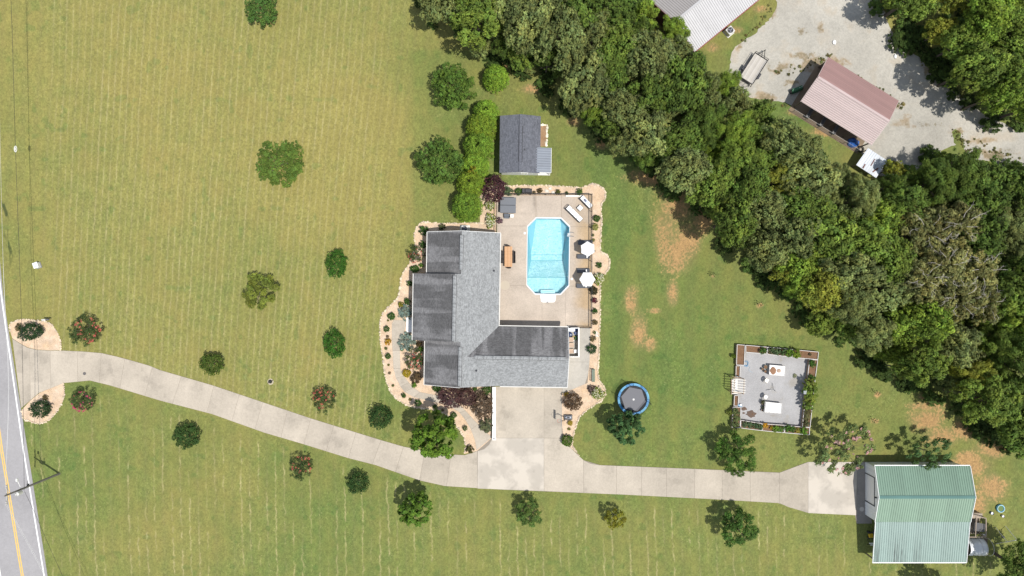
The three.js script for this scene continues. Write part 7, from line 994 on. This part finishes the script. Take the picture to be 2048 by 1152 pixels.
{ // stray plants in the chips
  const r = rngOf(61); let n = 0; const spots = [[776, 641], [775, 673], [772, 697], [777, 730], [779, 746], [786, 771], [820, 799], [885, 820], [1186, 470], [1187, 480], [1188, 502], [1189, 665], [1138, 858]]; const words = ['by the topmost ball shrub', 'above the orange-yellow shrub', 'below the orange-yellow shrub', 'left of the walk below the third ball', 'left of the walk near its bend', 'at the bed edge below the bend', 'above the ball shrub at the bend', 'in the maple shadow', 'above the upper parasol', 'behind the fence above the upper parasol', 'right of the upper parasol', 'by the deck fence corner', 'below the lower yellow shrub'];
  for (const [x, y] of spots) S('loose', x, y, 2.6 + r() * 1.4, 0.25, [[0.2, 0.2, 0.05], [0.2, 0.15, 0.09], [0.14, 0.18, 0.05]][n % 3], `tiny plant tuft in the bark ${words[n++]}`, { name: 'plant_tuft', cat: 'plant' });
}
// ---------- plants of the raised garden ----------
const gp = (k, zx, zy, r, H, c, label, o = {}) => shrub(k, label, 1400 + zx / 4.8, 660 + zy / 4.8, r, H, c, { name: 'garden_plant', cat: 'plant', y: o.y ?? 0.5, ...o });
gp('loose', 605, 200, 8, 0.8, G.mid, 'leafy plant beside the bare soil along the garden top'); gp('loose', 690, 200, 8, 0.8, [0.12, 0.18, 0.08], 'feathery plant in the top row, left one'); gp('loose', 745, 208, 8, 0.9, [0.13, 0.20, 0.09], 'feathery plant in the top row, second'); gp('loose', 800, 212, 8, 0.9, [0.12, 0.19, 0.07], 'feathery plant in the top row, third'); gp('loose', 855, 222, 9, 1.0, G.bright, 'leafy plant in the top row, fourth'); gp('loose', 925, 225, 11, 1.2, G.lime, 'tall light green plant in the garden top row'); gp('loose', 1058, 235, 3.5, 0.3, G.dead, 'small dry tuft in the upper right bed');
gp('loose', 1082, 325, 8, 0.8, [0.09, 0.20, 0.035], 'bright green plant at the top of the right beds'); gp('loose', 1075, 460, 8, 0.9, G.mid, 'green plant above the tall right-hand plants');
[[1062, 515, 14, 1.6, 'upper'], [1066, 590, 16, 1.7, 'middle'], [1060, 660, 14, 1.6, 'lower'], [1042, 715, 13, 1.4, 'lowest']].forEach(([x, y, r, H, w]) => gp('loose', x, y, r, H, [[0.20, 0.29, 0.05], [0.26, 0.32, 0.06]][(r >> 1) % 2], `tall yellow-green plant on the right garden beds, ${w} of four`));
gp('loose', 1035, 790, 8, 0.5, [0.15, 0.14, 0.06], 'withered plant in the lower right bed, upper of three'); gp('loose', 1025, 840, 8, 0.5, [0.16, 0.16, 0.07], 'withered plant in the lower right bed, middle of three'); gp('loose', 1018, 895, 8, 0.5, [0.13, 0.14, 0.06], 'withered plant in the lower right bed, lowest of three');
[[430, 905, G.grey, 'leftmost'], [480, 912, [0.10, 0.17, 0.08], 'second'], [530, 920, [0.09, 0.16, 0.07], 'third'], [575, 930, [0.11, 0.17, 0.08], 'rightmost']].forEach(([x, y, c, w]) => gp('loose', x, y, 7, 0.5, c, `leafy green in the bottom garden row, ${w} of four`));
gp('loose', 628, 918, 6.5, 0.5, G.gold, 'yellow flowers in the bottom garden row, left clump'); gp('loose', 688, 940, 4.5, 0.4, [0.5, 0.36, 0.03], 'yellow flowers in the bottom garden row, right clump'); gp('loose', 730, 950, 8, 0.6, G.bright, 'broad green plant right of the yellow flowers'); gp('loose', 780, 952, 7, 0.6, [0.12, 0.23, 0.05], 'light green plant at the bottom row divider');
gp('loose', 845, 945, 8, 0.5, [0.09, 0.2, 0.03], 'grassy green plant in the bottom right bed'); gp('loose', 890, 955, 7, 0.5, [0.08, 0.18, 0.03], 'dense green plant in the bottom right bed'); gp('loose', 940, 965, 6, 0.4, [0.3, 0.27, 0.05], 'yellowish plant in the bottom right bed'); gp('loose', 1000, 970, 9, 0.7, G.bright, 'leafy plant at the bottom right garden corner');
[[345, 790, 'top'], [350, 850, 'middle'], [340, 905, 'bottom']].forEach(([x, y, w]) => gp('loose', x, y, 9, 0.6, [0.15, 0.19, 0.07], `sprawling vine in the lower left bed, ${w} one`));
gp('loose', 322, 250, 5, 0.9, G.lime, 'yellow-green plant outside the upper left bed', { y: 0 }); gp('loose', 285, 790, 7, 0.8, [0.2, 0.24, 0.05], 'yellow-green plant outside the lower left bed', { y: 0 }); gp('loose', 605, 690, 4.5, 0.4, [0.16, 0.17, 0.09], 'plant growing in the stone-coloured pot', { y: 0.35 }); gp('loose', 615, 740, 4.5, 0.6, [0.13, 0.16, 0.07], 'plant beside the sheeted table', { y: 0.02 }); gp('loose', 910, 440, 5, 0.12, [0.22, 0.24, 0.14], 'weeds in the gravel right of the soil table', { y: 0.02 });

// ---------- the woods ----------
const woodsA = [[800, -60], [818, 0], [850, 24], [905, 50], [945, 76], [972, 104], [1004, 112], [1040, 140], [1085, 158], [1112, 190], [1155, 222], [1195, 262], [1230, 306], [1265, 332], [1318, 350], [1368, 386], [1402, 422], [1442, 470], [1500, 512], [1542, 560], [1588, 602], [1640, 642], [1668, 662], [1722, 702], [1772, 745], [1828, 772], [1888, 800], [1945, 832], [1985, 870], [2030, 915], [2140, 960], [2140, 330], [2048, 322], [1990, 312], [1930, 290], [1870, 300], [1838, 330], [1790, 352], [1728, 356], [1690, 334], [1660, 288], [1600, 262], [1560, 232], [1536, 208], [1490, 182], [1462, 150], [1436, 126], [1398, 108], [1362, 74], [1330, 44], [1296, 20], [1280, -60]];
const woodsB = [[1768, -60], [1790, 20], [1818, 66], [1866, 100], [1908, 150], [1962, 188], [2010, 236], [2140, 290], [2140, -60]];
const wr = rngOf(404), placed = [];
const zone = (x, y, B) => B ? (y < 80 ? 'in the top right corner woods' : 'along the gravel road at top right') : x < 1090 ? 'above the garden shed' : x < 1340 && y < 150 ? 'left of the grey metal building' : x < 1340 ? 'in the strip right of the shed' : x < 1620 && y < 330 ? 'below the flatbed trailer' : x < 1620 ? 'right of the bare lawn patch' : x < 1840 && y < 500 ? 'below the tin lean-to' : x >= 1840 && y < 440 ? 'below the gravel road bend' : y < 640 ? (x < 1840 ? 'above the raised garden' : 'in the middle of the right edge woods') : x < 1840 ? 'right of the raised garden' : 'above the green barn';
const KINDS = { oak: 'broadleaf', tall: 'tall', fine: 'feathery', sparse: 'thin-leaved', under: 'low' };
const TINTS = [['dark green', [0.098, 0.150, 0.026]], ['mid green', [0.138, 0.198, 0.033]], ['grey-green', [0.172, 0.205, 0.066]], ['fresh green', [0.165, 0.240, 0.032]], ['yellow-green', [0.225, 0.245, 0.036]], ['olive', [0.205, 0.205, 0.070]]];
const registry = [];
function forestTree(kind, x, y, r, H, ti, B, o = {}) {
  const [tn_, rgb] = TINTS[ti], base = `${KINDS[kind]} ${tn_} tree`;
  const q1 = 0.86 + 0.3 * wr(), br = 1.10 + 0.28 * (Math.round(wr() * 3) / 3), t = plant(kind, 'forest_tree', '', 'tree', x, y, r, H, rgb.map((c) => +(c * br).toFixed(4)), { sx: q1, sz: 2 - q1, turn: Math.round(wr() * 62) / 10, ...o }); registry.push({ t, base, z: o.zone ?? zone(x, y, B), x, y }); placed.push([x, y, r]);
}
// trees one can tell apart, placed by hand
const OL = { zone: 'with bare white branches', bare: true };
[[1845, 470, 48], [1905, 455, 50], [1880, 530, 52], [1945, 540, 50], [1900, 600, 48], [1835, 560, 42], [1960, 605, 40]].forEach(([x, y, r], i) => forestTree('sparse', x, y, r, 11 + (i % 3) * 0.6, 5, false, { ...OL, v: i }));
for (const [k, x, y, r, H, ti] of [['oak', 1885, 60, 30, 6.5, 4], ['fine', 1565, 355, 42, 8, 4], ['under', 1795, 700, 30, 5.5, 3], ['under', 1786, 338, 20, 5.0, 4], ['fine', 1945, 745, 40, 9, 4], ['fine', 1410, 250, 46, 10, 0], ['fine', 1480, 320, 48, 10, 1], ['oak', 1300, 270, 46, 10, 2], ['oak', 1250, 215, 44, 10, 2], ['fine', 1452, 170, 30, 7, 3], ['fine', 1345, 60, 30, 7, 3], ['under', 1290, 30, 30, 6, 3], ['oak', 1240, 80, 46, 10, 1], ['tall', 1190, 60, 44, 10, 2], ['under', 1640, 650, 30, 5, 1], ['oak', 1915, 690, 44, 10, 2], ['under', 1515, 230, 34, 6, 0], ['under', 960, 95, 24, 5, 2]]) forestTree(k, x, y, r, H, ti, x > 1768 && y < 290 && y < 0.9 * (x - 1700));
forestTree('tall', 2042, 1136, 46, 7, 0, false, { zone: 'at the lower right corner' }); forestTree('tall', 1920, 1215, 44, 7.5, 0, false, { zone: 'below the green barn' });
function fill(poly, rmin, rmax, tries, ease, kinds, B, h0, h1) {
  for (let i = 0; i < tries; i++) {
    const x = 800 + wr() * 1320, y = -50 + wr() * 1010, r = lerp(rmin, rmax, wr());
    if (!inPoly(x, y, poly) || polyDist(x, y, poly) < r * 0.72) continue;
    if (placed.some(([a, b, c]) => Math.hypot(a - x, b - y) < ease * (r + c))) continue;
    const n = fbm(x * 0.008 + 3, y * 0.008, 3), q = wr(), ti = n < 0.40 ? (q < 0.6 ? 0 : 2) : n < 0.52 ? (q < 0.45 ? 1 : q < 0.75 ? 0 : 2) : n < 0.62 ? (q < 0.5 ? 1 : q < 0.8 ? 3 : 2) : (q < 0.55 ? 3 : q < 0.92 ? 1 : 4);
    forestTree(kinds[(wr() * kinds.length) | 0], x, y, r, lerp(h0, h1, wr()) * (0.75 + 0.25 * clamp(r / rmax)), ti, B);
  }
}
fill(woodsA, 40, 58, 3200, 0.58, ['oak', 'tall', 'oak', 'fine'], false, 9.5, 12.5);
fill(woodsB, 36, 52, 1000, 0.58, ['oak', 'tall', 'oak'], true, 9, 12);
fill(woodsA, 22, 34, 5200, 0.60, ['under', 'oak', 'fine', 'tall'], false, 6, 9.5);
fill(woodsB, 20, 32, 1600, 0.62, ['under', 'oak'], true, 5.5, 9);
fill(woodsA, 14, 19, 3500, 0.70, ['under'], false, 3.4, 5);
// each tree gets its own words: among those alike in one place, its place from the left
{
  const by = new Map(); for (const e of registry) { const k = e.base + '|' + e.z; if (!by.has(k)) by.set(k, []); by.get(k).push(e); }
  const ORD = ['leftmost', 'second from left', 'third from left', 'fourth from left', 'fifth from left', 'sixth from left', 'seventh from left', 'eighth from left', 'ninth from left', 'tenth from left', 'eleventh from left', 'twelfth from left', 'thirteenth from left', 'fourteenth from left', 'fifteenth from left'];
  for (const l of by.values()) { l.sort((a, b) => a.x - b.x); l.forEach((e, i) => { e.t.userData.label = l.length === 1 ? `${e.base} ${e.z}` : `${e.base} ${e.z}, ${ORD[i] ?? 'one of the rightmost'}`; e.t.userData.group = 'trees of the woods'; }); }
  console.log('forest trees', registry.length);
}
{ // brambles and ground cover under the trees' edges
  const g = PR.loose[0].crown, list = [], m = new THREE.Matrix4(), q = new THREE.Quaternion(), c = new THREE.Color();
  for (let i = 0; i < 9000 && list.length < 650; i++) { const x = 790 + wr() * 1300, y = -40 + wr() * 1000, A = inPoly(x, y, woodsA), Bb = inPoly(x, y, woodsB); if (!A && !Bb) continue; const p = P(x, y, 5), s = 0.7 + 0.9 * wr(); q.setFromAxisAngle(V(0, 1, 0), wr() * 6.3); m.compose(p, q, V(s, s * 0.8, s)); list.push([m.clone(), 0.6 + 0.8 * wr()]); }
  const im = shade(new THREE.InstancedMesh(g, leafMat([0.075, 0.125, 0.03]), list.length)); list.forEach(([k, t], i) => { im.setMatrixAt(i, k); im.setColorAt(i, c.setRGB(t, t, t * 0.9)); });
  im.name = 'undergrowth'; im.userData = { label: 'low brambles and ground cover beneath the trees of the woods', category: 'undergrowth', kind: 'stuff' }; scene.add(im);
}
{ // weeds along the pink shed and the gravel edges
  const g = PR.loose[1].crown, list = [], m = new THREE.Matrix4(), q = new THREE.Quaternion(), c = new THREE.Color();
  for (const [x0, y0, x1, y1, n, w] of [[1700, 150, 1805, 215, 90, 9], [1640, 122, 1660, 112, 14, 8], [1845, 125, 1945, 205, 60, 16], [1905, 262, 1945, 312, 46, 11], [1950, 285, 2040, 325, 30, 12], [1560, 150, 1640, 120, 22, 16], [1790, 60, 1825, 105, 26, 12], [1545, 10, 1480, 90, 24, 8], [1520, 200, 1575, 212, 14, 6]]) for (let i = 0; i < n; i++) { const t = wr(), p = P(lerp(x0, x1, t) + (wr() + wr() - 1) * w, lerp(y0, y1, t) + (wr() + wr() - 1) * w), s = 0.08 + 0.24 * wr() * wr(); q.setFromAxisAngle(V(0, 1, 0), wr() * 6.3); m.compose(p, q, V(s, s * 0.7, s)); list.push([m.clone(), 0.6 + 0.8 * wr(), wr()]); }
  const im = shade(new THREE.InstancedMesh(g, leafMat([0.26, 0.25, 0.10]), list.length)); list.forEach(([k, t, h], i) => { im.setMatrixAt(i, k); im.setColorAt(i, c.setRGB(t * (0.8 + 0.4 * h), t, t * 0.9)); });
  im.name = 'weeds'; im.userData = { label: 'scattered weeds along the gravel edges and the pink shed', category: 'weeds', kind: 'stuff' }; scene.add(im);
}
renderer.render(scene, camera);
